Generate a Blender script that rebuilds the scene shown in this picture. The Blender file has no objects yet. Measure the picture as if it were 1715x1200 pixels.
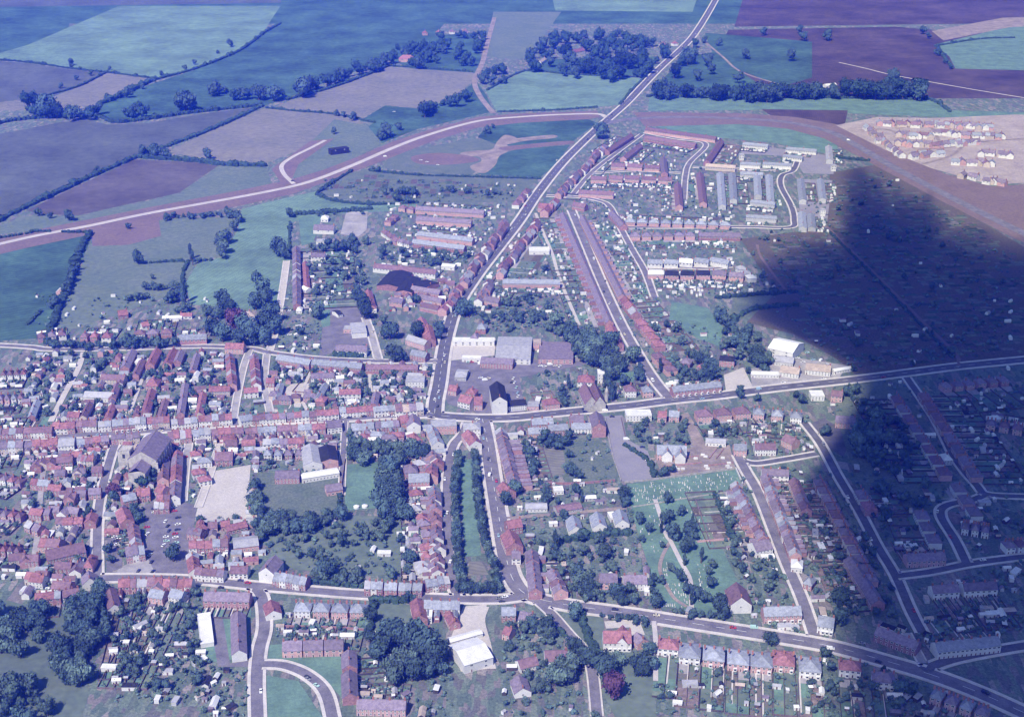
import bpy, bmesh, math, random
import numpy as np
from mathutils import Vector, Matrix
from mathutils.geometry import tessellate_polygon
S = bpy.context.scene
C = S.collection
R = random.Random(7)
# ---------------------------------------------------------------- camera
H, PITCH, F, PW, PH = 500.0, math.radians(23.3), 2320.0, 1715.0, 1200.0
cam = bpy.data.cameras.new('camera')
cam.sensor_width = 36.0
cam.lens = 36.0 * F / PW
cam.clip_end = 20000
cam.clip_start = 1
cam_o = bpy.data.objects.new('camera', cam)
cam_o.location = (0, 0, H)
cam_o.rotation_euler = (math.pi / 2 - PITCH, 0, 0)
C.objects.link(cam_o)
S.camera = cam_o
# ---------------------------------------------------------------- daylight
SUN_AZ, SUN_EL = math.radians(27), math.radians(50)     # behind the aircraft, a little to its port side
TO_SUN = Vector((-math.sin(SUN_AZ) * math.cos(SUN_EL), -math.cos(SUN_AZ) * math.cos(SUN_EL), math.sin(SUN_EL)))
w = bpy.data.worlds.new('World')
S.world = w
w.use_nodes = True
nt = w.node_tree
sky = nt.nodes.new('ShaderNodeTexSky')
sky.sky_type = 'NISHITA'
sky.sun_disc = False
sky.sun_elevation = SUN_EL
sky.sun_rotation = math.pi + SUN_AZ
bg = nt.nodes['Background']
bg.inputs['Strength'].default_value = 0.08
tint = nt.nodes.new('ShaderNodeVectorMath')          # the film's cool rendering of the sky light
tint.operation = 'MULTIPLY'
tint.inputs[1].default_value = (.66, .86, 1.5)
nt.links.new(sky.outputs[0], tint.inputs[0])
nt.links.new(tint.outputs[0], bg.inputs[0])
sun = bpy.data.lights.new('sun', 'SUN')
sun.energy = 4.8
sun.angle = math.radians(0.5)
sun.color = (.93, .89, 1.0)
sun_o = bpy.data.objects.new('sun', sun)
sun_o.rotation_euler = TO_SUN.to_track_quat('Z', 'Y').to_euler()
sun_o.location = (0, 0, 2500)
C.objects.link(sun_o)
S.view_settings.view_transform = 'Standard'
S.view_settings.look = 'None'
S.view_settings.gamma = 1.0
S.view_settings.exposure = 0.26
S.cycles.filter_width = 1.4
S.cycles.volume_bounces = 1
S.cycles.max_bounces = 4
S.cycles.diffuse_bounces = 2
S.cycles.glossy_bounces = 1
S.cycles.transparent_max_bounces = 4
# ---------------------------------------------------------------- survey: a point of the picture on a level plane of the town
_cp, _sp = math.cos(PITCH), math.sin(PITCH)
def G(px, py, z=0.0):
    a = (px - PW / 2) / F
    b = -(py - PH / 2) / F
    dy = _cp + b * _sp
    dz = -_sp + b * _cp
    t = (z - H) / dz
    return Vector((a * t, dy * t, z))
def GP(pts, z=0.0):
    return [G(x, y, z) for x, y in pts]
def TOPX(p):
    d = Vector(p) - Vector((0, 0, H))
    f = d.y * _cp - d.z * _sp
    u = d.y * _sp + d.z * _cp
    return PW / 2 + F * d.x / f, PH / 2 - F * u / f
# ---------------------------------------------------------------- materials
MATS = {}
def mat(name, col, var=0.12, scale=0.5, col2=None, rough=0.9, rnd=0.10, fine=0.0, spec=0.2, wave=None):
    if name in MATS: return MATS[name]
    m = bpy.data.materials.new(name)
    m.use_nodes = True
    n, l = m.node_tree.nodes, m.node_tree.links
    b = n['Principled BSDF']
    b.inputs['Roughness'].default_value = rough
    b.inputs['Specular IOR Level'].default_value = spec
    geo = n.new('ShaderNodeNewGeometry')
    no = n.new('ShaderNodeTexNoise')
    no.inputs['Scale'].default_value = scale
    no.inputs['Detail'].default_value = 5
    no.inputs['Roughness'].default_value = 0.65
    l.new(geo.outputs['Position'], no.inputs['Vector'])
    ramp = n.new('ShaderNodeValToRGB')
    c2 = col2 or tuple(c * (1 + 2.2 * var) for c in col)
    c1 = tuple(c * (1 - 2.2 * var) for c in col) if col2 is None else col
    ramp.color_ramp.elements[0].position = 0.3
    ramp.color_ramp.elements[1].position = 0.7
    ramp.color_ramp.elements[0].color = (*c1, 1)
    ramp.color_ramp.elements[1].color = (*c2, 1)
    l.new(no.outputs['Fac'], ramp.inputs['Fac'])
    out = ramp.outputs['Color']
    if fine:
        n2 = n.new('ShaderNodeTexNoise')
        n2.inputs['Scale'].default_value = scale * 9
        n2.inputs['Detail'].default_value = 3
        l.new(geo.outputs['Position'], n2.inputs['Vector'])
        mr = n.new('ShaderNodeMapRange')
        mr.inputs['From Min'].default_value = 0.3
        mr.inputs['From Max'].default_value = 0.7
        mr.inputs['To Min'].default_value = 1 - fine
        mr.inputs['To Max'].default_value = 1 + fine
        l.new(n2.outputs['Fac'], mr.inputs['Value'])
        mx = n.new('ShaderNodeVectorMath'); mx.operation = 'SCALE'
        l.new(out, mx.inputs[0]); l.new(mr.outputs[0], mx.inputs['Scale'])
        out = mx.outputs[0]
    if wave:                                  # drilling / mowing lines along a field
        ang, sc, amt = wave
        mp = n.new('ShaderNodeMapping'); mp.inputs['Rotation'].default_value = (0, 0, ang)
        l.new(geo.outputs['Position'], mp.inputs['Vector'])
        wv = n.new('ShaderNodeTexWave'); wv.inputs['Scale'].default_value = sc; wv.inputs['Distortion'].default_value = 6
        wv.inputs['Detail'].default_value = 3; wv.inputs['Detail Scale'].default_value = 0.6
        l.new(mp.outputs[0], wv.inputs['Vector'])
        mr = n.new('ShaderNodeMapRange'); mr.inputs['To Min'].default_value = 1 - amt; mr.inputs['To Max'].default_value = 1 + amt
        l.new(wv.outputs['Fac'], mr.inputs['Value'])
        mx = n.new('ShaderNodeVectorMath'); mx.operation = 'SCALE'
        l.new(out, mx.inputs[0]); l.new(mr.outputs[0], mx.inputs['Scale'])
        out = mx.outputs[0]
    if rnd:
        oi = n.new('ShaderNodeObjectInfo')
        mr = n.new('ShaderNodeMapRange')
        mr.inputs['To Min'].default_value = 1 - rnd
        mr.inputs['To Max'].default_value = 1 + rnd
        l.new(oi.outputs['Random'], mr.inputs['Value'])
        mx = n.new('ShaderNodeVectorMath'); mx.operation = 'SCALE'
        l.new(out, mx.inputs[0]); l.new(mr.outputs[0], mx.inputs['Scale'])
        out = mx.outputs[0]
    l.new(out, b.inputs['Base Color'])
    MATS[name] = m
    return m
ROOF = {'r': mat('red_tile', (.275, .13, .145), .2, .5, fine=.16, rnd=.18), 'b': mat('brown_tile', (.20, .125, .15), .16, .5, fine=.16, rnd=.2),
        'p': mat('purple_slate', (.205, .165, .21), .15, .5, fine=.15, rnd=.2), 's': mat('grey_slate', (.27, .285, .33), .14, .5, fine=.14, rnd=.18, rough=.7),
        'g': mat('pale_sheet_roof', (.36, .355, .38), .1, .3, fine=.08), 'w': mat('white_roof', (.66, .65, .64), .06, .2, fine=.05, rnd=.05),
        'k': mat('tarred_roof', (.03, .03, .035), .2, .3, fine=.2), 't': mat('tan_roof', (.42, .34, .29), .12, .3, fine=.1)}
WALL = {'R': mat('red_brick', (.335, .19, .20), .16, .6, fine=.12, rnd=.2), 'W': mat('white_render', (.63, .62, .60), .05, .3, rnd=.08),
        'Y': mat('buff_brick', (.47, .40, .35), .1, .5, rnd=.12), 'P': mat('pink_brick', (.48, .30, .29), .1, .5, fine=.1, rnd=.12),
        'G': mat('grey_render', (.42, .42, .42), .1, .4, rnd=.12), 'K': mat('tarred_board', (.03, .03, .04), .2, .4), 'S': mat('pale_stone', (.40, .375, .345), .15, .4, fine=.12)}
RN = {'r': 'red', 'b': 'brown', 'p': 'purplish', 's': 'slate', 'g': 'grey', 'w': 'white', 'k': 'black', 't': 'tan'}
WN = {'R': 'brick', 'W': 'white', 'Y': 'buff', 'P': 'pink', 'G': 'grey', 'K': 'black', 'S': 'stone'}
M_FRAME = mat('white_paint', (.70, .70, .69), .03, 1, rnd=0)
M_GLASS = mat('window_glass', (.045, .05, .06), .1, 1, rough=.15, spec=.5, rnd=0)
M_DOOR = mat('door_paint', (.16, .10, .10), .1, 1, rnd=.5)
M_POT = mat('chimney_brick', (.32, .15, .12), .15, 1.5, rnd=.2)
M_CLAY = mat('clay_pot', (.45, .22, .14), .1, 2, rnd=.1)
M_BARK = mat('bark', (.10, .075, .055), .2, 1.5, rnd=.2)
LEAF = {'e': mat('leaf_shade_dark', (.030, .058, .052), .28, .3, fine=.35, rnd=.35), 'm': mat('leaf_mid', (.10, .148, .125), .26, .3, fine=.35, rnd=.42), 'd': mat('leaf_dark', (.066, .108, .108), .28, .3, fine=.35, rnd=.42),  # 'e' is extra dark: cloud shade of the far woods put into the leaf colour
        'l': mat('leaf_light', (.14, .20, .12), .2, .3, fine=.3, rnd=.3), 'c': mat('leaf_copper', (.12, .06, .10), .2, .35, fine=.25, rnd=.15)}
M_HEDGE = mat('hedge_leaf', (.042, .075, .06), .25, .3, fine=.3, rnd=.2)
M_FENCE = mat('fence_wood', (.10, .085, .09), .2, .4, rnd=.4)
M_BWALL = mat('garden_brick', (.20, .145, .145), .15, .4, rnd=.25)
# ---------------------------------------------------------------- mesh helper
class MB:
    def __init__(s): s.v, s.f, s.m = [], [], []
    def face(s, pts, mi=0):
        b = len(s.v); s.v += [tuple(p) for p in pts]; s.f.append(tuple(range(b, b + len(pts)))); s.m.append(mi)
    def solid(s, v, f, mi=0):
        b = len(s.v); s.v += [tuple(p) for p in v]
        for q in f: s.f.append(tuple(b + i for i in q)); s.m.append(mi)
    def box(s, x0, y0, z0, x1, y1, z1, mi=0, bottom=True):
        v = [(x0, y0, z0), (x1, y0, z0), (x1, y1, z0), (x0, y1, z0), (x0, y0, z1), (x1, y0, z1), (x1, y1, z1), (x0, y1, z1)]
        f = [(4, 5, 6, 7), (0, 1, 5, 4), (1, 2, 6, 5), (2, 3, 7, 6), (3, 0, 4, 7)]
        if bottom: f.append((3, 2, 1, 0))
        s.solid(v, f, mi)
    def tube(s, c, r, h, n=8, mi=0, r1=None):
        r1 = r if r1 is None else r1
        v = [(c[0] + r * math.cos(6.2832 * i / n), c[1] + r * math.sin(6.2832 * i / n), c[2]) for i in range(n)]
        v += [(c[0] + r1 * math.cos(6.2832 * i / n), c[1] + r1 * math.sin(6.2832 * i / n), c[2] + h) for i in range(n)]
        s.solid(v, [(i, (i + 1) % n, n + (i + 1) % n, n + i) for i in range(n)] + [tuple(range(n, 2 * n))], mi)
    def mesh(s, name, mats):
        me = bpy.data.meshes.new(name)
        me.from_pydata(s.v, [], s.f)
        for m in mats: me.materials.append(m)
        if len(mats) > 1: me.polygons.foreach_set('material_index', s.m)
        me.update()
        return me
def link(name, me, parent=None, loc=(0, 0, 0), rz=0.0, sc=None, m=None):
    o = bpy.data.objects.new(name, me)
    C.objects.link(o)
    o.location = loc
    if rz: o.rotation_euler = (0, 0, rz)
    if sc: o.scale = sc
    if parent: o.parent = parent
    if m is not None:
        o.material_slots[0].link = 'OBJECT'; o.material_slots[0].material = m
    return o
ALL = []          # every thing, for the label check at the end
def tag(o, label, cat, group=None, kind=None):
    if label: o['label'] = label
    if cat: o['category'] = cat
    if group: o['group'] = group
    if kind: o['kind'] = kind
    if cat: ALL.append(o)
    return o
def thing(name, label, cat, loc, rz=0.0, group=None):
    return tag(link(name, None, None, loc, rz), label, cat, group)
ORD = ['first', 'second', 'third', 'fourth', 'fifth', 'sixth', 'seventh', 'eighth', 'ninth', 'tenth', 'eleventh', 'twelfth', 'thirteenth', 'fourteenth',
       'fifteenth', 'sixteenth', 'seventeenth', 'eighteenth', 'nineteenth', 'twentieth', 'twenty-first', 'twenty-second', 'twenty-third', 'twenty-fourth',
       'twenty-fifth', 'twenty-sixth', 'twenty-seventh', 'twenty-eighth', 'twenty-ninth', 'thirtieth', 'thirty-first', 'thirty-second', 'thirty-third', 'thirty-fourth', 'thirty-fifth']
def ordn(i): return ORD[i] if i < len(ORD) else 'far'
# ---------------------------------------------------------------- what stands where (1 m grid), so that small things keep off roads and houses
GX0, GY0, GW, GH = -1350, 520, 2700, 3300
OCC = np.zeros((GH, GW), np.uint8)
def occ_poly(pts, val=1):
    xs = [p[0] for p in pts]; ys = [p[1] for p in pts]
    x0, x1 = max(0, int(min(xs)) - GX0), min(GW - 1, int(max(xs)) - GX0 + 1)
    y0, y1 = max(0, int(min(ys)) - GY0), min(GH - 1, int(max(ys)) - GY0 + 1)
    if x1 <= x0 or y1 <= y0: return
    X, Y = np.meshgrid(np.arange(x0, x1 + 1) + GX0 + .5, np.arange(y0, y1 + 1) + GY0 + .5)
    ins = np.zeros(X.shape, bool)
    n = len(pts)
    for i in range(n):
        ax, ay, bx, by = pts[i][0], pts[i][1], pts[(i + 1) % n][0], pts[(i + 1) % n][1]
        if ay == by: continue
        c = ((ay > Y) != (by > Y)) & (X < (bx - ax) * (Y - ay) / (by - ay) + ax)
        ins ^= c
    OCC[y0:y1 + 1, x0:x1 + 1][ins] |= val
def occ(x, y, mask=255):
    i, j = int(y - GY0), int(x - GX0)
    return bool(OCC[i, j] & mask) if 0 <= i < GH and 0 <= j < GW else False
def in_poly(x, y, pts):
    c = False
    n = len(pts)
    for i in range(n):
        ax, ay, bx, by = pts[i][0], pts[i][1], pts[i - 1][0], pts[i - 1][1]
        if (ay > y) != (by > y) and x < (bx - ax) * (y - ay) / (by - ay) + ax: c = not c
    return c
# ================================================================ GROUND, FIELDS, ROADS
def garden_ground():
    m = bpy.data.materials.new('garden_ground'); m.use_nodes = True
    n, l = m.node_tree.nodes, m.node_tree.links
    b = n['Principled BSDF']; b.inputs['Roughness'].default_value = 1; b.inputs['Specular IOR Level'].default_value = .1
    geo = n.new('ShaderNodeNewGeometry')
    mp = n.new('ShaderNodeMapping'); mp.inputs['Scale'].default_value = (.27, .10, 1); mp.inputs['Rotation'].default_value = (0, 0, .12)
    l.new(geo.outputs['Position'], mp.inputs['Vector'])
    vo = n.new('ShaderNodeTexVoronoi'); vo.distance = 'CHEBYCHEV'; vo.inputs['Scale'].default_value = 1
    l.new(mp.outputs[0], vo.inputs['Vector'])
    sep = n.new('ShaderNodeSeparateColor'); l.new(vo.outputs['Color'], sep.inputs[0])
    r = n.new('ShaderNodeValToRGB'); r.color_ramp.interpolation = 'CONSTANT'
    cols = [(0, (.105, .14, .115)), (.2, (.14, .18, .14)), (.38, (.115, .145, .12)), (.5, (.19, .17, .165)), (.62, (.16, .19, .155)), (.78, (.13, .13, .13)), (.9, (.25, .225, .21))]
    r.color_ramp.elements.remove(r.color_ramp.elements[1])
    r.color_ramp.elements[0].color = (*cols[0][1], 1)
    for p, c in cols[1:]: r.color_ramp.elements.new(p).color = (*c, 1)
    l.new(sep.outputs[0], r.inputs['Fac'])
    no = n.new('ShaderNodeTexNoise'); no.inputs['Scale'].default_value = .55; no.inputs['Detail'].default_value = 6; no.inputs['Roughness'].default_value = .75
    l.new(geo.outputs['Position'], no.inputs['Vector'])
    mr = n.new('ShaderNodeMapRange'); mr.inputs['From Min'].default_value = .3; mr.inputs['From Max'].default_value = .7
    mr.inputs['To Min'].default_value = .5; mr.inputs['To Max'].default_value = 1.5
    l.new(no.outputs['Fac'], mr.inputs['Value'])
    mx = n.new('ShaderNodeVectorMath'); mx.operation = 'SCALE'
    l.new(r.outputs[0], mx.inputs[0]); l.new(mr.outputs[0], mx.inputs['Scale'])
    l.new(mx.outputs[0], b.inputs['Base Color'])
    return m
gm = MB()
gm.face([(-5000, -1500, 0), (5000, -1500, 0), (5000, 9000, 0), (-5000, 9000, 0)])
tag(link('ground', gm.mesh('ground', [garden_ground()])), None, None, None, 'structure')

def sm(pts, n=6, closed=False):            # Catmull-Rom through the surveyed points
    P = [Vector(p) for p in pts]
    if len(P) < 3: return P
    out = []
    N = len(P)
    for i in range(N if closed else N - 1):
        p0 = P[(i - 1) % N] if closed or i > 0 else P[0] * 2 - P[1]
        p1, p2 = P[i], P[(i + 1) % N]
        p3 = P[(i + 2) % N] if closed or i + 2 < N else P[-1] * 2 - P[-2]
        for k in range(n):
            t = k / n
            out.append(.5 * ((2 * p1) + (p2 - p0) * t + (2 * p0 - 5 * p1 + 4 * p2 - p3) * t * t + (3 * p1 - p0 - 3 * p2 + p3) * t ** 3))
    if not closed: out.append(P[-1])
    return out
LAY = [0.02]
def sheet(name, pts_px, m, smooth=0, occm=0):
    pts = GP(pts_px)
    if smooth: pts = sm(pts, smooth, True)
    LAY[0] += .0016
    z = LAY[0]
    me = bpy.data.meshes.new(name)
    v = [(p.x, p.y, z) for p in pts]
    tri = tessellate_polygon([[Vector((p[0], p[1], 0)) for p in v]])
    fs = []
    for a, b, c in tri:
        cr = (v[b][0] - v[a][0]) * (v[c][1] - v[a][1]) - (v[b][1] - v[a][1]) * (v[c][0] - v[a][0])
        fs.append((a, b, c) if cr > 0 else (a, c, b))
    me.from_pydata(v, [], fs)
    me.materials.append(m)
    o = tag(link(name, me), None, None, None, 'structure')
    if occm: occ_poly(v, occm)
    return o
def gmat(name, col, var=.12, scale=.03, col2=None, fine=.12, wave=None):
    return mat(name, col, var, scale, col2, 1.0, 0, fine, .05, wave)
TEAL = gmat('bright_pasture', (.145, .225, .165), .14, .01, fine=.14, wave=(.4, .06, .07))
LAWN = gmat('mown_lawn', (.13, .21, .16), .12, .05, fine=.14)
DKG = gmat('dark_pasture', (.060, .112, .085), .2, .012, fine=.18, wave=(1.1, .05, .09))  # own dark green, plus thin-cloud shade of the far fields put into the colour
MIDG = gmat('rough_pasture', (.115, .155, .12), .18, .02, (.16, .19, .15), fine=.16)
LAV = gmat('hay_stubble', (.115, .10, .095), .13, .01, fine=.14, wave=(.9, .09, .10))
LAV2 = gmat('ripening_barley', (.10, .112, .105), .14, .01, fine=.14, wave=(.5, .07, .10))
TAN = gmat('dry_meadow', (.165, .165, .145), .14, .012, (.225, .21, .18), fine=.15, wave=(1.9, .08, .11))
SOIL = gmat('ploughed_soil', (.085, .062, .062), .2, .012, fine=.16, wave=(.15, .1, .14))  # brown earth, darkened in colour for cloud shade that no cloud here casts
SOIL2 = gmat('bare_earth', (.165, .12, .115), .18, .03, (.21, .155, .15), fine=.15)
EARTH = gmat('pale_earth', (.17, .145, .13), .2, .06, (.36, .29, .265), fine=.15)
SITE = gmat('site_clay', (.29, .235, .225), .2, .04, (.42, .36, .345), fine=.2)
SAND = gmat('pale_hardcore', (.43, .39, .36), .12, .05, (.52, .48, .45), fine=.1)
ALLOT = gmat('allotment_soil', (.105, .105, .075), .3, .06, (.135, .10, .085), fine=.35)
SCRUB = gmat('rough_grass', (.10, .135, .105), .2, .06, (.16, .18, .145), fine=.25)
TARM = gmat('tarmac', (.125, .12, .14), .13, .12, fine=.14)
TARM2 = gmat('old_tarmac', (.175, .162, .185), .13, .1, fine=.14)
YARD = gmat('concrete_yard', (.33, .31, .31), .12, .06, fine=.1)
PAVE = gmat('pavement_slab', (.54, .50, .47), .08, .1, fine=.08)
CONC = gmat('new_concrete', (.47, .43, .42), .06, .05, fine=.05)
PARK = gmat('car_park_tarmac', (.255, .24, .265), .05, .05, fine=.06)
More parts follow.
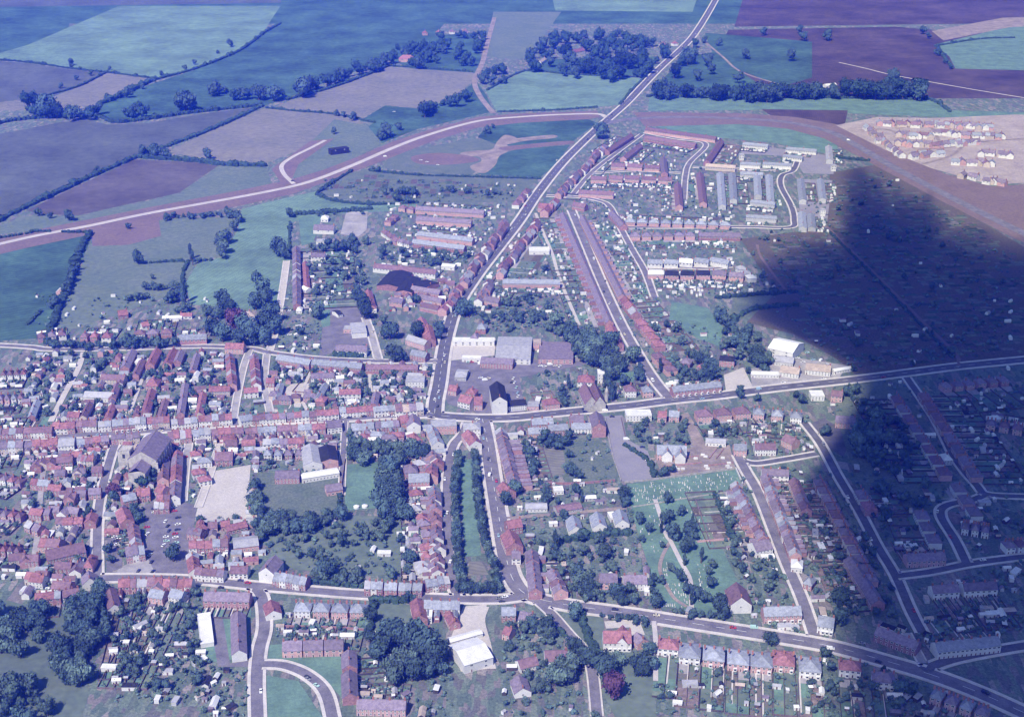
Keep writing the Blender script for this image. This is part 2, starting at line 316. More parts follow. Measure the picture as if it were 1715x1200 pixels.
# ---- fields (outline in picture points, laid on the level ground)
FIELDS = [
 ('far_field', DKG, [(-900, 40), (2600, 40), (2600, -120), (-900, -120)]),
 ('far_field', MIDG, [(1790, 165), (2700, 150), (2900, 1500), (1780, 1500)]),
 ('far_field', MIDG, [(-50, 160), (-900, 140), (-1200, 1500), (-70, 1500)]),
 ('far_field', LAV2, [(-900, -120), (500, -120), (470, 5), (-900, 25)]),
 ('far_field', TEAL, [(930, 18), (1160, 20), (1200, -100), (900, -110)]),
 ('far_field', SOIL, [(1230, 45), (2400, 30), (2500, -120), (1280, -120)]),
 ('field', DKG, [(-40, 20), (120, 20), (115, 46), (45, 76), (-40, 100)]),
 ('field', TEAL, [(-40, 100), (45, 76), (115, 46), (200, 10), (470, 10), (440, 55), (400, 85), (330, 113), (265, 132), (175, 121), (130, 116), (45, 104), (-40, 98)]),
 ('field', LAV2, [(-40, 100), (45, 106), (130, 118), (175, 122), (130, 145), (90, 161), (-40, 175)]),
 ('field', TAN, [(176, 122), (262, 133), (225, 148), (165, 175), (85, 185), (-40, 185), (-40, 176), (90, 162), (130, 146)]),
 ('field', DKG, [(445, 55), (480, 20), (760, 20), (720, 70), (640, 105), (560, 132), (480, 165), (440, 178), (320, 190), (200, 205), (165, 195), (165, 178), (230, 149), (330, 116), (402, 86)]),
 ('field', LAV2, [(-60, 235), (45, 216), (100, 205), (150, 201), (180, 209), (250, 206), (330, 192), (440, 178), (360, 215), (275, 246), (230, 264), (150, 300), (40, 350), (-60, 390)]),
 ('field', TAN, [(442, 182), (560, 191), (622, 205), (590, 210), (545, 230), (505, 250), (440, 276), (370, 271), (280, 254), (360, 216)]),
 ('field', LAV, [(225, 267), (330, 272), (365, 278), (300, 323), (130, 361), (62, 358), (45, 352), (100, 326)]),
 ('field', MIDG, [(366, 278), (446, 280), (455, 307), (400, 322), (300, 340), (200, 358), (60, 385), (-60, 400), (45, 361), (130, 362), (300, 325)]),
 ('field', TAN, [(650, 112), (791, 121), (796, 132), (765, 160), (705, 182), (645, 176), (600, 202), (470, 183), (482, 170), (560, 147), (620, 125)]),
 ('field', DKG, [(645, 177), (710, 183), (765, 162), (797, 135), (815, 160), (826, 187), (700, 216), (640, 240), (600, 225), (625, 206), (602, 203)]),
 ('field', MIDG, [(560, 200), (615, 210), (640, 240), (560, 282), (500, 300), (470, 290), (465, 275), (510, 248)]),
 ('field', TEAL, [(812, 150), (880, 119), (950, 125), (1078, 131), (1035, 176), (930, 184), (832, 187)]),
 ('field', MIDG, [(826, 20), (940, 20), (900, 75), (870, 100), (815, 95)]),
 ('field', DKG, [(640, 95), (720, 60), (800, 55), (806, 100), (795, 122), (690, 115)]),
 ('field', DKG, [(905, 100), (1100, 95), (1090, 128), (880, 120)]),
 ('field', DKG, [(1150, 95), (1210, 85), (1300, 130), (1300, 160), (1100, 160), (1090, 150)]),
 ('field', SOIL, [(1220, 50), (1500, 45), (1620, 55), (1800, 60), (1800, 165), (1560, 165), (1300, 160), (1240, 120), (1200, 90)]),
 ('field', DKG, [(1180, 55), (1360, 70), (1360, 130), (1310, 145), (1240, 118), (1195, 92)]),
 ('field', LAWN, [(1565, 75), (1690, 45), (1800, 40), (1800, 120), (1600, 115), (1590, 95)]),
 ('field', EARTH, [(1560, 52), (1680, 30), (1800, 25), (1800, 40), (1690, 46), (1580, 68)]),
 ('field', LAWN, [(1088, 160), (1300, 163), (1560, 168), (1590, 185), (1800, 190), (1800, 205), (1420, 190), (1270, 184), (1085, 186)]),
 ('field', SOIL, [(1275, 183), (1420, 185), (1415, 208), (1390, 210), (1290, 193)]),
 ('field', LAWN, [(1090, 208), (1240, 207), (1330, 215), (1400, 232), (1405, 262), (1300, 240), (1200, 230), (1110, 215)]),
 ('field', DKG, [(820, 206), (985, 200), (1000, 206), (960, 236), (840, 245), (800, 230)]),
 ('field', DKG, [(865, 250), (955, 243), (930, 275), (905, 297), (800, 292), (830, 262)]),
 ('field', SCRUB, [(650, 262), (720, 245), (800, 232), (840, 246), (820, 270), (790, 293), (700, 290), (640, 280)]),
 ('bare_earth', EARTH, [(846, 226), (866, 232), (850, 240), (852, 252), (836, 262), (830, 276), (812, 290), (794, 286), (788, 278), (806, 270), (800, 262), (778, 262), (772, 256), (800, 252), (824, 250), (832, 238)]),
 ('bare_earth', EARTH, [(840, 236), (880, 230), (926, 226), (930, 231), (880, 236), (848, 242)]),
 ('bare_earth', SOIL2, [(838, 247), (900, 240), (955, 236), (957, 241), (905, 246), (850, 252)]),
 ('bare_earth', SOIL2, [(690, 262), (735, 256), (790, 262), (800, 270), (750, 276), (700, 274)]),
 ('field', SCRUB, [(540, 300), (620, 282), (700, 292), (790, 295), (900, 300), (870, 335), (720, 345), (620, 340), (530, 325)]),
 ('field', TEAL, [(405, 350), (460, 336), (530, 320), (560, 336), (620, 343), (700, 342), (690, 352), (560, 358), (490, 372), (486, 440), (470, 500), (440, 520), (320, 510), (310, 475), (330, 442), (372, 430), (398, 385)]),
 ('field', MIDG, [(268, 366), (385, 364), (396, 372), (370, 428), (330, 440), (308, 470), (300, 490), (215, 520), (90, 562), (105, 520), (150, 412), (200, 412), (262, 400)]),
 ('field', DKG, [(-60, 440), (150, 390), (148, 410), (100, 520), (85, 565), (-60, 575)]),
 ('field', SOIL2, [(152, 385), (265, 364), (270, 395), (215, 410), (155, 412)]),
 ('field', LAWN, [(1125, 505), (1185, 515), (1212, 550), (1205, 580), (1165, 565), (1120, 535)]),
 ('field', SCRUB, [(1230, 490), (1330, 490), (1330, 510), (1220, 540)]),
 ('allotment', ALLOT, [(1390, 290), (1470, 275), (1600, 345), (1760, 440), (1760, 595), (1600, 612), (1440, 632), (1400, 600), (1330, 560), (1250, 540), (1300, 490), (1240, 400), (1385, 382)]),
 ('verge', SOIL2, [(-60, 440), (45, 415), (250, 372), (400, 345), (490, 325), (560, 300), (640, 270), (720, 238), (800, 214), (870, 206), (985, 200), (1005, 196), (1000, 186), (870, 190), (800, 196), (720, 217), (655, 238), (600, 262), (540, 285), (490, 300), (400, 319), (250, 347), (45, 388), (-60, 410)]),
 ('verge', SOIL2, [(455, 283), (520, 236), (560, 232), (500, 275), (490, 298), (470, 305)]),
 ('verge', SOIL2, [(1060, 188), (1240, 190), (1330, 196), (1400, 208), (1460, 232), (1580, 290), (1800, 380), (1800, 440), (1700, 400), (1560, 328), (1430, 258), (1380, 232), (1320, 216), (1240, 208), (1080, 212)]),
 ('building_site', SITE, [(1400, 210), (1470, 196), (1560, 198), (1700, 192), (1800, 195), (1800, 300), (1660, 310), (1560, 282), (1480, 250)]),
 ('building_site', SOIL2, [(1560, 285), (1660, 312), (1800, 305), (1800, 385), (1700, 345), (1620, 312)]),
 ('estate_paving', PARK, [(1240, 243), (1300, 248), (1398, 262), (1396, 292), (1345, 290), (1330, 262), (1242, 258)]),
 ('estate_paving', PARK, [(1346, 300), (1394, 302), (1384, 382), (1340, 380), (1338, 330)]),
 ('lawn', LAWN, [(500, 365), (540, 360), (525, 405), (505, 412)]),
 ('play_yard', YARD, [(580, 355), (616, 354), (614, 385), (600, 396), (570, 392)]),
 ('play_yard', TARM2, [(545, 515), (590, 500), (620, 535), (632, 575), (605, 580), (535, 596), (540, 550)]),
 ('lawn', LAWN, [(533, 520), (553, 518), (553, 545), (540, 548)]),
 ('yard', SAND, [(757, 570), (830, 566), (828, 595), (752, 604)]),
 ('yard', TARM2, [(752, 604), (860, 600), (1000, 606), (870, 632), (880, 692), (800, 692), (750, 676), (742, 650)]),
 ('yard', SAND, [(440, 648), (520, 640), (500, 690), (455, 690)]),
 ('yard', SAND, [(885, 412), (922, 412), (924, 436), (880, 436)]),
 ('paddock', TAN, [(900, 750), (946, 752), (945, 795), (906, 800)]),
 ('rough_ground', SCRUB, [(948, 735), (1015, 742), (1030, 803), (955, 805), (946, 770)]),
 ('car_park', PARK, [(1012, 697), (1042, 695), (1050, 735), (1085, 755), (1098, 800), (1040, 806), (1022, 755)]),
 ('building_site', EARTH, [(1095, 762), (1180, 745), (1222, 745), (1232, 785), (1110, 798)]),
 ('lane', EARTH, [(1140, 694), (1152, 690), (1178, 735), (1190, 785), (1172, 790), (1160, 740)]),
 ('churchyard', LAWN, [(1050, 810), (1232, 786), (1242, 812), (1170, 835), (1232, 965), (1252, 1012), (1180, 1030), (1105, 1012), (1060, 862)]),
 ('garden', DKG, [(1165, 838), (1195, 830), (1225, 905), (1190, 912)]),
 ('yard', SAND, [(348, 790), (420, 778), (412, 870), (325, 872)]),
 ('market_square', TARM2, [(242, 845), (300, 838), (330, 846), (322, 900), (318, 962), (215, 972), (232, 940), (246, 905)]),
 ('yard', YARD, [(200, 950), (245, 930), (262, 962), (190, 966)]),
 ('yard', TARM2, [(180, 900), (205, 900), (205, 950), (178, 960)]),
 ('lawn', LAWN, [(582, 778), (642, 772), (640, 850), (575, 855)]),
 ('orchard_grass', MIDG, [(440, 870), (560, 862), (680, 865), (690, 960), (600, 965), (470, 950)]),
 ('lawn', LAWN, [(770, 770), (792, 768), (806, 930), (778, 932)]),
 ('yard', TAN, [(786, 940), (806, 939), (818, 962), (784, 964)]),
 ('lawn', MIDG, [(625, 1010), (690, 1012), (688, 1045), (620, 1062)]),
 ('yard', SAND, [(776, 1015), (815, 1012), (812, 1040), (806, 1056), (822, 1075), (830, 1118), (772, 1124), (752, 1075)]),
 ('lawn', LAWN, [(340, 1010), (422, 1005), (415, 1100), (345, 1110)]),
 ('yard', TARM2, [(350, 1028), (372, 1026), (385, 1110), (420, 1105), (420, 1116), (365, 1116)]),
 ('lawn', LAWN, [(448, 1080), (575, 1070), (585, 1180), (545, 1140), (480, 1112), (446, 1108)]),
 ('lawn', LAWN, [(446, 1130), (500, 1140), (540, 1200), (440, 1210)]),
 ('lawn', MIDG, [(945, 1032), (1010, 1030), (1015, 1080), (1090, 1100), (1100, 1200), (1030, 1200), (985, 1110)]),
 ('yard', SAND, [(1012, 1040), (1070, 1036), (1080, 1062), (1060, 1070), (1055, 1050), (1015, 1052)]),
 ('meadow', MIDG, [(-60, 1010), (100, 1030), (140, 1060), (130, 1210), (-60, 1240)]),
 ('yard', TARM, [(1350, 712), (1380, 700), (1430, 730), (1412, 765), (1380, 745)]),
 ('rough_ground', SCRUB, [(1400, 640), (1500, 640), (1590, 790), (1560, 900), (1480, 880), (1420, 760)]),
 ('lawn', LAWN, [(1100, 1100), (1132, 1102), (1130, 1145), (1100, 1145)]),
 ('lawn', LAWN, [(1030, 625), (1065, 622), (1060, 645), (1035, 645)]),
 ('lawn', SCRUB, [(430, 790), (575, 800), (580, 865), (440, 872)]),
 ('yard', SAND, [(1212, 628), (1245, 615), (1262, 650), (1216, 655)]),
 ('yard', YARD, [(1255, 618), (1340, 600), (1420, 612), (1400, 640), (1260, 650)]),
]
for nm, m_, p in FIELDS: sheet(nm, p, m_, smooth=4 if nm in ('bare_earth', 'rough_ground', 'meadow') else 0, occm=(2 if nm in ('market_square', 'car_park', 'yard', 'lane', 'play_yard', 'paddock', 'lawn', 'churchyard', 'garden') else 0))

# ---- roads
ROADS = []        # (points, half width)
def rib(mb, P, off0, off1, z0, z1=None, mi=0, test=None):
    n = len(P)
    L, Rr = [], []
    for i in range(n):
        a = P[max(0, i - 1)]; b = P[min(n - 1, i + 1)]
        t = Vector((b.x - a.x, b.y - a.y, 0)).normalized()
        nn = Vector((-t.y, t.x, 0))
        L.append(P[i] + nn * off1); Rr.append(P[i] + nn * off0)
    for i in range(n - 1):
        q = [Rr[i], Rr[i + 1], L[i + 1], L[i]]
        if test:
            c = (q[0] + q[1] + q[2] + q[3]) / 4
            if test(c): continue
        mb.face([(p.x, p.y, z0) for p in q], mi)
        if z1 is not None:      # a kerb: the strip's sides go down to z1
            mb.face([(q[1].x, q[1].y, z0), (q[0].x, q[0].y, z0), (q[0].x, q[0].y, z1), (q[1].x, q[1].y, z1)], mi)
            mb.face([(q[3].x, q[3].y, z0), (q[2].x, q[2].y, z0), (q[2].x, q[2].y, z1), (q[3].x, q[3].y, z1)], mi)
def resample(P, step):
    out = [P[0]]
    for a, b in zip(P, P[1:]):
        d = (b - a).length
        k = max(1, int(d / step))
        out += [a.lerp(b, (i + 1) / k) for i in range(k)]
    return out
RD = [  # name, width, surface, pavement width, line?, points
 ('road', 8.5, CONC, 0, 0, [(-80, 428), (45, 398), (150, 378), (250, 357), (400, 330), (490, 312), (540, 297), (600, 273), (660, 247), (720, 225), (800, 203), (870, 196), (940, 192), (1000, 191), (1016, 197)]),
 ('road', 6, CONC, 0, 0, [(492, 308), (476, 292), (472, 277), (490, 263), (520, 248), (545, 235)]),
 ('road', 14, TARM2, 0, 0, [(1015, 206), (1060, 199), (1140, 196), (1240, 199), (1320, 205), (1390, 221), (1440, 247), (1500, 282), (1580, 324), (1680, 374), (1800, 430), (2080, 560)]),
 ('road', 11, TARM, 2.6, 1, [(728, 692), (730, 670), (736, 640), (743, 590), (752, 550), (766, 512), (800, 460), (835, 415), (870, 370), (900, 325), (940, 275), (985, 230), (1015, 203), (1050, 172), (1085, 135), (1110, 110), (1145, 78), (1165, 55), (1190, 15), (1220, -40)]),
 ('road', 9, TARM2, 3.2, 0, [(-80, 748), (45, 733), (150, 727), (240, 722), (330, 714), (440, 706), (560, 702), (640, 697), (728, 694)]),
 ('road', 11, TARM, 2.6, 1, [(720, 692), (745, 697), (800, 700), (860, 699), (920, 693), (990, 686), (1060, 679), (1130, 670), (1200, 663), (1300, 650), (1420, 637), (1500, 627), (1600, 614), (1680, 606), (1800, 594), (2200, 552)]),
 ('road', 8, TARM2, 2.2, 0, [(165, 968), (240, 968), (330, 971), (420, 980), (500, 987), (600, 995), (700, 1000), (770, 1003), (840, 1003), (880, 998)]),
 ('road', 11, TARM2, 2.4, 1, [(808, 702), (816, 740), (822, 780), (828, 820), (838, 880), (848, 935), (860, 972), (885, 997), (950, 1013), (1050, 1027), (1160, 1044), (1280, 1063), (1390, 1082), (1480, 1106), (1560, 1130), (1640, 1160), (1740, 1205)]),
 ('road', 6.5, TARM2, 2, 0, [(783, 708), (774, 728), (760, 745), (752, 775), (749, 820), (749, 870), (752, 930), (758, 975), (768, 1000)]),
 ('road', 8.5, TARM2, 2, 0, [(957, 352), (985, 418), (1010, 478), (1040, 542), (1070, 596), (1095, 635), (1122, 668)]),
 ('road', 6, TARM2, 1.6, 0, [(915, 328), (965, 330), (1003, 336), (1022, 347), (1040, 383), (1060, 420), (1080, 455), (1096, 498)]),
 ('road', 3.5, SAND, 0, 0, [(897, 357), (910, 390), (925, 425), (935, 460), (952, 503), (970, 545)]),
 ('road', 5.5, TARM2, 1.6, 0, [(960, 325), (990, 290), (1030, 258), (1075, 225)]),
 ('road', 5, TARM2, 1.5, 0, [(990, 291), (1060, 286), (1140, 290)]),
 ('road', 6, TARM2, 1.6, 0, [(1080, 222), (1130, 232), (1182, 241), (1155, 273), (1148, 295), (1145, 335)]),
 ('road', 5, TARM2, 1.5, 0, [(1160, 280), (1240, 283), (1300, 286)]),
 ('road', 6, TARM, 1.8, 0, [(1337, 266), (1328, 286), (1310, 294), (1308, 312), (1325, 345), (1330, 368), (1322, 381), (1245, 380), (1150, 381), (1045, 381)]),
 ('road', 5.5, TARM2, 1.5, 0, [(1085, 448), (1140, 448), (1190, 450), (1225, 446)]),
 ('road', 6.5, TARM2, 1.8, 0, [(-60, 575), (47, 581), (85, 585), (200, 584), (340, 580), (420, 584), (450, 590), (530, 600), (640, 605), (738, 605)]),
 ('road', 5, SAND, 1.4, 0, [(480, 437), (474, 480), (464, 540), (452, 587)]),
 ('road', 5, YARD, 1.2, 0, [(390, 708), (398, 660), (408, 615), (418, 586)]),
 ('road', 5, YARD, 1.2, 0, [(447, 592), (443, 640), (452, 690)]),
 ('road', 6, YARD, 1.6, 0, [(612, 532), (622, 560), (634, 603)]),
 ('road', 6, TARM2, 1.8, 0, [(203, 727), (190, 752), (176, 800), (166, 850), (163, 900), (163, 968)]),
 ('road', 5, YARD, 1.2, 0, [(320, 720), (311, 780), (306, 840)]),
 ('road', 4.5, SAND, 1, 0, [(368, 742), (350, 800), (332, 850)]),
 ('road', 7, TARM2, 2, 0, [(425, 982), (439, 1002), (443, 1050), (434, 1090), (430, 1140), (432, 1220)]),
 ('road', 6.5, TARM2, 2, 0, [(434, 1112), (475, 1114), (515, 1130), (545, 1160), (560, 1215)]),
 ('road', 6, TARM2, 1, 0, [(900, 1006), (926, 1030), (952, 1060), (980, 1092), (992, 1125), (1000, 1200)]),
 ('road', 6, TARM, 2.0, 0, [(1347, 708), (1375, 745), (1405, 800), (1440, 858), (1470, 915), (1500, 965), (1525, 1022), (1545, 1060)]),
 ('road', 6, TARM, 1.8, 0, [(1368, 760), (1310, 770), (1266, 776), (1238, 770)]),
 ('road', 7, TARM2, 1.8, 0, [(1235, 762), (1250, 790), (1270, 825), (1296, 890), (1318, 945), (1342, 1000), (1364, 1064)]),
 ('road', 6, TARM, 2.0, 0, [(1500, 965), (1560, 957), (1625, 944), (1700, 934), (1780, 926)]),
 ('road', 6, TARM, 2.0, 0, [(1618, 942), (1600, 905), (1576, 865), (1584, 847), (1632, 836), (1654, 826)]),
 ('road', 6, TARM, 1.8, 0, [(1720, 832), (1654, 828), (1635, 812), (1599, 767), (1566, 702), (1518, 632)]),
 ('road', 7, TARM, 2.0, 0, [(1545, 1122), (1600, 1103), (1700, 1084), (1800, 1070)]),
 ('road', 3.5, SOIL2, 0, 0, [(1384, 379), (1471, 464), (1548, 541), (1600, 592), (1605, 612)]),
 ('road', 3, SOIL2, 0, 0, [(1268, 410), (1276, 433), (1317, 488)]),
 ('road', 9, EARTH, 0, 0, [(828, 30), (817, 70), (808, 105), (795, 135), (803, 160), (826, 190)]),
 ('road', 5, EARTH, 0, 0, [(1180, 70), (1210, 95), (1240, 120), (1300, 140), (1340, 150)]),
 ('road', 4, SAND, 0, 0, [(1405, 105), (1450, 115), (1490, 125), (1560, 138), (1640, 152), (1720, 165)]),
 ('road', 5, EARTH, 0, 0, [(1440, 218), (1490, 218), (1520, 240), (1540, 250), (1610, 245), (1640, 238), (1720, 232)]),
 ('road', 5, EARTH, 0, 0, [(1500, 215), (1555, 212), (1575, 240)]),
 ('road', 5, EARTH, 0, 0, [(1545, 275), (1590, 262), (1612, 246)]),
 ('road', 4.5, EARTH, 0, 0, [(850, 868), (920, 862), (1000, 855), (1055, 850)]),
 ('road', 3.2, CONC, 0, 0, [(1097, 836), (1108, 870), (1116, 896), (1123, 906)]),
 ('road', 2.6, EARTH, 0, 0, [(1123, 906), (1110, 930), (1105, 952), (1112, 972), (1128, 1000), (1150, 1016)]),
 ('road', 3.2, CONC, 0, 0, [(1123, 906), (1140, 940), (1156, 972), (1158, 1018)]),
 ('road', 3, SAND, 0, 0, [(218, 690), (240, 630), (250, 600)]),
 ('road', 5, SAND, 0, 0, [(85, 706), (108, 660), (130, 620), (140, 590)]),
 ('road', 3, SAND, 0, 0, [(515, 690), (505, 660), (522, 620)]),
 ('road', 3, SAND, 0, 0, [(618, 605), (620, 640), (622, 662)]),
 ('road', 4, TARM2, 1, 0, [(578, 705), (575, 760), (572, 830)]),
 ('road', 4, YARD, 0, 0, [(75, 770), (68, 830), (62, 900), (50, 980)]),
 ('road', 5, YARD, 1, 0, [(1518, 1060), (1545, 1110)]),
 ('road', 3.5, SAND, 0, 0, [(815, 1016), (808, 1040), (818, 1080), (826, 1120)]),
 ('road', 3, CONC, 0, 0, [(1095, 1040), (1098, 1075), (1098, 1140)]),
]
RZ = .20
for i, (nm, wd, m_, pv, ln, p) in enumerate(RD):
    P = resample(sm(GP(p), 6), 2.5)
    ROADS.append((P, wd / 2, pv))
    mb = MB()
    rib(mb, P, -wd / 2, wd / 2, RZ + i * .004)
    if ln:
        gap = [0]
        mb2 = MB()
        for a in range(0, len(P) - 3, 5): rib(mb2, P[a:a + 3], -.16, .16, RZ + .29)
        tag(link('road_marking', mb2.mesh('road_marking', [M_FRAME])), None, None, None, 'structure')
    tag(link('road' if wd > 4.6 else 'path', mb.mesh('road', [m_])), None, None, None, 'structure')
    for a, b in zip(P, P[1:]):
        t = (b - a).normalized(); nn = Vector((-t.y, t.x, 0)) * (wd / 2 + pv + .5)
        occ_poly([a + nn, b + nn, b - nn, a - nn], 4)
# road surface raster for clipping pavements at the junctions
RSURF = np.zeros((GH, GW), np.uint8)
_sv = OCC; OCC = RSURF
for P, hw, pv in ROADS:
    for a, b in zip(P, P[1:]):
        t = (b - a).normalized(); nn = Vector((-t.y, t.x, 0)) * (hw - .3); e = t * .6
        occ_poly([a + nn - e, b + nn + e, b - nn + e, a - nn - e], 1)
OCC = _sv
def on_road(c):
    i, j = int(c.y - GY0), int(c.x - GX0)
    return 0 <= i < GH and 0 <= j < GW and RSURF[i, j] > 0
for P, hw, pv in ROADS:
    if pv:
        mb = MB()
        for s in (-1, 1):
            a, b = s * hw, s * (hw + pv)
            rib(mb, P, min(a, b), max(a, b), RZ + .36, .02, 0, on_road)
        if mb.f: tag(link('pavement', mb.mesh('pavement', [PAVE])), None, None, None, 'structure')
def surf(mname, pts, wd):      # low wall or kerb lines that stand alone
    pass
# ================================================================ BUILDINGS
CACHE = {}
def wall_mesh(w, d, e, rh, kind):
    k = ('w', round(w, 2), round(d, 2), round(e, 2), round(rh, 2), kind)
    if k in CACHE: return CACHE[k]
    x, y = w / 2, d / 2
    mb = MB()
    if kind == 'gable':
        for sx in (-1, 1):
            p = [(sx * x, -y, 0), (sx * x, y, 0), (sx * x, y, e), (sx * x, 0, e + rh - .12), (sx * x, -y, e)]
            mb.face(p if sx > 0 else p[::-1])
        mb.face([(-x, -y, 0), (x, -y, 0), (x, -y, e), (-x, -y, e)])
        mb.face([(x, y, 0), (-x, y, 0), (-x, y, e), (x, y, e)])
    else:
        mb.box(-x, -y, 0, x, y, e, bottom=False)
    CACHE[k] = mb.mesh('wall', [WALL['R']])
    return CACHE[k]
def roof_mesh(w, d, e, rh, kind, ov=.35, oe=.12):
    k = ('r', round(w, 2), round(d, 2), round(e, 2), round(rh, 2), kind, ov, oe)
    if k in CACHE: return CACHE[k]
    mb = MB()
    x, y = w / 2 + oe, d / 2 + ov
    sl = rh / (d / 2)
    z0 = e - ov * sl + .03
    t = .16
    if kind == 'gable':
        sec = [(-y, z0), (0, e + rh + .03), (y, z0), (y, z0 + t), (0, e + rh + .03 + t * 1.3), (-y, z0 + t)]
        v = [(-x, a, b) for a, b in sec] + [(x, a, b) for a, b in sec]
        f = [(i, (i + 1) % 6, 6 + (i + 1) % 6, 6 + i) for i in range(6)]
        f = [tuple(reversed(q)) for q in f]
        f += [(0, 1, 4, 5), (1, 2, 3, 4), (11, 10, 7, 6), (10, 9, 8, 7)]
        mb.solid(v, f)
        # ridge tiles
        mb.box(-x, -.16, e + rh + .1, x, .16, e + rh + .34)
    elif kind == 'hip':
        x = w / 2 + ov
        r = max(0.05, x - y) if x > y else 0.05
        r2 = max(0.05, y - x) if y > x else 0.05
        v = [(-x, -y, z0), (x, -y, z0), (x, y, z0), (-x, y, z0), (-x, -y, z0 + t), (x, -y, z0 + t), (x, y, z0 + t), (-x, y, z0 + t)]
        if x >= y:
            v += [(-r, 0, e + rh), (r, 0, e + rh)]
            f = [(4, 5, 9, 8), (5, 6, 9), (6, 7, 8, 9), (7, 4, 8)]
        else:
            v += [(0, -r2, e + rh), (0, r2, e + rh)]
            f = [(4, 5, 8), (5, 6, 9, 8), (6, 7, 9), (7, 4, 8, 9)]
        f += [(3, 2, 1, 0), (0, 1, 5, 4), (1, 2, 6, 5), (2, 3, 7, 6), (3, 0, 4, 7)]
        mb.solid(v, f)
    elif kind == 'flat':
        x, y = w / 2 + .15, d / 2 + .15
        mb.box(-x, -y, e + .02, x, y, e + .32)
        for q in ((-x, -y, x, -y + .3), (-x, y - .3, x, y), (-x, -y + .3, -x + .3, y - .3), (x - .3, -y + .3, x, y - .3)):
            mb.box(q[0], q[1], e + .32, q[2], q[3], e + .62, bottom=False)
    elif kind == 'mono':
        v = [(-x, -y, e + .03), (x, -y, e + .03), (x, y, e + rh), (-x, y, e + rh)]
        v += [(a, b, c + t) for a, b, c in v]
        mb.solid(v, [(4, 5, 6, 7), (3, 2, 1, 0), (0, 1, 5, 4), (1, 2, 6, 5), (2, 3, 7, 6), (3, 0, 4, 7), (0, 3, 3, 0)][:6])
        mb.box(-w / 2, y - .5, e - .02, w / 2, y - .4, e + rh - .02)
    CACHE[k] = mb.mesh('roof', [ROOF['p']])
    return CACHE[k]
def _win(wd, hh, dark=False):
    mb = MB()
    x, z = wd / 2, hh / 2
    f = .16
    # frame: four bars standing 6 cm proud of the wall, pane between them
    mb.box(-x, -.07, -z, x, .02, -z + f); mb.box(-x, -.07, z - f, x, .02, z)
    mb.box(-x, -.07, -z + f, -x + f, .02, z - f); mb.box(x - f, -.07, -z + f, x, .02, z - f)
    mb.box(-.05, -.06, -z + f, .05, .02, z - f)
    mb.box(-x + f, -.02, -z + f, x - f, .02, z - f, 1)
    return mb.mesh('window', [M_FRAME, M_GLASS])
WIN = {'n': _win(1.15, 1.45), 'w': _win(1.9, 1.45), 'b': _win(2.3, 1.7)}
def _bay():
    mb = MB()
    v = [(-1.2, 0, 0), (-.8, -.8, 0), (.8, -.8, 0), (1.2, 0, 0)]
    H_ = 2.5
    V = v + [(a, b, H_) for a, b, c in v]
    mb.solid(V, [(0, 1, 5, 4), (1, 2, 6, 5), (2, 3, 7, 6), (4, 5, 6, 7)], 0)
    mb.box(-.62, -.83, .9, .62, -.79, 2.1, 1)
    return mb.mesh('bay_window', [M_FRAME, M_GLASS])
BAY = _bay()
def _door():
    mb = MB()
    mb.box(-.6, -.05, 0, .6, .02, 2.15, 1); mb.box(-.45, -.08, .05, .45, -.05, 2.0, 0)
    return mb.mesh('door', [M_DOOR, M_FRAME])
DOOR = _door()
def _chim():
    mb = MB()
    mb.box(-.55, -.36, 0, .55, .36, 2.2); mb.box(-.62, -.43, 1.95, .62, .43, 2.12)
    for q in (-.28, .28): mb.tube((q, 0, 2.2), .14, .5, 6, 1)
    return mb.mesh('chimney', [M_POT, M_CLAY])
CHIM = _chim()
_wingc = {}
def wing_mesh(wd, ln, e, rh, rk, wk):
    k = (round(wd, 1), round(ln, 1), round(e, 1), rk, wk)
    if k in _wingc: return _wingc[k]
    mb = MB()
    x = wd / 2
    mb.face([(-x, 0, 0), (-x, ln, 0), (-x, ln, e), (-x, 0, e)][::-1]); mb.face([(x, 0, 0), (x, ln, 0), (x, ln, e), (x, 0, e)])
    mb.face([(-x, ln, 0), (x, ln, 0), (x, ln, e), (0, ln, e + rh), (-x, ln, e)][::-1])
    o = .2
    for s in (-1, 1):
        q = [(s * (x + o), 0, e - .1), (s * (x + o), ln + o, e - .1), (0, ln + o, e + rh + .1), (0, 0, e + rh + .1)]
        mb.face(q if s > 0 else q[::-1], 1)
    mb.box(-x + .4, ln - .02, e * .55, x - .6, ln + .05, e * .55 + 1.2, 2)
    _wingc[k] = mb.mesh('rear_wing', [WALL[wk], ROOF[rk], M_FRAME])
    return _wingc[k]
NB = {'count': 0, 'win': 0}
FOOT = []
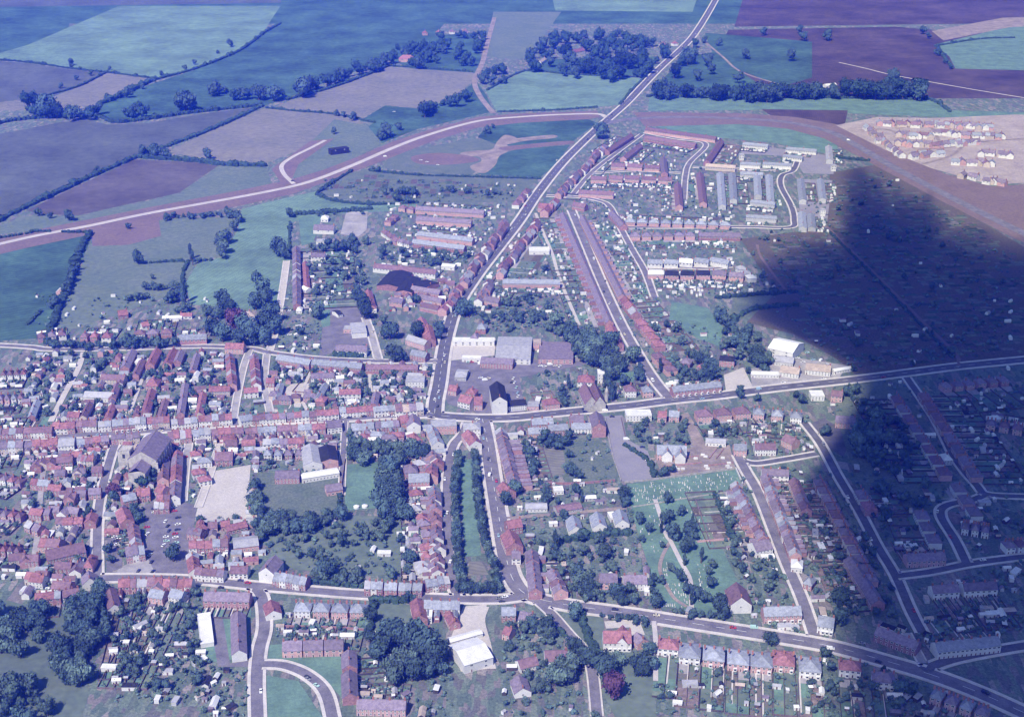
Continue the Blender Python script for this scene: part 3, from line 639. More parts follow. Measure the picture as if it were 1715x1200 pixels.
def building(name, label, cat, c, rz, w, d, e, rk, wk, rh=None, kind='gable', units=1, near=True, group=None, wins='fb', chim=True, wing=None,
             ov=.35, oe=.12, occm=1, dens=1.0, bay=False, doors=True, upper=True):
    """one building: an Empty at its base > wall, roof (> chimney), window, door, rear_wing"""
    rh = d * .36 if rh is None else rh
    root = thing(name, label, cat, (c[0], c[1], 0), rz, group)
    link('wall', wall_mesh(w, d, e, rh, kind), root, m=WALL[wk])
    rf = link('roof', roof_mesh(w, d, e, rh, kind, ov, oe), root, m=ROOF[rk])
    cs, sn = math.cos(rz), math.sin(rz)
    def wp(x, y): return (c[0] + x * cs - y * sn, c[1] + x * sn + y * cs)
    occ_poly([wp(-w / 2 - .5, -d / 2 - .5), wp(w / 2 + .5, -d / 2 - .5), wp(w / 2 + .5, d / 2 + .5), wp(-w / 2 - .5, d / 2 + .5)], occm)
    uw = w / units
    if chim and kind in ('gable', 'hip'):
        step = 1 if units < 3 else 2
        for i in range(0, units + (1 if units > 1 else 0), step):
            if units == 1:
                x = uw * .5 - .7 if kind == 'gable' else 0.8
            else:
                x = -w / 2 + i * uw
                x = max(-w / 2 + .7, min(w / 2 - .7, x))
            if near or i % 4 == 0: link('chimney', CHIM, rf, (x, 0, e + rh - .55))
    # which long side the camera sees: both sides get windows near by, far off only the side turned to the town
    ny = -1
    sides = {'f': [-1], 'b': [1], 'fb': [-1, 1], '': []}[wins]
    if not near and len(sides) == 2:
        mid = Vector((c[0], c[1], 0))
        v = Vector((-sn, cs, 0))
        sides = [1] if v.dot(-mid) > 0 else [-1]
    for s in sides:
        for i in range(units):
            x0 = -w / 2 + uw * (i + .5)
            k = max(1, int(round(uw / 2.7 * dens)))
            if not near: k = min(k, 2)
            for j in range(k):
                x = x0 + (j + .5 - k / 2) * (uw / k)
                R0 = 0 if s < 0 else math.pi
                wk_ = 'n' if uw / k < 2.9 else 'w'
                if upper and e > 4.2: link('window', WIN[wk_], root, (x, s * (d / 2 + .0), e - 1.25), R0)
                if e > 7.2: link('window', WIN[wk_], root, (x, s * (d / 2), e - 4.0), R0)
                if doors and j == 0 and near: link('door', DOOR, root, (x, s * (d / 2), 0), R0)
                elif near or not upper or e <= 4.2:
                    if bay and s < 0: link('bay_window', BAY, root, (x, s * d / 2, 0), R0)
                    else: link('window', WIN[wk_], root, (x, s * (d / 2), 1.55), R0)
    if near and kind == 'gable' and w > 6 and units <= 2:      # a window in each gable end
        for sx in (-1, 1): link('window', WIN['n'], root, (sx * w / 2, 0, e - 1.2), math.pi / 2 * sx)
    if wing:
        wl, we, side = wing
        step = 2 if units > 3 else 1
        for i in range(0, units, step):
            x = -w / 2 + uw * (i + (1 if step == 2 and i + 1 < units else .5))
            ww = min(uw * (1.15 if step == 2 else .6), 5.2)
            o = link('rear_wing', wing_mesh(ww, wl, we, 1.5, rk, wk), root, (x, side * d / 2, 0), 0 if side > 0 else math.pi)
        pl = [wp(-w / 2, side * d / 2), wp(w / 2, side * d / 2), wp(w / 2, side * (d / 2 + wl)), wp(-w / 2, side * (d / 2 + wl))]
        occ_poly(pl, occm)
    NB['count'] += 1
    return root
# gardens behind a row: ground strips, one comb of fences, later a shed and shrubs
GARD = [LAWN, MIDG, SCRUB, ALLOT, gmat('veg_bed', (.13, .15, .11), .3, .4, (.20, .155, .15), fine=.3), gmat('lawn_worn', (.16, .195, .14), .15, .1, fine=.15),
        gmat('garden_soil', (.21, .165, .155), .2, .2, fine=.25), YARD, PAVE]
SHED_AT, BUSH_AT, FENCE_N = [], [], [0]
def gardens(A, u, nrm, n, uw, d0, g, name, far, col=None):
    """A: row start on the ground, u along, nrm to the garden side, d0 where the houses end, g length"""
    rr = random.Random(int(A.x * 31 + A.y * 17) & 0xffff)
    mb = MB()
    z = .165 + (FENCE_N[0] % 12) * .0008
    if far:
        if n > 6: uw, n = uw * 2, n // 2
    fe = MB()
    H_, T = 1.35, .11
    def bar(p, q, h=H_):
        t = (q - p).normalized(); k = Vector((-t.y, t.x, 0)) * T
        v = [p - k, q - k, q + k, p + k]
        v = [(a.x, a.y, .01) for a in v] + [(a.x, a.y, h) for a in v]
        fe.solid(v, [(4, 5, 6, 7), (0, 1, 5, 4), (1, 2, 6, 5), (2, 3, 7, 6), (3, 0, 4, 7)])
    ends = []
    for i in range(n):
        p = A + u * (uw * i)
        gl = g
        cuts = [0, rr.uniform(.12, .25), rr.uniform(.4, .65), rr.uniform(.75, .9), 1]
        for a, b in zip(cuts, cuts[1:]):
            mi = 7 if a == 0 and rr.random() < .6 else rr.choice([0, 0, 1, 1, 2, 3, 4, 5, 6])
            q0 = p + nrm * (d0 + gl * a); q1 = p + nrm * (d0 + gl * b)
            q = [q0, q0 + u * uw, q1 + u * uw, q1]
            if any(on_road(x) for x in q): continue
            if (q[1] - q[0]).cross(q[2] - q[1]).z < 0: q = q[::-1]
            mb.face([(x.x, x.y, z) for x in q], mi)
        for rep in range(2):
            if rr.random() < (.8 if far else .55): SHED_AT.append((p + nrm * (d0 + gl * rr.uniform(.35, .97)) + u * uw * rr.uniform(.2, .8), math.atan2(u.y, u.x), rr.random()))
        if rr.random() < .6:                     # a garden path of pale slabs or cinders
            q0 = p + u * (uw * rr.choice([.08, .5, .9])) + nrm * d0; q1 = q0 + nrm * gl * rr.uniform(.5, 1)
            q = [q0, q0 + u * .9, q1 + u * .9, q1]
            if not any(on_road(x) for x in q):
                if (q[1] - q[0]).cross(q[2] - q[1]).z < 0: q = q[::-1]
                mb.face([(x.x, x.y, z + .012) for x in q], 8)
        for q in range(4 if not far else 8):
            BUSH_AT.append((p + nrm * (d0 + gl * rr.uniform(.12, 1)) + u * (uw * rr.uniform(.05, .95)), rr.uniform(.7, 2.3) * (1 if rr.random() < .8 else 1.6)))
    def clear(p, q): return not any(on_road(p.lerp(q, k / 6)) for k in range(7))
    B0 = A + nrm * (d0 + g); B1 = B0 + u * (uw * n)
    if clear(B0, B1): bar(B0, B1)
    for i in range(n + 1 if fe.f else 0):
        p = A + u * (uw * i)
        a, b = p + nrm * (d0 + .3), p + nrm * (d0 + g + T)
        if clear(a, b): bar(a, b)
    if mb.f: tag(link('garden_ground', mb.mesh('garden_ground', GARD)), None, None, None, 'structure')
    if fe.f:
        FENCE_N[0] += 1
        br = rr.random() < .4
        tag(link('garden_fence', fe.mesh('garden_fence', [M_BWALL if br else M_FENCE])),
            f"{'brick walls' if br else 'dark fences'} between gardens {name}", 'fence')
ROWS_N = {}
def row(kind, x0, y0, x1, y1, n, d, e, roofs, walls, g, name, anchor='', far=None, rh=None, wing=None, dens=1.0, rt=None, wins='fb', gap=None, hv=.45, bay=False):
    rr = random.Random(hash_(name))
    rh = d * .36 if rh is None else rh
    if 'High Street' in name: e, rh = e - .8, rh * .85
    if rt == 'flat': rh = .4
    A, B = G(x0, y0, e + rh), G(x1, y1, e + rh)
    A.z = B.z = 0
    D = B - A
    L = D.length
    u = D / L
    nrm = Vector((-u.y, u.x, 0))
    rz = math.atan2(u.y, u.x)
    if far is None: far = (y0 + y1) / 2 < 640
    uw = L / n
    flip = 0
    if kind == 'T':
        c = (A + B) / 2
        lab = f"{WN[walls[0]]} terrace with {RN[roofs[0]]} roof {name}"
        wg = (wing[0], wing[1], 1 if g > 0 else -1) if wing else None
        building('terrace', lab, 'terrace', c, rz, L, d, e, roofs[0], walls[0], rh, rt or 'gable', n, not far, 'terraces of the town', wins, wing=wg, dens=dens, bay=bay)
    else:
        for i in range(n):
            p = A + u * (uw * (i + .5))
            de, dh = (rr.uniform(-hv, hv * 1.6), rr.uniform(-.25, .35)) if kind == 'H' else (0, 0)
            rk, wk = rr.choice(roofs), rr.choice(walls)
            if kind == 'H' and rr.random() < .22: rk = rr.choice('spbg')
            if kind == 'H' and rr.random() < .15: wk = 'W'
            if kind == 'H' and ('main road' in name or 'narrow avenue' in name):
                if rr.random() < .10: continue
                p = p + nrm * rr.uniform(-2.5, 2.5)
            o = f"{ordn(i)} from {anchor.removeprefix('the ')} " if n > 1 else ''
            if kind == 'H':
                cat, wd = 'house', uw - .06
                nm = 'terraced_house' if wing or far else 'shop_house' if 'High Street' in name else 'town_house'
                lab = f"{RN[rk]}-roofed {WN[wk]} house, {o}{name}"
                wg = (wing[0], wing[1], 1 if g > 0 else -1) if wing and rr.random() < .75 else None
                building(nm, lab, cat, p, rz, wd, d + rr.uniform(-.6, .6), e + de, rk, wk, rh + dh, rt or 'gable', 1, not far, 'houses ' + name, wins, wing=wg, dens=dens, oe=0.0, bay=bay)
            elif kind == 'S':
                wd = uw * (gap or .8)
                lab = f"{RN[rk]}-roofed {WN[wk]} semi-detached pair, {o}{name}"
                building('semi_detached_pair', lab, 'house', p, rz, wd, d, e, rk, wk, rh, rt or 'hip', 2, not far, 'houses ' + name, wins, dens=dens, bay=bay)
            else:
                wd = uw * (gap or .72)
                if 'building site' in name:
                    p = p + Vector((rr.uniform(-4, 4), rr.uniform(-6, 6), 0)); rz = math.atan2(u.y, u.x) + rr.choice([0, 0, 1.57]) + rr.uniform(-.15, .15)
                    wd = rr.uniform(9, 15)
                elif 'yard' in name or 'plots' in name or 'behind' in name or 'outhouses' in name:      # irregular old courts
                    p = p + Vector((rr.uniform(-5, 5), rr.uniform(-6, 6), 0)); rz = math.atan2(u.y, u.x) + rr.choice([0, 0, 1.57]) + rr.uniform(-.2, .2)
                    wd = rr.uniform(7, 12.5)
                lab = f"{RN[rk]}-roofed {WN[wk]} detached house, {o}{name}"
                building('detached_house', lab, 'house', p, rz, wd, d, e, rk, wk, rh, rt or 'hip', 1, not far, 'houses ' + name, wins, dens=dens, bay=bay)
    if g:
        s = nrm if g > 0 else -nrm
        g *= 1.45
        gardens(A, u, s, n if kind != 'S' else 2 * n, uw if kind != 'S' else uw / 2, d / 2 + (wing[0] if wing else 0), abs(g), name, far)
def hash_(s):
    h = 7
    for ch in s: h = (h * 131 + ord(ch)) & 0x7fffffff
    return h
def one(name, label, cat, x0, y0, x1, y1, d, e, rk, wk, rh=None, kind='gable', units=1, **k):
    rh_ = (d * .36 if rh is None else rh) if kind != 'flat' else .4
    A, B = G(x0, y0, e + rh_), G(x1, y1, e + rh_)
    A.z = B.z = 0
    D = B - A
    return building(name, label, cat, (A + B) / 2, math.atan2(D.y, D.x), D.length, d, e, rk, wk, rh_, kind, units, near=k.pop('near', (y0 + y1) / 2 > 560), **k)
# ---------------------------------------------------------------- rows of houses: ridge ends in survey points, houses, depth, eaves, roofs, walls, garden
HS = 'in the High Street row facing the church'
# High Street, far side
row('H', 40, 716, 88, 715, 4, 9, 5.6, 'bb', 'RW', 34, 'at the west end of the High Street far side', 'the west')
row('H', 88, 708, 126, 706, 3, 10, 6.2, 'r', 'WR', 36, 'in the tall red-roofed run of the High Street', 'the west')
row('H', 127, 704, 162, 703, 3, 10, 6.2, 'b', 'RW', 30, 'in the brown-roofed run of the High Street', 'the west')
row('H', 164, 706, 186, 704, 2, 9, 5.6, 's', 'W', 24, 'west of the long slate High Street run', 'the west')
row('H', 187, 702, 244, 697, 6, 10, 6.6, 's', 'RRW', 34, 'in the tall slate run facing the old church', 'the west', bay=True)
row('H', 245, 699, 284, 697, 4, 9, 5.4, 'br', 'RY', 28, 'just past the slate run facing the church', 'the west')
row('H', 286, 703, 330, 698, 4, 9, 5.8, 'gs', 'W', 24, 'in the white-fronted High Street run', 'the west')
row('H', 332, 697, 388, 692, 5, 9, 5.4, 'brb', 'WR', 26, 'between white fronts and the side street', 'the west')
row('H', 400, 696, 421, 692, 2, 10, 6.6, 's', 'W', 20, 'just east of the High Street side street', 'the west')
row('H', 422, 696, 478, 691, 5, 9, 5.4, 'rbp', 'WRW', 26, 'mid High Street beyond the side street', 'the west')
row('H', 480, 691, 567, 685, 7, 9, 5.6, 'bprs', 'WRW', 30, 'in the long mixed High Street run', 'the west')
row('H', 568, 683, 624, 679, 5, 9, 5.6, 'r', 'WR', 20, 'in the bright red-roofed High Street run', 'the west')
row('H', 625, 682, 660, 677, 3, 9, 5.8, 's', 'RW', 18, 'past the bright red High Street run', 'the west')
row('H', 661, 678, 708, 674, 4, 11, 5.4, 'gt', 'WY', 0, 'on the corner west of the crossroads', 'the west')
# High Street, near side (we look on their backs)
row('H', 40, 738, 97, 734, 4, 10, 5.6, 'prb', 'RY', -22, 'in the near High Street row, west end', 'the west', wing=(5, 3.4))
one('shop_hall', 'large grey-roofed hall with white windows backing the High Street west end', 'hall', 98, 735, 125, 733, 16, 5.5, 'g', 'W', 2.6)
row('H', 128, 735, 182, 729, 4, 9, 5.4, 'pbr', 'RYW', -18, 'in the near High Street row before the church lane', 'the west', wing=(5, 3.4))
row('H', 186, 728, 234, 725, 4, 7, 5.0, 'p', 'YR', 0, 'in the low dark row beside the old church', 'the west')
row('H', 280, 722, 320, 718, 4, 12, 5.4, 'r', 'WR', -12, 'in the broad red roofs east of the church', 'the west')
row('H', 322, 719, 352, 716, 3, 10, 5.4, 's', 'RW', -14, 'in the slate roofs east of the church', 'the west')
row('H', 354, 719, 408, 715, 5, 10, 5.6, 'rb', 'RY', -20, 'in the near High Street red-brown roofs', 'the west', wing=(6, 3.6))
row('H', 410, 717, 462, 712, 5, 9, 5.6, 'rbs', 'RW', -18, 'in the near High Street middle run', 'the west', wing=(6, 3.6))
row('H', 464, 714, 545, 709, 7, 9, 5.6, 'brs', 'RWY', -20, 'in the near High Street run west of the lane', 'the west', wing=(6, 3.6))
row('H', 547, 710, 572, 708, 2, 14, 5.2, 'g', 'W', 0, 'beside the lane with pale sheet roofs', 'the west', rt='flat')
row('H', 588, 710, 626, 707, 3, 10, 5.8, 's', 'RW', -14, 'east of the garden lane in slate', 'the lane', wing=(6, 3.6))
row('H', 627, 707, 668, 703, 4, 10, 5.8, 'sp', 'RW', -14, 'backing the walled garden on High Street', 'the lane', wing=(7, 3.8))
row('H', 669, 697, 683, 695, 1, 11, 6.6, 'r', 'R', 0, 'tall and red by the crossroads corner')
one('gabled_house', 'white gable-fronted house on the near corner of the crossroads', 'house', 691, 692, 693, 706, 11, 6.5, 'p', 'W', 4)
# burgage plots north of the High Street
for q in [(222, 583, 208, 612, 8, 'p', 'R', 5), (263, 582, 250, 607, 8, 'r', 'R', 5), (291, 582, 279, 606, 8, 'r', 'P', 5), (303, 585, 296, 602, 7, 'p', 'R', 3),
          (254, 650, 243, 686, 7, 'r', 'R', 5), (188, 676, 180, 697, 6, 'r', 'R', 3), (277, 668, 268, 697, 6, 'b', 'R', 3), (150, 672, 138, 695, 6, 'b', 'Y', 3), (196, 640, 187, 664, 6, 'b', 'R', 3),
          (62, 668, 52, 694, 6, 's', 'R', 4), (238, 600, 226, 625, 6, 'b', 'R', 4), (330, 590, 322, 618, 6, 'p', 'R', 4), (340, 655, 333, 690, 6, 'r', 'Y', 4), (310, 640, 302, 690, 6, 'p', 'R', 4),
          (470, 640, 462, 668, 6, 's', 'R', 4), (630, 655, 626, 675, 6, 'p', 'R', 3), (545, 640, 530, 665, 6, 's', 'Y', 3)]:
    ROWS_N['burg'] = ROWS_N.get('burg', 0) + 1
    row('T', q[0], q[1], q[2], q[3], q[7], q[4], 4.4, q[5], q[6], 0, 
        ['by the western tree-lined road bend', 'in the middle cottage court under the trees', 'in the east cottage court under the trees', 'beside the east cottage court yard', 'end-on behind the tall slate run',
         'end-on behind the brown High Street roofs', 'end-on behind the white High Street fronts', 'end-on beside the cream lane', 'below the brown malthouse', 'end-on at the far west plot',
         'end-on in the narrow cream-path plot', 'end-on past the cottage courts', 'end-on west of the side street', 'end-on in the wooded plot', 'end-on behind the mixed High Street run', 'end-on behind the corner grey roofs',
         'end-on along the sandy passage'][ROWS_N['burg'] - 1])
one('malthouse', 'brown roofed outbuilding with dark arches in the High Street back plots', 'outbuilding', 170, 626, 210, 628, 9, 4.5, 'b', 'Y', 3)
one('workshop', 'grey-roofed workshop with cream front in the western back plots', 'workshop', 142, 655, 191, 657, 10, 4.2, 'g', 'W', 3)
one('cottage', 'red-roofed cottage close behind the tall red High Street run', 'cottage', 114, 689, 134, 690, 8, 4.5, 'r', 'R')
one('oast', 'round-looking red roofed building among trees behind High Street', 'outbuilding', 246, 632, 266, 632, 13, 4.5, 'r', 'R', 5, 'hip')
one('garage_hall', 'wide red-roofed building closing the side street top', 'building', 378, 574, 409, 575, 10, 5, 'r', 'P')
row('H', 384, 590, 389, 642, 9, 8, 5, 'r', 'PR', 0, 'down the west of the red side street', 'the top', wins='fb')
row('H', 425, 592, 429, 642, 8, 8, 5, 'r', 'PR', 0, 'down the east of the red side street', 'the top', wins='fb')
row('T', 350, 647, 385, 646, 4, 8, 5, 'r', 'Y', 0, 'across the foot of the red side street')
row('T', 408, 650, 432, 648, 3, 8, 5, 'r', 'W', 0, 'with white ends by the red side street')
one('cottage', 'red-roofed cottage beside the pale lane east of red side street', 'cottage', 446, 633, 460, 633, 8, 4.5, 'r', 'R')
row('T', 465, 593, 521, 602, 8, 9, 5.2, 's', 'R', -30, 'on the near side of the school road')
row('T', 523, 601, 607, 608, 11, 9, 5.2, 's', 'R', -34, 'curving below the school')
row('T', 613, 610, 700, 611, 9, 8, 5, 'b', 'R', -18, 'east of the school lane foot')
row('T', 521, 625, 560, 624, 5, 8, 5, 'p', 'W', -10, 'with white backs below the school road')
row('T', 568, 652, 604, 651, 5, 8, 5, 'r', 'W', -8, 'in red tiles behind the bright red run')
row('D', 440, 655, 560, 660, 5, 8, 4.6, 'pbr', 'RYW', -10, 'scattered in plots behind the mixed run', 'the west')
one('office', 'pale flat-roofed block west of the main road by the crossroads', 'office', 680, 634, 711, 634, 13, 5.5, 'g', 'W', kind='flat')
one('garage_hall', 'grey garage hall by the main road north-west of crossroads', 'garage', 683, 624, 708, 625, 9, 4, 'g', 'W')
# west of the town, by the tree-lined road
row('D', 60, 558, 112, 552, 3, 9, 5, 'rpb', 'RWY', 14, 'on the far western road', 'the west')
row('D', 133, 556, 166, 556, 2, 9, 5.2, 'br', 'RW', 16, 'past the field-edge house', 'the west')
row('D', 168, 556, 190, 556, 1, 10, 5.2, 'r', 'W', 16, 'with bright roof on the tree-lined road')
row('S', 222, 552, 290, 549, 3, 9, 5.2, 'bp', 'WR', 26, 'below the white garden sheds', 'the west')
row('T', 297, 561, 346, 559, 7, 9, 5.4, 's', 'R', 20, 'facing the tree-lined road')
one('barn', 'red-roofed barn in the orchard plots at the meadow edge', 'barn', 197, 520, 213, 518, 10, 4, 'r', 'R')
one('cottage', 'white-walled cottage with red extension below the orchard plots', 'cottage', 236, 540, 248, 538, 8, 4.4, 'r', 'W')
one('glasshouse', 'long low white glasshouse among gardens by tall poplar', 'glasshouse', 272, 529, 305, 528, 7, 2.2, 'w', 'W', 1.2, chim=False)
row('T', 302, 524, 322, 524, 3, 6, 3, 'r', 'W', 0, 'low beside the white glasshouse')
one('pavilion', 'cream house half hidden by copper beech', 'house', 407, 521, 426, 520, 10, 5.5, 't', 'W', kind='hip')
one('field_barn', 'small white barn beside the field hedge tree', 'barn', 100, 484, 107, 477, 9, 3.4, 'w', 'P')
# north-west estate
row('T', 697, 345, 811, 352, 14, 9, 5.2, 'p', 'P', 22, 'northernmost in the brick estate', wing=(3, 3))
row('T', 698, 362, 790, 368, 12, 9, 5.2, 'p', 'P', -12, 'second down in the brick estate')
row('T', 700, 387, 793, 398, 12, 9, 5.2, 's', 'P', 14, 'third down in the brick estate')
row('T', 692, 400, 779, 411, 12, 9, 5.2, 's', 'R', -22, 'lowest in the brick estate')
row('T', 627, 441, 731, 452, 10, 9, 5.4, 'b', 'W', 12, 'above the black-roofed works')
row('S', 668, 342, 696, 346, 2, 8, 5, 'b', 'P', 0, 'at the top of the cul-de-sac', 'the west')
row('S', 648, 368, 664, 356, 2, 8, 5, 'b', 'P', 0, 'on the bend of the cul-de-sac', 'the west')
row('S', 642, 382, 668, 400, 3, 8, 5, 'b', 'WP', 0, 'down the west of the cul-de-sac', 'the top')
row('S', 668, 398, 690, 404, 2, 8, 5, 'p', 'W', 0, 'at the foot of the cul-de-sac', 'the west')
one('school', 'infants school with purple roof and white front by northern playing yard', 'school', 526, 376, 560, 377, 12, 5, 'p', 'W')
one('school_wing', 'white low school block with dark windows above the tree clump', 'school', 530, 402, 549, 402, 8, 3.4, 'g', 'W', kind='flat')
one('school_canteen', 'bright white round-ended canteen by the northern hedge', 'canteen', 538, 360, 550, 360, 11, 4, 'w', 'W', 3, 'hip', chim=False)
row('H', 496, 412, 497, 507, 16, 8, 5, 'p', 'RW', 40, 'down the lane beside the recreation field', 'the top', wins='b')
row('T', 511, 437, 514, 478, 6, 6, 3.4, 'r', 'R', 0, 'of low sheds behind the recreation lane')
row('T', 521, 424, 545, 424, 4, 8, 5, 'p', 'W', 8, 'end of the allotments above the lane')
one('works', 'large black-roofed works hall with twin ridges', 'works', 650, 476, 672, 452, 25, 4.6, 'k', 'R', 2.4)
one('works', 'second black-roofed works hall beside the cobbled lane', 'works', 676, 486, 692, 462, 17, 4.6, 'k', 'R', 2)
one('works', 'smaller black-roofed works hall nearest the main road', 'works', 702, 470, 722, 476, 24, 4.4, 'k', 'R', 2)
one('shed_hall', 'long white-roofed hall by the estate entrance', 'hall', 741, 441, 763, 443, 9, 4, 'w', 'W', 1.4, chim=False)
row('T', 655, 497, 676, 500, 4, 9, 5, 'p', 'P', 0, 'just below the black-roofed works')
row('T', 616, 484, 623, 511, 4, 8, 5, 'r', 'R', 0, 'in crimson beside the tall trees')
one('shed_hall', 'white-roofed shed at the foot of the crimson terrace', 'shed', 619, 515, 631, 515, 8, 3, 'w', 'W', 1)
one('house_wing', 'red-roofed range facing the main road bend', 'house', 705, 530, 717, 556, 9, 5.6, 'r', 'R')
one('house_wing', 'long red-roofed range behind the main road bend', 'house', 716, 542, 722, 566, 9, 5.6, 'r', 'R')
one('villa', 'pale-roofed villa in gardens west of the main road', 'house', 684, 560, 716, 570, 9, 5.4, 'g', 'P')
one('villa', 'red brick villa with slate roof above the school road', 'house', 690, 585, 716, 590, 9, 5.4, 's', 'R')
one('school', 'gabled junior school with lavender roof above the green hedge', 'school', 563, 577, 615, 579, 10, 5.4, 'p', 'W', dens=1.2)
one('gym', 'pale flat-roofed school gymnasium', 'school', 598, 540, 602, 557, 14, 5, 'g', 'W', kind='flat')
one('classroom_block', 'pale flat classroom block beside the gymnasium', 'school', 576, 548, 591, 548, 10, 3.5, 'g', 'P', kind='flat')
one('classroom_block', 'dark-roofed hut on the school lawn', 'hut', 561, 522, 569, 520, 12, 3.2, 'k', 'W', 1.4, chim=False)
one('scout_hut', 'bright white barrel hut by the recreation lane foot', 'hut', 497, 514, 506, 514, 9, 3, 'w', 'W', 2.2, 'hip', chim=False)
one('scout_hut', 'small white hut halfway down the recreation lane', 'hut', 508, 478, 517, 483, 7, 3, 'w', 'W', 1.6, chim=False)
row('H', 848, 366, 773, 470, 19, 9, 5.2, 'pb', 'RPW', 16, 'along the west of the main road', 'the north end', far=True)
row('H', 768, 477, 744, 516, 6, 9, 5.2, 'pr', 'RP', 14, 'on the main road bend', 'the north end', far=True)
row('T', 690, 478, 738, 486, 7, 8, 5, 'p', 'R', 0, 'in the yards east of the works')
row('T', 700, 492, 742, 500, 6, 8, 5, 'p', 'P', 0, 'second in the yards east of the works')
row('T', 706, 506, 736, 512, 5, 8, 5, 'b', 'R', 0, 'lowest in the yards east of the works')
row('D', 885, 312, 862, 340, 3, 9, 5, 'br', 'WP', 0, 'at the main road allotment corner', 'the north end')
# main road, east side
row('H', 1012, 241, 934, 322, 22, 9, 5.2, 'pb', 'RP', 16, 'along the north-east of the main road', 'the bypass end', far=True)
row('H', 928, 331, 912, 352, 4, 10, 5.4, 'r', 'PR', 0, 'beside the track mouth on the main road', 'the north end', far=True)
row('H', 902, 366, 834, 455, 15, 9, 5.2, 'pbr', 'RWP', 20, 'along the east of the main road', 'the north end', far=True)
row('H', 823, 466, 801, 500, 6, 9, 5.2, 'p', 'RW', 16, 'on the east of the main road bend', 'the north end', far=True)
row('T', 903, 340, 927, 342, 4, 12, 5.4, 'r', 'P', 0, 'with great red roof by the track mouth')
one('garage_hall', 'bright white flat-roofed building with yard by the sandy track', 'building', 886, 417, 920, 417, 14, 4, 'w', 'W', kind='flat')
row('T', 842, 467, 938, 468, 14, 9, 5.4, 's', 'P', -10, 'between main road and sandy track')
row('T', 812, 495, 838, 500, 4, 9, 5.2, 'p', 'P', 0, 'short by the main road bend')
one('villa', 'red-hipped house in gardens east of the main road', 'house', 800, 540, 815, 541, 11, 5.4, 's', 'R', 4, 'hip')
one('villa', 'purple-hipped house next below on the main road', 'house', 790, 556, 802, 557, 10, 5, 'p', 'R', 4, 'hip')
# the street of two long terraces
row('T', 942, 355, 1021, 536, 38, 8, 5.2, 'p', 'R', -18, 'lining the west of the long straight street', wing=(6, 4.0))
row('T', 976, 362, 1042, 492, 30, 8, 5.2, 'p', 'P', 18, 'lining the east of the long straight street', wing=(6, 4.0))
row('H', 1046, 496, 1066, 520, 3, 10, 5.6, 'r', 'R', 20, 'red-roofed below the long east terrace', 'the top')
row('D', 1070, 528, 1108, 575, 4, 10, 5.6, 'r', 'RP', 22, 'lower down the long street east side', 'the top')
row('H', 1022, 542, 1037, 572, 3, 10, 5.6, 'r', 'RP', -18, 'red-roofed below the long west terrace', 'the top')
row('T', 961, 338, 982, 342, 3, 9, 5.2, 'b', 'R', 0, 'across the head of the long street')
row('D', 1098, 585, 1128, 615, 3, 10, 5.6, 'rb', 'PR', 12, 'beside the wood on the long street', 'the top')
# north-east estates
row('T', 1082, 213, 1200, 229, 14, 9, 5, 'b', 'P', 10, 'on the north rim of the brick crescent')
row('T', 1080, 227, 1166, 240, 10, 9, 5, 'b', 'R', -16, 'second in the brick crescent')
row('T', 1208, 233, 1184, 268, 6, 9, 5, 'b', 'R', 18, 'down the east of the brick crescent')
row('T', 1182, 274, 1232, 277, 6, 8, 5, 't', 'Y', 16, 'buff and low above the estate road')
row('T', 1057, 223, 1016, 250, 6, 9, 5, 'b', 'R', -14, 'by the lone dark tree at the junction')
row('T', 1072, 240, 1044, 262, 5, 9, 5, 'b', 'P', 12, 'facing the dark-tree terrace')
row('T', 1024, 273, 1047, 274, 4, 9, 5, 'b', 'P', 20, 'west of three on the cross road')
row('T', 1051, 274, 1076, 275, 4, 9, 5, 'b', 'P', 20, 'middle of three on the cross road')
row('T', 1080, 276, 1105, 277, 4, 9, 5, 'b', 'P', 18, 'east of three on the cross road')
row('T', 1111, 262, 1113, 287, 4, 9, 5, 'p', 'R', 0, 'end-on east of the cross road')
for i, q in enumerate([(990, 295, 1016, 296), (1020, 294, 1043, 295), (1047, 294, 1071, 295), (1075, 295, 1099, 296), (1103, 296, 1126, 297)]):
    row('T', *q, 4, 9, 5, 'b', 'P', -16, ordn(i) + ' of five below the cross road')
row('T', 970, 318, 1028, 321, 9, 9, 5.2, 'b', 'P', 8, 'above the street head terrace')
row('T', 1172, 287, 1178, 337, 8, 9, 5, 'b', 'P', -12, 'down the brick estate east street')
row('T', 1135, 305, 1138, 342, 6, 9, 5, 'b', 'P', -12, 'down the brick estate west street')
row('T', 1025, 352, 1045, 375, 4, 9, 5, 'p', 'R', 8, 'on the bend by the brick estate')
row('S', 1046, 365, 1225, 371, 9, 9, 5.4, 's', 'P', 22, 'in the slate row above the estate road', 'the bend', gap=.82)
row('S', 1055, 389, 1165, 388, 6, 9, 5.4, 'p', 'P', -22, 'in the pink row below the estate road', 'the bend', gap=.82)
row('T', 1170, 389, 1240, 390, 7, 9, 5.2, 'p', 'R', -20, 'past the pink semi-detached row')
for i, q in enumerate([(1085, 434, 1110, 435), (1113, 434, 1136, 435), (1138, 432, 1161, 434), (1164, 431, 1188, 434), (1191, 430, 1222, 436)]):
    row('T', *q, 4, 9, 5.2, 's' if i not in (2,) else 'w', 'W', 8, ordn(i) + ' of the bright white row')
for i, q in enumerate([(1085, 452, 1111, 452), (1114, 453, 1137, 454), (1140, 453, 1163, 454), (1166, 453, 1189, 453), (1194, 452, 1217, 454), (1222, 455, 1246, 457)]):
    row('T', *q, 4, 9, 5.2, 'w' if i == 0 else 'k' if i < 4 else 'p', 'P', -20, ordn(i) + ' below the bright white row')
row('D', 1238, 440, 1262, 462, 3, 9, 5, 'wg', 'W', 0, 'at the allotment edge of the white row', 'the north')
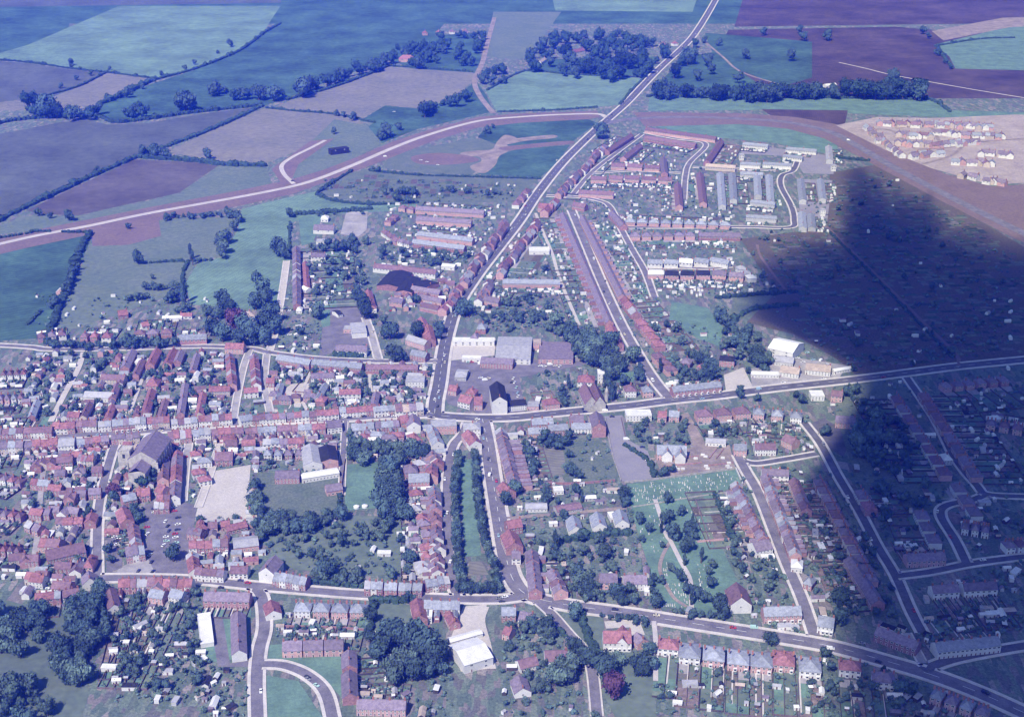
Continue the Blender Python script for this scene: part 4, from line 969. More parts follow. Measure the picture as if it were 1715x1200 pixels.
# grey new estate
for i, q in enumerate([(1245, 238, 1287, 242, 6, 's', 'W'), (1317, 246, 1368, 250, 7, 's', 'W'), (1240, 271, 1274, 273, 5, 's', 'W'), (1278, 271, 1326, 274, 7, 's', 'W'),
                       (1240, 287, 1278, 289, 6, 's', 'G'), (1258, 334, 1299, 339, 6, 's', 'G'), (1250, 359, 1301, 362, 7, 's', 'G'), (1313, 258, 1345, 262, 4, 's', 'W')]):
    row('T', q[0], q[1], q[2], q[3], q[4], 9, 5, q[5], q[6], -12, ordn(i) + ' across the grey new estate', rh=2.2)
for i, q in enumerate([(1388, 243, 1390, 266, 5, 'g'), (1341, 298, 1345, 333, 7, 's'), (1374, 298, 1378, 331, 6, 's'), (1288, 291, 1291, 336, 8, 's'), (1206, 288, 1210, 342, 9, 's'), (1226, 288, 1229, 332, 8, 's'),
                       (1343, 353, 1345, 379, 5, 's'), (1358, 356, 1360, 379, 5, 's'), (1268, 292, 1270, 325, 6, 's')]):
    row('T', q[0], q[1], q[2], q[3], q[4], 9, 5, q[5], 'G', 10, ordn(i) + ' end-on in the grey new estate', rh=2.2)
for i, (x, y) in enumerate([(1242, 258), (1396, 276), (1378, 350)]):
    one('flats', 'white cube of flats ' + ['at the western corner of the grey estate', 'by the footpath corner of the grey estate', 'at the lower edge of the grey estate'][i], 'flats', x - 4, y, x + 4, y, 8, 7.5, 'g', 'W', kind='flat')
# houses going up at the north-east
for i, q in enumerate([(1448, 206, 1512, 257, 8), (1474, 201, 1550, 204, 6), (1556, 203, 1665, 208, 10), (1500, 219, 1560, 223, 5), (1503, 233, 1558, 237, 5), (1568, 217, 1680, 224, 9),
                       (1524, 256, 1582, 250, 5), (1562, 238, 1642, 231, 6), (1598, 264, 1668, 268, 5), (1640, 250, 1700, 256, 4), (1612, 288, 1690, 303, 5)]):
    row('D', q[0], q[1], q[2], q[3], int(q[4] * 1.5), 9, 5, 'ppbs' if i < 9 else 'p', 'WWPY', 0, 'in ' + ['the lane-side line', 'the top line', 'the far top line', 'the inner line', 'the second inner line', 'the far line', 'the lower line',
        'the middle line', 'the eastern lower line', 'the eastern corner', 'the unfinished line'][i] + ' of the building site', 'the lane', far=True, gap=.9, rt='gable')
# the factory and the buildings north-east of the crossroads
one('factory', 'great grey-roofed factory with roof-light strip and white front', 'factory', 832, 578, 890, 579, 52, 5.5, 'g', 'W', 2.2, units=1, chim=False, dens=.5)
one('factory_block', 'flat-roofed purplish factory block beside the wood', 'factory', 903, 586, 960, 587, 40, 4.6, 'p', 'P', kind='flat', chim=False, dens=.5)
one('factory_block', 'purple-roofed red brick factory range facing the yard', 'factory', 806, 598, 860, 601, 13, 5, 'p', 'R', 2.6, chim=False)
one('factory_block', 'long white flat-roofed store beside the main road', 'store', 758, 568, 828, 568, 9, 4.5, 'w', 'W', kind='flat', chim=False, dens=.4)
one('factory_block', 'white narrow store at the foot of the concrete yard', 'store', 774, 597, 806, 598, 6, 3.5, 'w', 'W', kind='flat', chim=False, dens=.4)
one('boiler_house', 'small pink boiler house between factory blocks', 'boiler house', 893, 571, 906, 571, 10, 7, 't', 'P', kind='flat', chim=False)
one('depot', 'red-roofed cottage by the crossroads filling station', 'cottage', 753, 644, 767, 646, 9, 4.5, 'r', 'P')
one('depot', 'red-roofed range with side wing on the crossroads corner', 'house', 772, 660, 792, 665, 11, 5.5, 'r', 'W')
one('depot', 'orange-red hall end next to the tall white house', 'hall', 794, 664, 808, 664, 13, 5, 'r', 'P')
one('depot', 'dark crimson house behind the crossroads red roofs', 'house', 782, 648, 798, 650, 10, 6, 'r', 'R', kind='hip')
one('works_shed', 'grey asbestos sheds in the yard below the factory', 'shed', 764, 622, 783, 623, 17, 3.6, 'g', 'G', 1.5, chim=False)
one('chapel', 'tall white-fronted chapel with black roof near the crossroads', 'chapel', 832, 638, 837, 664, 12.5, 12, 'k', 'W', 4.5, dens=.4)
one('shop_row', 'long black-roofed shop with white windowed front', 'shop', 848, 671, 880, 668, 9, 5, 'k', 'W', 3, dens=1.5)
one('shop_row', 'grey flat shop beside the black-roofed shop', 'shop', 883, 676, 902, 676, 10, 3.5, 'g', 'P', kind='flat', chim=False)
row('D', 905, 668, 940, 664, 1, 10, 5.4, 'r', 'P', 18, 'with cream bay before the conifer')
one('villa', 'red hipped rectory with white tower wing near twin-gabled church', 'house', 968, 626, 996, 627, 14, 6, 'r', 'W', 4.5, 'hip')
one('villa_tower', 'white square house wing beside the rectory', 'house', 1001, 622, 1012, 622, 10, 8.5, 'w', 'W', kind='flat', chim=False)
row('D', 1042, 644, 1068, 643, 1, 11, 6, 'b', 'W', 12, 'gabled, beside the wood on the east road')
row('D', 1072, 646, 1096, 645, 1, 10, 5.6, 's', 'P', 12, 'slate hipped near the street corner')
row('T', 1125, 647, 1206, 638, 8, 9, 5.6, 's', 'R', 18, 'on the east road by the sandy yard', bay=True)
one('lodge', 'brick house with dark arched roof above the sandy yard', 'house', 1206, 594, 1231, 596, 11, 6, 'k', 'R', 3, 'hip')
row('D', 1140, 598, 1196, 612, 3, 9, 5.2, 'rbp', 'RP', 0, 'in shrubbery behind the east road terrace', 'the west')
# works beyond the sandy yard
one('works_shed', 'big white-roofed works shed with open doorway', 'works', 1296, 567, 1338, 576, 28, 8, 'w', 'W', 4, chim=False, dens=.25)
one('works_office', 'tan-roofed garage showroom with white front on the east road', 'garage', 1308, 612, 1340, 616, 15, 4.5, 't', 'W', 3)
one('works_office', 'wide tan-roofed workshop beside the showroom', 'workshop', 1350, 608, 1392, 612, 16, 4.5, 't', 'W', 3)
one('works_shed', 'long low white shed behind the sandy forecourt', 'shed', 1258, 622, 1304, 623, 8, 3.2, 'w', 'W', 1, chim=False)
one('works_shed', 'long narrow white shed at the allotment corner of the works', 'shed', 1395, 618, 1425, 613, 5, 3, 'w', 'W', 1, chim=False)
one('works_shed', 'grey lean-to below the big white works shed', 'shed', 1296, 596, 1330, 600, 14, 4, 'g', 'G', 2, chim=False)
# south of the east road
row('T', 890, 701, 926, 699, 4, 9, 5.6, 's', 'R', -10, 'south of the east road by the crossroads')
row('T', 917, 711, 951, 709, 4, 9, 5, 's', 'R', 0, 'behind the slate east road terrace')
row('T', 884, 716, 915, 715, 3, 9, 5, 's', 'P', 0, 'tucked above the dark hedge')
row('T', 955, 695, 977, 694, 3, 11, 5.8, 'p', 'P', -8, 'with purple roof west of the tall gable')
row('T', 957, 708, 990, 708, 3, 9, 4.6, 's', 'W', 0, 'low and white west of the tall gable')
one('gabled_house', 'tall red brick gable-fronted building beside the car park entrance', 'building', 998, 688, 1004, 708, 11, 9, 'p', 'R', 4)
one('clinic', 'cream flat-roofed building east of the car park entrance', 'building', 1048, 691, 1090, 690, 11, 5, 'w', 'W', kind='flat', chim=False)
one('villa', 'red-roofed house next to the cream building', 'house', 1102, 688, 1117, 689, 9, 5, 'r', 'P')
one('villa', 'slate house by the mouth of the earth lane', 'house', 1121, 687, 1138, 688, 9, 5, 's', 'P')
row('D', 1163, 686, 1258, 679, 3, 11, 5.6, 'bp', 'P', -18, 'of three large houses facing the works', 'the earth lane', gap=.8)
one('old_school', 'old school with grey roof and twin gables by the building site', 'school', 1100, 745, 1150, 746, 12, 5, 's', 'P', 5)
for i, (x, y) in enumerate([(1118, 752), (1140, 755)]):
    one('old_school_gable', ['west cross-gable of the old school, cream pointed end', 'east cross-gable of the old school, cream pointed end'][i], 'school', x, y - 10, x, y + 3, 8, 5, 's', 'W', 4.4, near=False)
one('site_hut', 'long pale green-roofed hut beside the earth lane', 'hut', 1182, 734, 1216, 736, 8, 3.4, 'g', 'W', 1.2, chim=False)
row('H', 838, 716, 862, 806, 14, 9, 5.6, 'p', 'PR', 12, 'in the terrace along the avenue road', 'the top', wing=(9, 4.2), wins='f')
one('villa', 'red-roofed house below the avenue road terrace', 'house', 842, 806, 853, 818, 11, 5, 'r', 'R')
one('nursery_shed', 'pale long nursery shed above the earth drive', 'shed', 880, 844, 916, 843, 9, 3, 'g', 'W', 1.4, chim=False)
one('nursery_shed', 'brownish nursery shed beside the earth drive', 'shed', 930, 849, 972, 842, 9, 3, 'b', 'G', 1.6, chim=False)
one('nursery_shed', 'small bright white hut in the nursery garden', 'hut', 927, 818, 943, 817, 7, 3, 'w', 'W', .8, 'flat', chim=False)
one('nursery_shed', 'low pale shed against the tall cypress', 'shed', 978, 830, 998, 829, 5, 2.4, 'w', 'G', 1, chim=False)
for i, (x, y) in enumerate([(963, 872), (1003, 866), (1041, 861)]):
    one('bungalow', ['western of three grey-roofed gabled houses by the earth drive', 'middle of three grey-roofed gabled houses by the earth drive', 'eastern of three grey-roofed gabled houses by the cemetery'][i], 'house',
        x - 4, y - 10, x + 2, y + 9, 10, 3.6, 's', 'W', 3.8)
one('bungalow', 'white flat garage block between two grey gabled houses', 'garage', 1020, 862, 1030, 861, 9, 3, 'w', 'W', kind='flat', chim=False)
one('police_house', 'red-roofed corner block where the earth drive meets the avenue road', 'building', 848, 872, 872, 868, 10, 5.6, 'r', 'R')
one('police_house', 'red-roofed long range down the avenue road', 'building', 852, 886, 862, 908, 12, 5.4, 'r', 'R')
one('villa', 'white gabled house on the avenue road below the red range', 'house', 857, 922, 872, 922, 9, 5, 'p', 'W')
row('H', 890, 918, 897, 985, 7, 9, 5.4, 'p', 'WPR', 10, 'round the curve of the avenue road', 'the top', wing=(5, 3.6))
row('H', 924, 950, 940, 985, 4, 9, 5.4, 'p', 'PW', 0, 'inside the avenue curve', 'the top')
one('villa', 'purple-roofed pink house west of the white-windowed pair', 'house', 1004, 960, 1034, 960, 10, 5.4, 'p', 'P')
one('villa', 'purple-roofed pair with white windows beside the cemetery', 'house', 1044, 963, 1083, 962, 10, 5.4, 'p', 'W', units=2)
one('garage', 'small white garage below the white-windowed pair', 'garage', 1079, 984, 1089, 984, 7, 2.8, 'w', 'W', .8, chim=False)
row('H', 1232, 806, 1283, 905, 15, 8, 5.2, 'pb', 'PR', -20, 'on the west of the cemetery street', 'the top', wing=(5, 3.6), far=True)
row('H', 1283, 792, 1334, 925, 18, 8, 5.2, 'p', 'RP', 26, 'on the east of the cemetery street', 'the top', wing=(5, 3.6), far=True)
one('gospel_hall', 'white-walled hall with shaped gables in the cemetery street', 'hall', 1260, 908, 1288, 902, 12, 5, 'p', 'W', 4)
one('gospel_hall', 'white hipped house on the cemetery street corner', 'house', 1326, 936, 1345, 938, 10, 4, 'w', 'W', 3, 'hip')
one('chapel', 'broad brown-roofed chapel with pale wall by the cemetery gate', 'chapel', 1233, 974, 1242, 1000, 14, 6, 'b', 'W', 6, dens=.5)
row('T', 1278, 1016, 1341, 1014, 5, 10, 5.6, 's', 'P', -10, 'facing the cemetery road junction', bay=True)
one('villa', 'slate house with two white bays at the junction', 'house', 1371, 1030, 1398, 1034, 11, 5.6, 's', 'W', bay=True)
one('cottage', 'little red-gabled house with slate hip behind the white house', 'cottage', 1350, 962, 1364, 966, 9, 4.6, 's', 'R', 4, 'hip')
row('T', 1264, 742, 1299, 742, 4, 9, 5.4, 'b', 'W', 16, 'on the north of the white-kerbed road')
one('villa', 'brown house where the earth lane meets the kerbed road', 'house', 1229, 743, 1250, 743, 9, 5.4, 's', 'P')
one('villa', 'brown-roofed house inside the bend of the kerbed road', 'house', 1316, 726, 1334, 734, 10, 5.4, 'b', 'P')
row('T', 1276, 784, 1321, 786, 6, 9, 5.4, 'p', 'W', -14, 'on the south of the white-kerbed road')
row('S', 1256, 681, 1350, 690, 3, 10, 5.4, 'sg', 'WP', -22, 'below the works on the east road', 'the lane', gap=.6)
one('clinic', 'cream flat-roofed shop near the end of the sunlit road', 'shop', 1357, 658, 1379, 658, 11, 4.5, 'w', 'W', kind='flat', chim=False)
one('villa', 'brown house beside the cream flat shop', 'house', 1393, 653, 1412, 655, 9, 5.4, 'b', 'P')
one('villa', 'dark-roofed long house beside the shaded turning yard', 'house', 1400, 695, 1433, 698, 11, 5, 'p', 'P')
row('S', 1372, 795, 1462, 968, 12, 9, 5.2, 'pb', 'RPW', -18, 'on the west of the long shaded road', 'the top', gap=.75)
row('H', 1330, 800, 1352, 850, 4, 8, 5, 'pb', 'RP', -10, 'behind the shaded road', 'the top')
row('S', 1440, 812, 1462, 850, 2, 9, 5.2, 'pr', 'RW', 16, 'on the east of the shaded road', 'the top', gap=.75)
row('T', 1424, 930, 1472, 1004, 8, 9, 5.2, 'p', 'R', -10, 'above the shaded road junction', far=False)
row('T', 1517, 927, 1582, 924, 8, 9, 5.2, 'p', 'P', 16, 'inside the shaded kerbed loop')
row('T', 1560, 980, 1604, 977, 5, 9, 5.2, 'p', 'W', -26, 'west of two below the shaded loop')
row('T', 1612, 976, 1668, 973, 6, 9, 5.2, 'p', 'W', -26, 'east of two below the shaded loop')
row('T', 1566, 1075, 1672, 1064, 14, 10, 5.6, 's', 'W', 24, 'beside the lower shaded road fork')
row('T', 1470, 1048, 1540, 1074, 8, 9, 5.4, 'p', 'R', 12, 'angled above the lower shaded fork')
row('S', 1500, 655, 1588, 792, 8, 9, 5.2, 'pb', 'PW', -22, 'on the west of the shaded back road', 'the top', gap=.7)
row('S', 1545, 650, 1640, 795, 8, 9, 5.2, 'bp', 'PR', 24, 'on the east of the shaded back road', 'the top', gap=.7)
row('S', 1610, 872, 1660, 880, 3, 9, 5.2, 'p', 'W', 10, 'within the crescent in shade', 'the west', gap=.7)
row('D', 1540, 845, 1570, 905, 3, 9, 5.2, 'p', 'WP', -14, 'outside the crescent in shade', 'the top', gap=.7)
row('D', 1600, 800, 1640, 860, 3, 9, 5.2, 'p', 'PW', -14, 'at the crescent neck in shade', 'the top', gap=.7)
one('villa', 'white hipped house alone in the shaded gardens', 'house', 1577, 760, 1592, 759, 10, 4.5, 'w', 'W', 3, 'hip')
one('store', 'bright white flat store at the eastern picture edge gardens', 'store', 1655, 700, 1674, 698, 7, 3, 'w', 'W', kind='flat', chim=False)
row('S', 1575, 640, 1690, 628, 6, 9, 5.2, 'p', 'PR', -30, 'along the shaded east end of the main road', 'the west', gap=.7)
# hipped houses along the lower road
HIP = [(1120, 1072, 'r', 'W', 'pale red-roofed bungalow at the head of the hipped row'), (1156, 1083, 's', 'W', 'first grey hipped house with white bays in the lower row'),
       (1196, 1088, 's', 'P', 'second grey hipped house in the lower row'), (1237, 1094, 's', 'P', 'third grey hipped house in the lower row'), (1276, 1098, 's', 'P', 'fourth grey hipped house in the lower row'),
       (1313, 1096, 'r', 'P', 'red hipped house in the lower row'), (1357, 1106, 's', 'W', 'white-walled hipped house at the end of the lower row'), (1424, 1108, 'r', 'W', 'low red-roofed house in cloud shade past the lower row'),
       (1480, 1128, 'p', 'W', 'gabled white-barred house in the shaded corner')]
for i, (x, y, rk, wk, lab) in enumerate(HIP):
    dp = 15 if i not in (0,) else 11
    c = G(x, y, 7.5)
    w_ = 12.6
    rz = -.16
    building('hipped_house', lab, 'house', (c.x, c.y), rz, w_, dp if i < 7 else 10, 5.2, rk, wk, 3.6, 'hip', 2, True, 'hipped houses of the lower road', 'fb', bay=True)
    A = Vector((c.x, c.y, 0)) - Vector((math.cos(rz), math.sin(rz), 0)) * (w_ / 2 + .6)
    gardens(A, Vector((math.cos(rz), math.sin(rz), 0)), Vector((math.sin(rz), -math.cos(rz), 0)), 2, w_ / 2 + .6, dp / 2, 42, 'behind the ' + lab.split(' in the')[0].split(' at the')[0], False)
one('villa', 'big red-roofed villa with white rendered front on the lower road lawn', 'villa', 1010, 1056, 1057, 1056, 12, 6.2, 'r', 'W', 4.6, bay=True)
one('villa_gable', 'white gabled bay wing on the front of the red-roofed villa', 'villa', 1043, 1046, 1042, 1068, 7, 6, 'r', 'W', 4)
one('coach_house', 'purple-roofed coach house beside the big white villa', 'outbuilding', 1066, 1058, 1078, 1070, 8, 4, 'p', 'P')
one('bungalow', 'brown-roofed bungalow with cream end below the drive trees', 'bungalow', 867, 1106, 898, 1098, 9, 3, 'b', 'W', 3)
one('bungalow', 'grey and brown bungalow with wide drive', 'bungalow', 912, 1089, 950, 1088, 11, 3, 'b', 'W', 4)
one('bungalow', 'brown bungalow at the lower picture edge by the round trees', 'bungalow', 868, 1130, 876, 1152, 10, 3, 'p', 'W', 3.4)
one('villa', 'red brick slate house on the avenue road fork', 'house', 840, 1016, 864, 1016, 9, 5.4, 's', 'R')
one('villa', 'dormered purple house beside the drive fork', 'house', 871, 1023, 894, 1027, 9, 5, 'p', 'W')
one('villa', 'small red villa behind the fork houses', 'house', 846, 1048, 858, 1052, 8, 4.5, 'r', 'P')
# avenue, west side
row('H', 722, 712, 734, 738, 3, 9, 5.6, 'sg', 'WP', 0, 'by the avenue mouth', 'the crossroads')
one('bank', 'grey flat-roofed block on the crossroads south corner', 'building', 722, 709, 764, 707, 12, 7, 'g', 'P', kind='flat', chim=False)
one('bank', 'pale hipped corner building between the two avenue roads', 'building', 776, 708, 804, 707, 12, 6, 'g', 'W', 3, 'hip')
row('H', 783, 720, 797, 738, 2, 10, 5, 'pr', 'PR', 0, 'in the wedge above the green', 'the crossroads')
row('H', 729, 748, 727, 800, 8, 9, 5.4, 'rp', 'PR', -8, 'on the west of the narrow avenue road', 'the crossroads', wing=(5, 3.6))
row('H', 728, 812, 727, 850, 5, 9, 5.6, 'p', 'R', -8, 'in the middle of the narrow avenue road', 'the crossroads', wing=(6, 3.6))
row('H', 729, 856, 733, 955, 13, 8, 5.2, 'pb', 'RW', -10, 'on the lower narrow avenue road', 'the crossroads', wing=(6, 3.8))
one('manor', 'large slate-roofed brick house behind the narrow avenue road', 'house', 684, 793, 719, 792, 12, 6.5, 's', 'R', 4)
one('manor', 'purple hipped house beside the dark garden trees', 'house', 676, 778, 698, 776, 12, 5.6, 'p', 'R', 4, 'hip')
row('D', 690, 815, 712, 900, 5, 8, 4.4, 'pgr', 'WP', 0, 'among outhouses behind the avenue', 'the crossroads')
row('D', 700, 905, 722, 958, 4, 8, 4.2, 'rpg', 'WR', 0, 'in the crowded yards by the avenue', 'the top')
row('D', 690, 726, 716, 770, 4, 8, 4.6, 'grp', 'WPR', 0, 'in yards behind the crossroads', 'the top')
# south of the walled garden: the lower road
for i, (x0, y0, x1, y1, n) in enumerate([(611, 973, 642, 974, 3), (644, 975, 666, 976, 3), (668, 976, 690, 977, 2), (691, 975, 708, 976, 2), (711, 971, 751, 963, 4)]):
    row('H', x0, y0, x1, y1, n, 8.5, 5.2, 's', 'R', 0, ['starting the red terrace opposite the lower green', 'second step of the red lower terrace', 'third step of the red lower terrace', 'fourth step of the red lower terrace', 'closing the red lower terrace'][i], 'the hedge')
one('hall', 'tall purple-roofed chapel hall end-on to the lower road', 'hall', 461, 929, 445, 950, 11, 7.5, 'p', 'W', 4.5)
row('H', 460, 958, 515, 966, 5, 9, 5, 's', 'R', 0, 'beside the tall chapel hall', 'the chapel hall')
row('S', 492, 1007, 616, 1010, 4, 10, 5.2, 's', 'PW', -24, 'below the lower road by the close', 'the close', gap=.86)
one('clubhouse', 'pink-roofed low house at the close entrance', 'house', 453, 1004, 458, 1022, 10, 4, 'r', 'W', 3)
row('T', 473, 1073, 506, 1072, 3, 10, 5.2, 'p', 'P', 14, 'western third of the purple close row')
row('T', 508, 1072, 541, 1071, 3, 10, 5.2, 'p', 'P', 14, 'middle third of the purple close row')
row('T', 543, 1071, 575, 1070, 3, 10, 5.2, 'p', 'P', 14, 'eastern third of the purple close row')
row('T', 584, 1086, 585, 1112, 3, 9, 5.2, 'p', 'R', 16, 'upper end-on block by the curved lawn')
row('T', 584, 1120, 586, 1160, 4, 9, 5.2, 'p', 'R', 16, 'lower end-on block by the curved lawn')
row('T', 598, 1170, 680, 1172, 6, 9, 5, 'p', 'P', 14, 'beside the walled plots at the lower edge')
one('cottage', 'red-roofed house end-on beside the small lawn', 'house', 698, 1000, 704, 1030, 9, 5, 'r', 'R')
row('H', 710, 1006, 770, 1006, 4, 9, 5.2, 's', 'WR', 0, 'facing the lower end of the green', 'the small lawn', wing=(7, 4))
one('outhouse', 'bright white rear block behind the slate houses', 'outbuilding', 712, 1024, 724, 1024, 11, 4.6, 'w', 'W', kind='flat', chim=False)
one('outhouse', 'red-roofed rear range behind the slate houses', 'outbuilding', 752, 1022, 762, 1040, 7, 3.6, 'r', 'R')
one('outhouse', 'purple gabled house above the dark tree clump', 'house', 710, 1046, 720, 1052, 8, 4.4, 'p', 'P')
A_, B_ = G(762, 1098, 8), G(814, 1080, 8)
one('white_hall', 'big white-roofed hall with sandy yard below the green', 'hall', 764, 1090, 812, 1076, 23, 6, 'w', 'W', 3, chim=False, dens=.3)
one('white_lean_to', 'long narrow white lean-to beyond the big white-roofed hall', 'shed', 752, 1070, 806, 1055, 5, 3, 'w', 'W', .6, chim=False, dens=.3)
# the close and the market
row('T', 342, 990, 419, 992, 8, 10, 5.4, 'p', 'R', -8, 'heading the close beside the market', bay=True)
one('garage_row', 'long flat white garage row in the close', 'garage', 341, 1026, 347, 1076, 8, 2.8, 'w', 'W', kind='flat', chim=False, wins='')
one('close_block', 'end-on block with white gable wall in the close', 'terrace', 398, 1022, 400, 1088, 9, 5.2, 'p', 'W', units=5)
row('H', 198, 971, 228, 969, 3, 9, 5.2, 'r', 'R', -60, 'red-roofed at the market foot', 'the west', wing=(6, 3.6))
row('H', 229, 969, 247, 968, 2, 9, 5.2, 'g', 'PR', -64, 'grey-roofed at the market foot', 'the west', wing=(6, 3.6))
row('H', 248, 968, 323, 970, 6, 9, 5.4, 'rrb', 'RP', -66, 'in the long red roofs below the market square', 'the west', wing=(6, 3.6))
row('D', 255, 982, 300, 990, 3, 9, 4.6, 'ps', 'PW', 0, 'behind the long red market roofs', 'the west', gap=.8, rt='gable')
one('forge', 'dark brown end-on barn by the lower market trees', 'barn', 183, 982, 191, 1012, 8, 4, 'b', 'W')
row('H', 68, 900, 102, 904, 3, 10, 5, 'rb', 'RP', 0, 'red-roofed in the western yards', 'the west')
one('maltings', 'long dark maltings with red and white arches in the western yards', 'maltings', 76, 921, 140, 907, 14, 5, 'b', 'R', 4, units=6)
row('H', 88, 972, 120, 974, 3, 9, 4.6, 'b', 'R', 0, 'below the dark maltings', 'the west')
row('H', 58, 994, 102, 990, 4, 8, 4.8, 'r', 'RW', -10, 'in the bright red lower western row', 'the west')
row('H', 103, 988, 132, 983, 3, 8, 4.8, 'pb', 'WR', -8, 'ending the bright red western row', 'the west')
one('chapel', 'white gabled meeting house in the lower western yards', 'chapel', 148, 955, 150, 968, 10, 5, 'p', 'W', 4)
one('gasholder_house', 'round-ended pink roofed house by the western lane', 'house', 143, 932, 158, 932, 14, 5, 'r', 'P', 4, 'hip')
row('H', 209, 916, 241, 911, 3, 11, 6, 'p', 'R', 0, 'on the market square west corner', 'the lane')
row('H', 222, 876, 227, 906, 4, 8, 5.4, 'pb', 'R', -6, 'down the market square west side', 'the top')
one('market_inn', 'red-roofed pink house at the market square entrance', 'inn', 204, 848, 212, 868, 10, 5.4, 'r', 'R')
row('H', 203, 830, 226, 824, 2, 9, 5.2, 's', 'PR', 0, 'slate, under the church trees', 'the lane')
row('H', 227, 818, 251, 816, 3, 10, 5.4, 'r', 'R', 0, 'red, under the church trees', 'the lane')
row('H', 262, 828, 285, 827, 2, 10, 5.6, 'r', 'R', 0, 'on the market island', 'the west')
row('H', 258, 841, 284, 840, 3, 8, 4.6, 'g', 'R', 0, 'on the lower market island', 'the west')
row('H', 266, 810, 278, 815, 1, 10, 5, 'r', 'P', 0, 'turret-like behind the market island')
row('H', 276, 750, 272, 800, 6, 8, 5, 'pb', 'RP', 0, 'in the row east of the church trees', 'the top')
row('H', 297, 752, 292, 830, 9, 8, 5, 'pr', 'RP', 0, 'along the lane to the market', 'the top')
row('D', 330, 750, 350, 800, 4, 8, 4.5, 'rgs', 'WR', 0, 'in yards above the sandy plot', 'the top')
row('T', 360, 757, 390, 756, 4, 12, 5.2, 'b', 'R', 0, 'brown, above the sandy plot')
row('H', 316, 907, 382, 902, 5, 9, 5.2, 'r', 'RP', -6, 'in the red row east of the market', 'the market', bay=True)
row('H', 321, 922, 325, 952, 4, 8, 5, 'r', 'R', 0, 'end-on east of the market', 'the top')
row('H', 327, 950, 376, 953, 4, 8, 5.2, 'b', 'WR', 0, 'white-fronted on the lower road by the market', 'the market')
row('H', 386, 946, 416, 947, 2, 9, 4.6, 'b', 'W', 0, 'with wide white front on the lower road', 'the market')
row('D', 322, 880, 345, 884, 2, 8, 5, 'rp', 'R', 0, 'steep-roofed behind the market east side', 'the west', rt='gable')
one('workshop', 'grey sheet workshop in the yards beside the walled gardens', 'workshop', 390, 905, 432, 900, 14, 4, 'g', 'P', 2, chim=False)
one('workshop', 'red shed roof beside the grey sheet workshop', 'shed', 378, 880, 412, 872, 7, 3.4, 'r', 'R')
row('D', 345, 875, 430, 866, 4, 7, 3.6, 'rgb', 'RP', 0, 'below the sandy plot', 'the market', rt='gable')
# west lane yards
for i, q in enumerate([(100, 755, 160, 760, 5, 'rp'), (60, 770, 110, 768, 4, 'bp'), (105, 785, 160, 782, 4, 'pb'), (48, 800, 100, 806, 4, 'rs'), (110, 820, 158, 822, 4, 'bp'), (60, 845, 120, 850, 5, 'rp'), (105, 868, 155, 866, 4, 'rb'),
                       (45, 870, 70, 880, 2, 'pg'), (30, 930, 66, 925, 3, 'pb'), (50, 955, 82, 958, 3, 'rb'), (110, 945, 140, 948, 3, 'bp'), (205, 760, 228, 790, 3, 'rb')]):
    row('D', q[0], q[1], q[2], q[3], q[4], 8, 4.8, q[5], 'RWYR', 0, 'in ' + ['the top yard', 'the north-west yard', 'the second yard', 'the west passage yard', 'the middle yard', 'the long yard', 'the maltings yard', 'the western edge', 'the low west yard',
        'the red row yard', 'the chapel yard', 'the church lane yard'][i] + ' off the western lane', 'the west', gap=.8, rt='gable')
# walled garden workshops
one('foundry', 'corrugated grey works with black roof lights by the garden lane', 'works', 519, 742, 524, 772, 14, 6, 'g', 'W', 3, chim=False)
one('foundry', 'black-roofed works beside the garden lane', 'works', 547, 744, 552, 768, 13, 6.5, 'k', 'P', 2, chim=False)
one('foundry', 'long white-roofed store below the corrugated works', 'store', 504, 795, 566, 785, 9, 4, 'w', 'W', 1, chim=False)
one('foundry', 'purple-roofed workshop with white roof lights in the trees', 'workshop', 461, 789, 502, 788, 13, 5, 'p', 'R', 2.6)
row('H', 440, 735, 510, 733, 5, 8, 4.8, 'prs', 'WRP', -8, 'in the backs west of the corrugated works', 'the west', wing=(6, 3.4))
row('D', 440, 752, 510, 752, 4, 8, 4.6, 'rps', 'WR', 0, 'in gardens west of the corrugated works', 'the west')
row('D', 380, 735, 430, 732, 4, 8, 4.8, 'rb', 'RY', 0, 'in yards above the brown terrace', 'the west', rt='gable')
row('D', 600, 722, 672, 722, 5, 8, 4.8, 'psr', 'WRP', 0, 'behind the near High Street slate roofs', 'the west')
one('tractor_shed', 'white cottage at the foot of the garden lane', 'cottage', 545, 812, 572, 808, 9, 4, 'p', 'P')
# field things
one('field_building', 'black tarred shed alone beside the new road spur', 'shed', 552, 250, 582, 246, 10, 7, 'k', 'K', .5, kind='flat', chim=False)
one('farmhouse', 'red-roofed farmhouse among trees at the top of town fields', 'farmhouse', 668, 92, 694, 92, 14, 6, 'r', 'P', 6, 'hip')
one('farmhouse', 'pale house in a clearing of the dark wood', 'farmhouse', 950, 86, 976, 80, 12, 6, 'r', 'W', 4)
one('farm_shed', 'bright white farm shed before the tree belt', 'shed', 1381, 141, 1399, 139, 10, 4, 'w', 'W', 2, chim=False)
one('farmhouse', 'pale cottage on the sunny edge of the wood', 'cottage', 903, 102, 912, 96, 8, 4, 't', 'W')
row('D', 700, 52, 790, 48, 4, 10, 5, 'rb', 'WP', 0, 'in the village at the wood top', 'the west', far=True, gap=.35)
row('D', 1100, 72, 1140, 68, 2, 10, 5, 'r', 'W', 0, 'where the main road leaves the wood', 'the west', far=True, gap=.4)
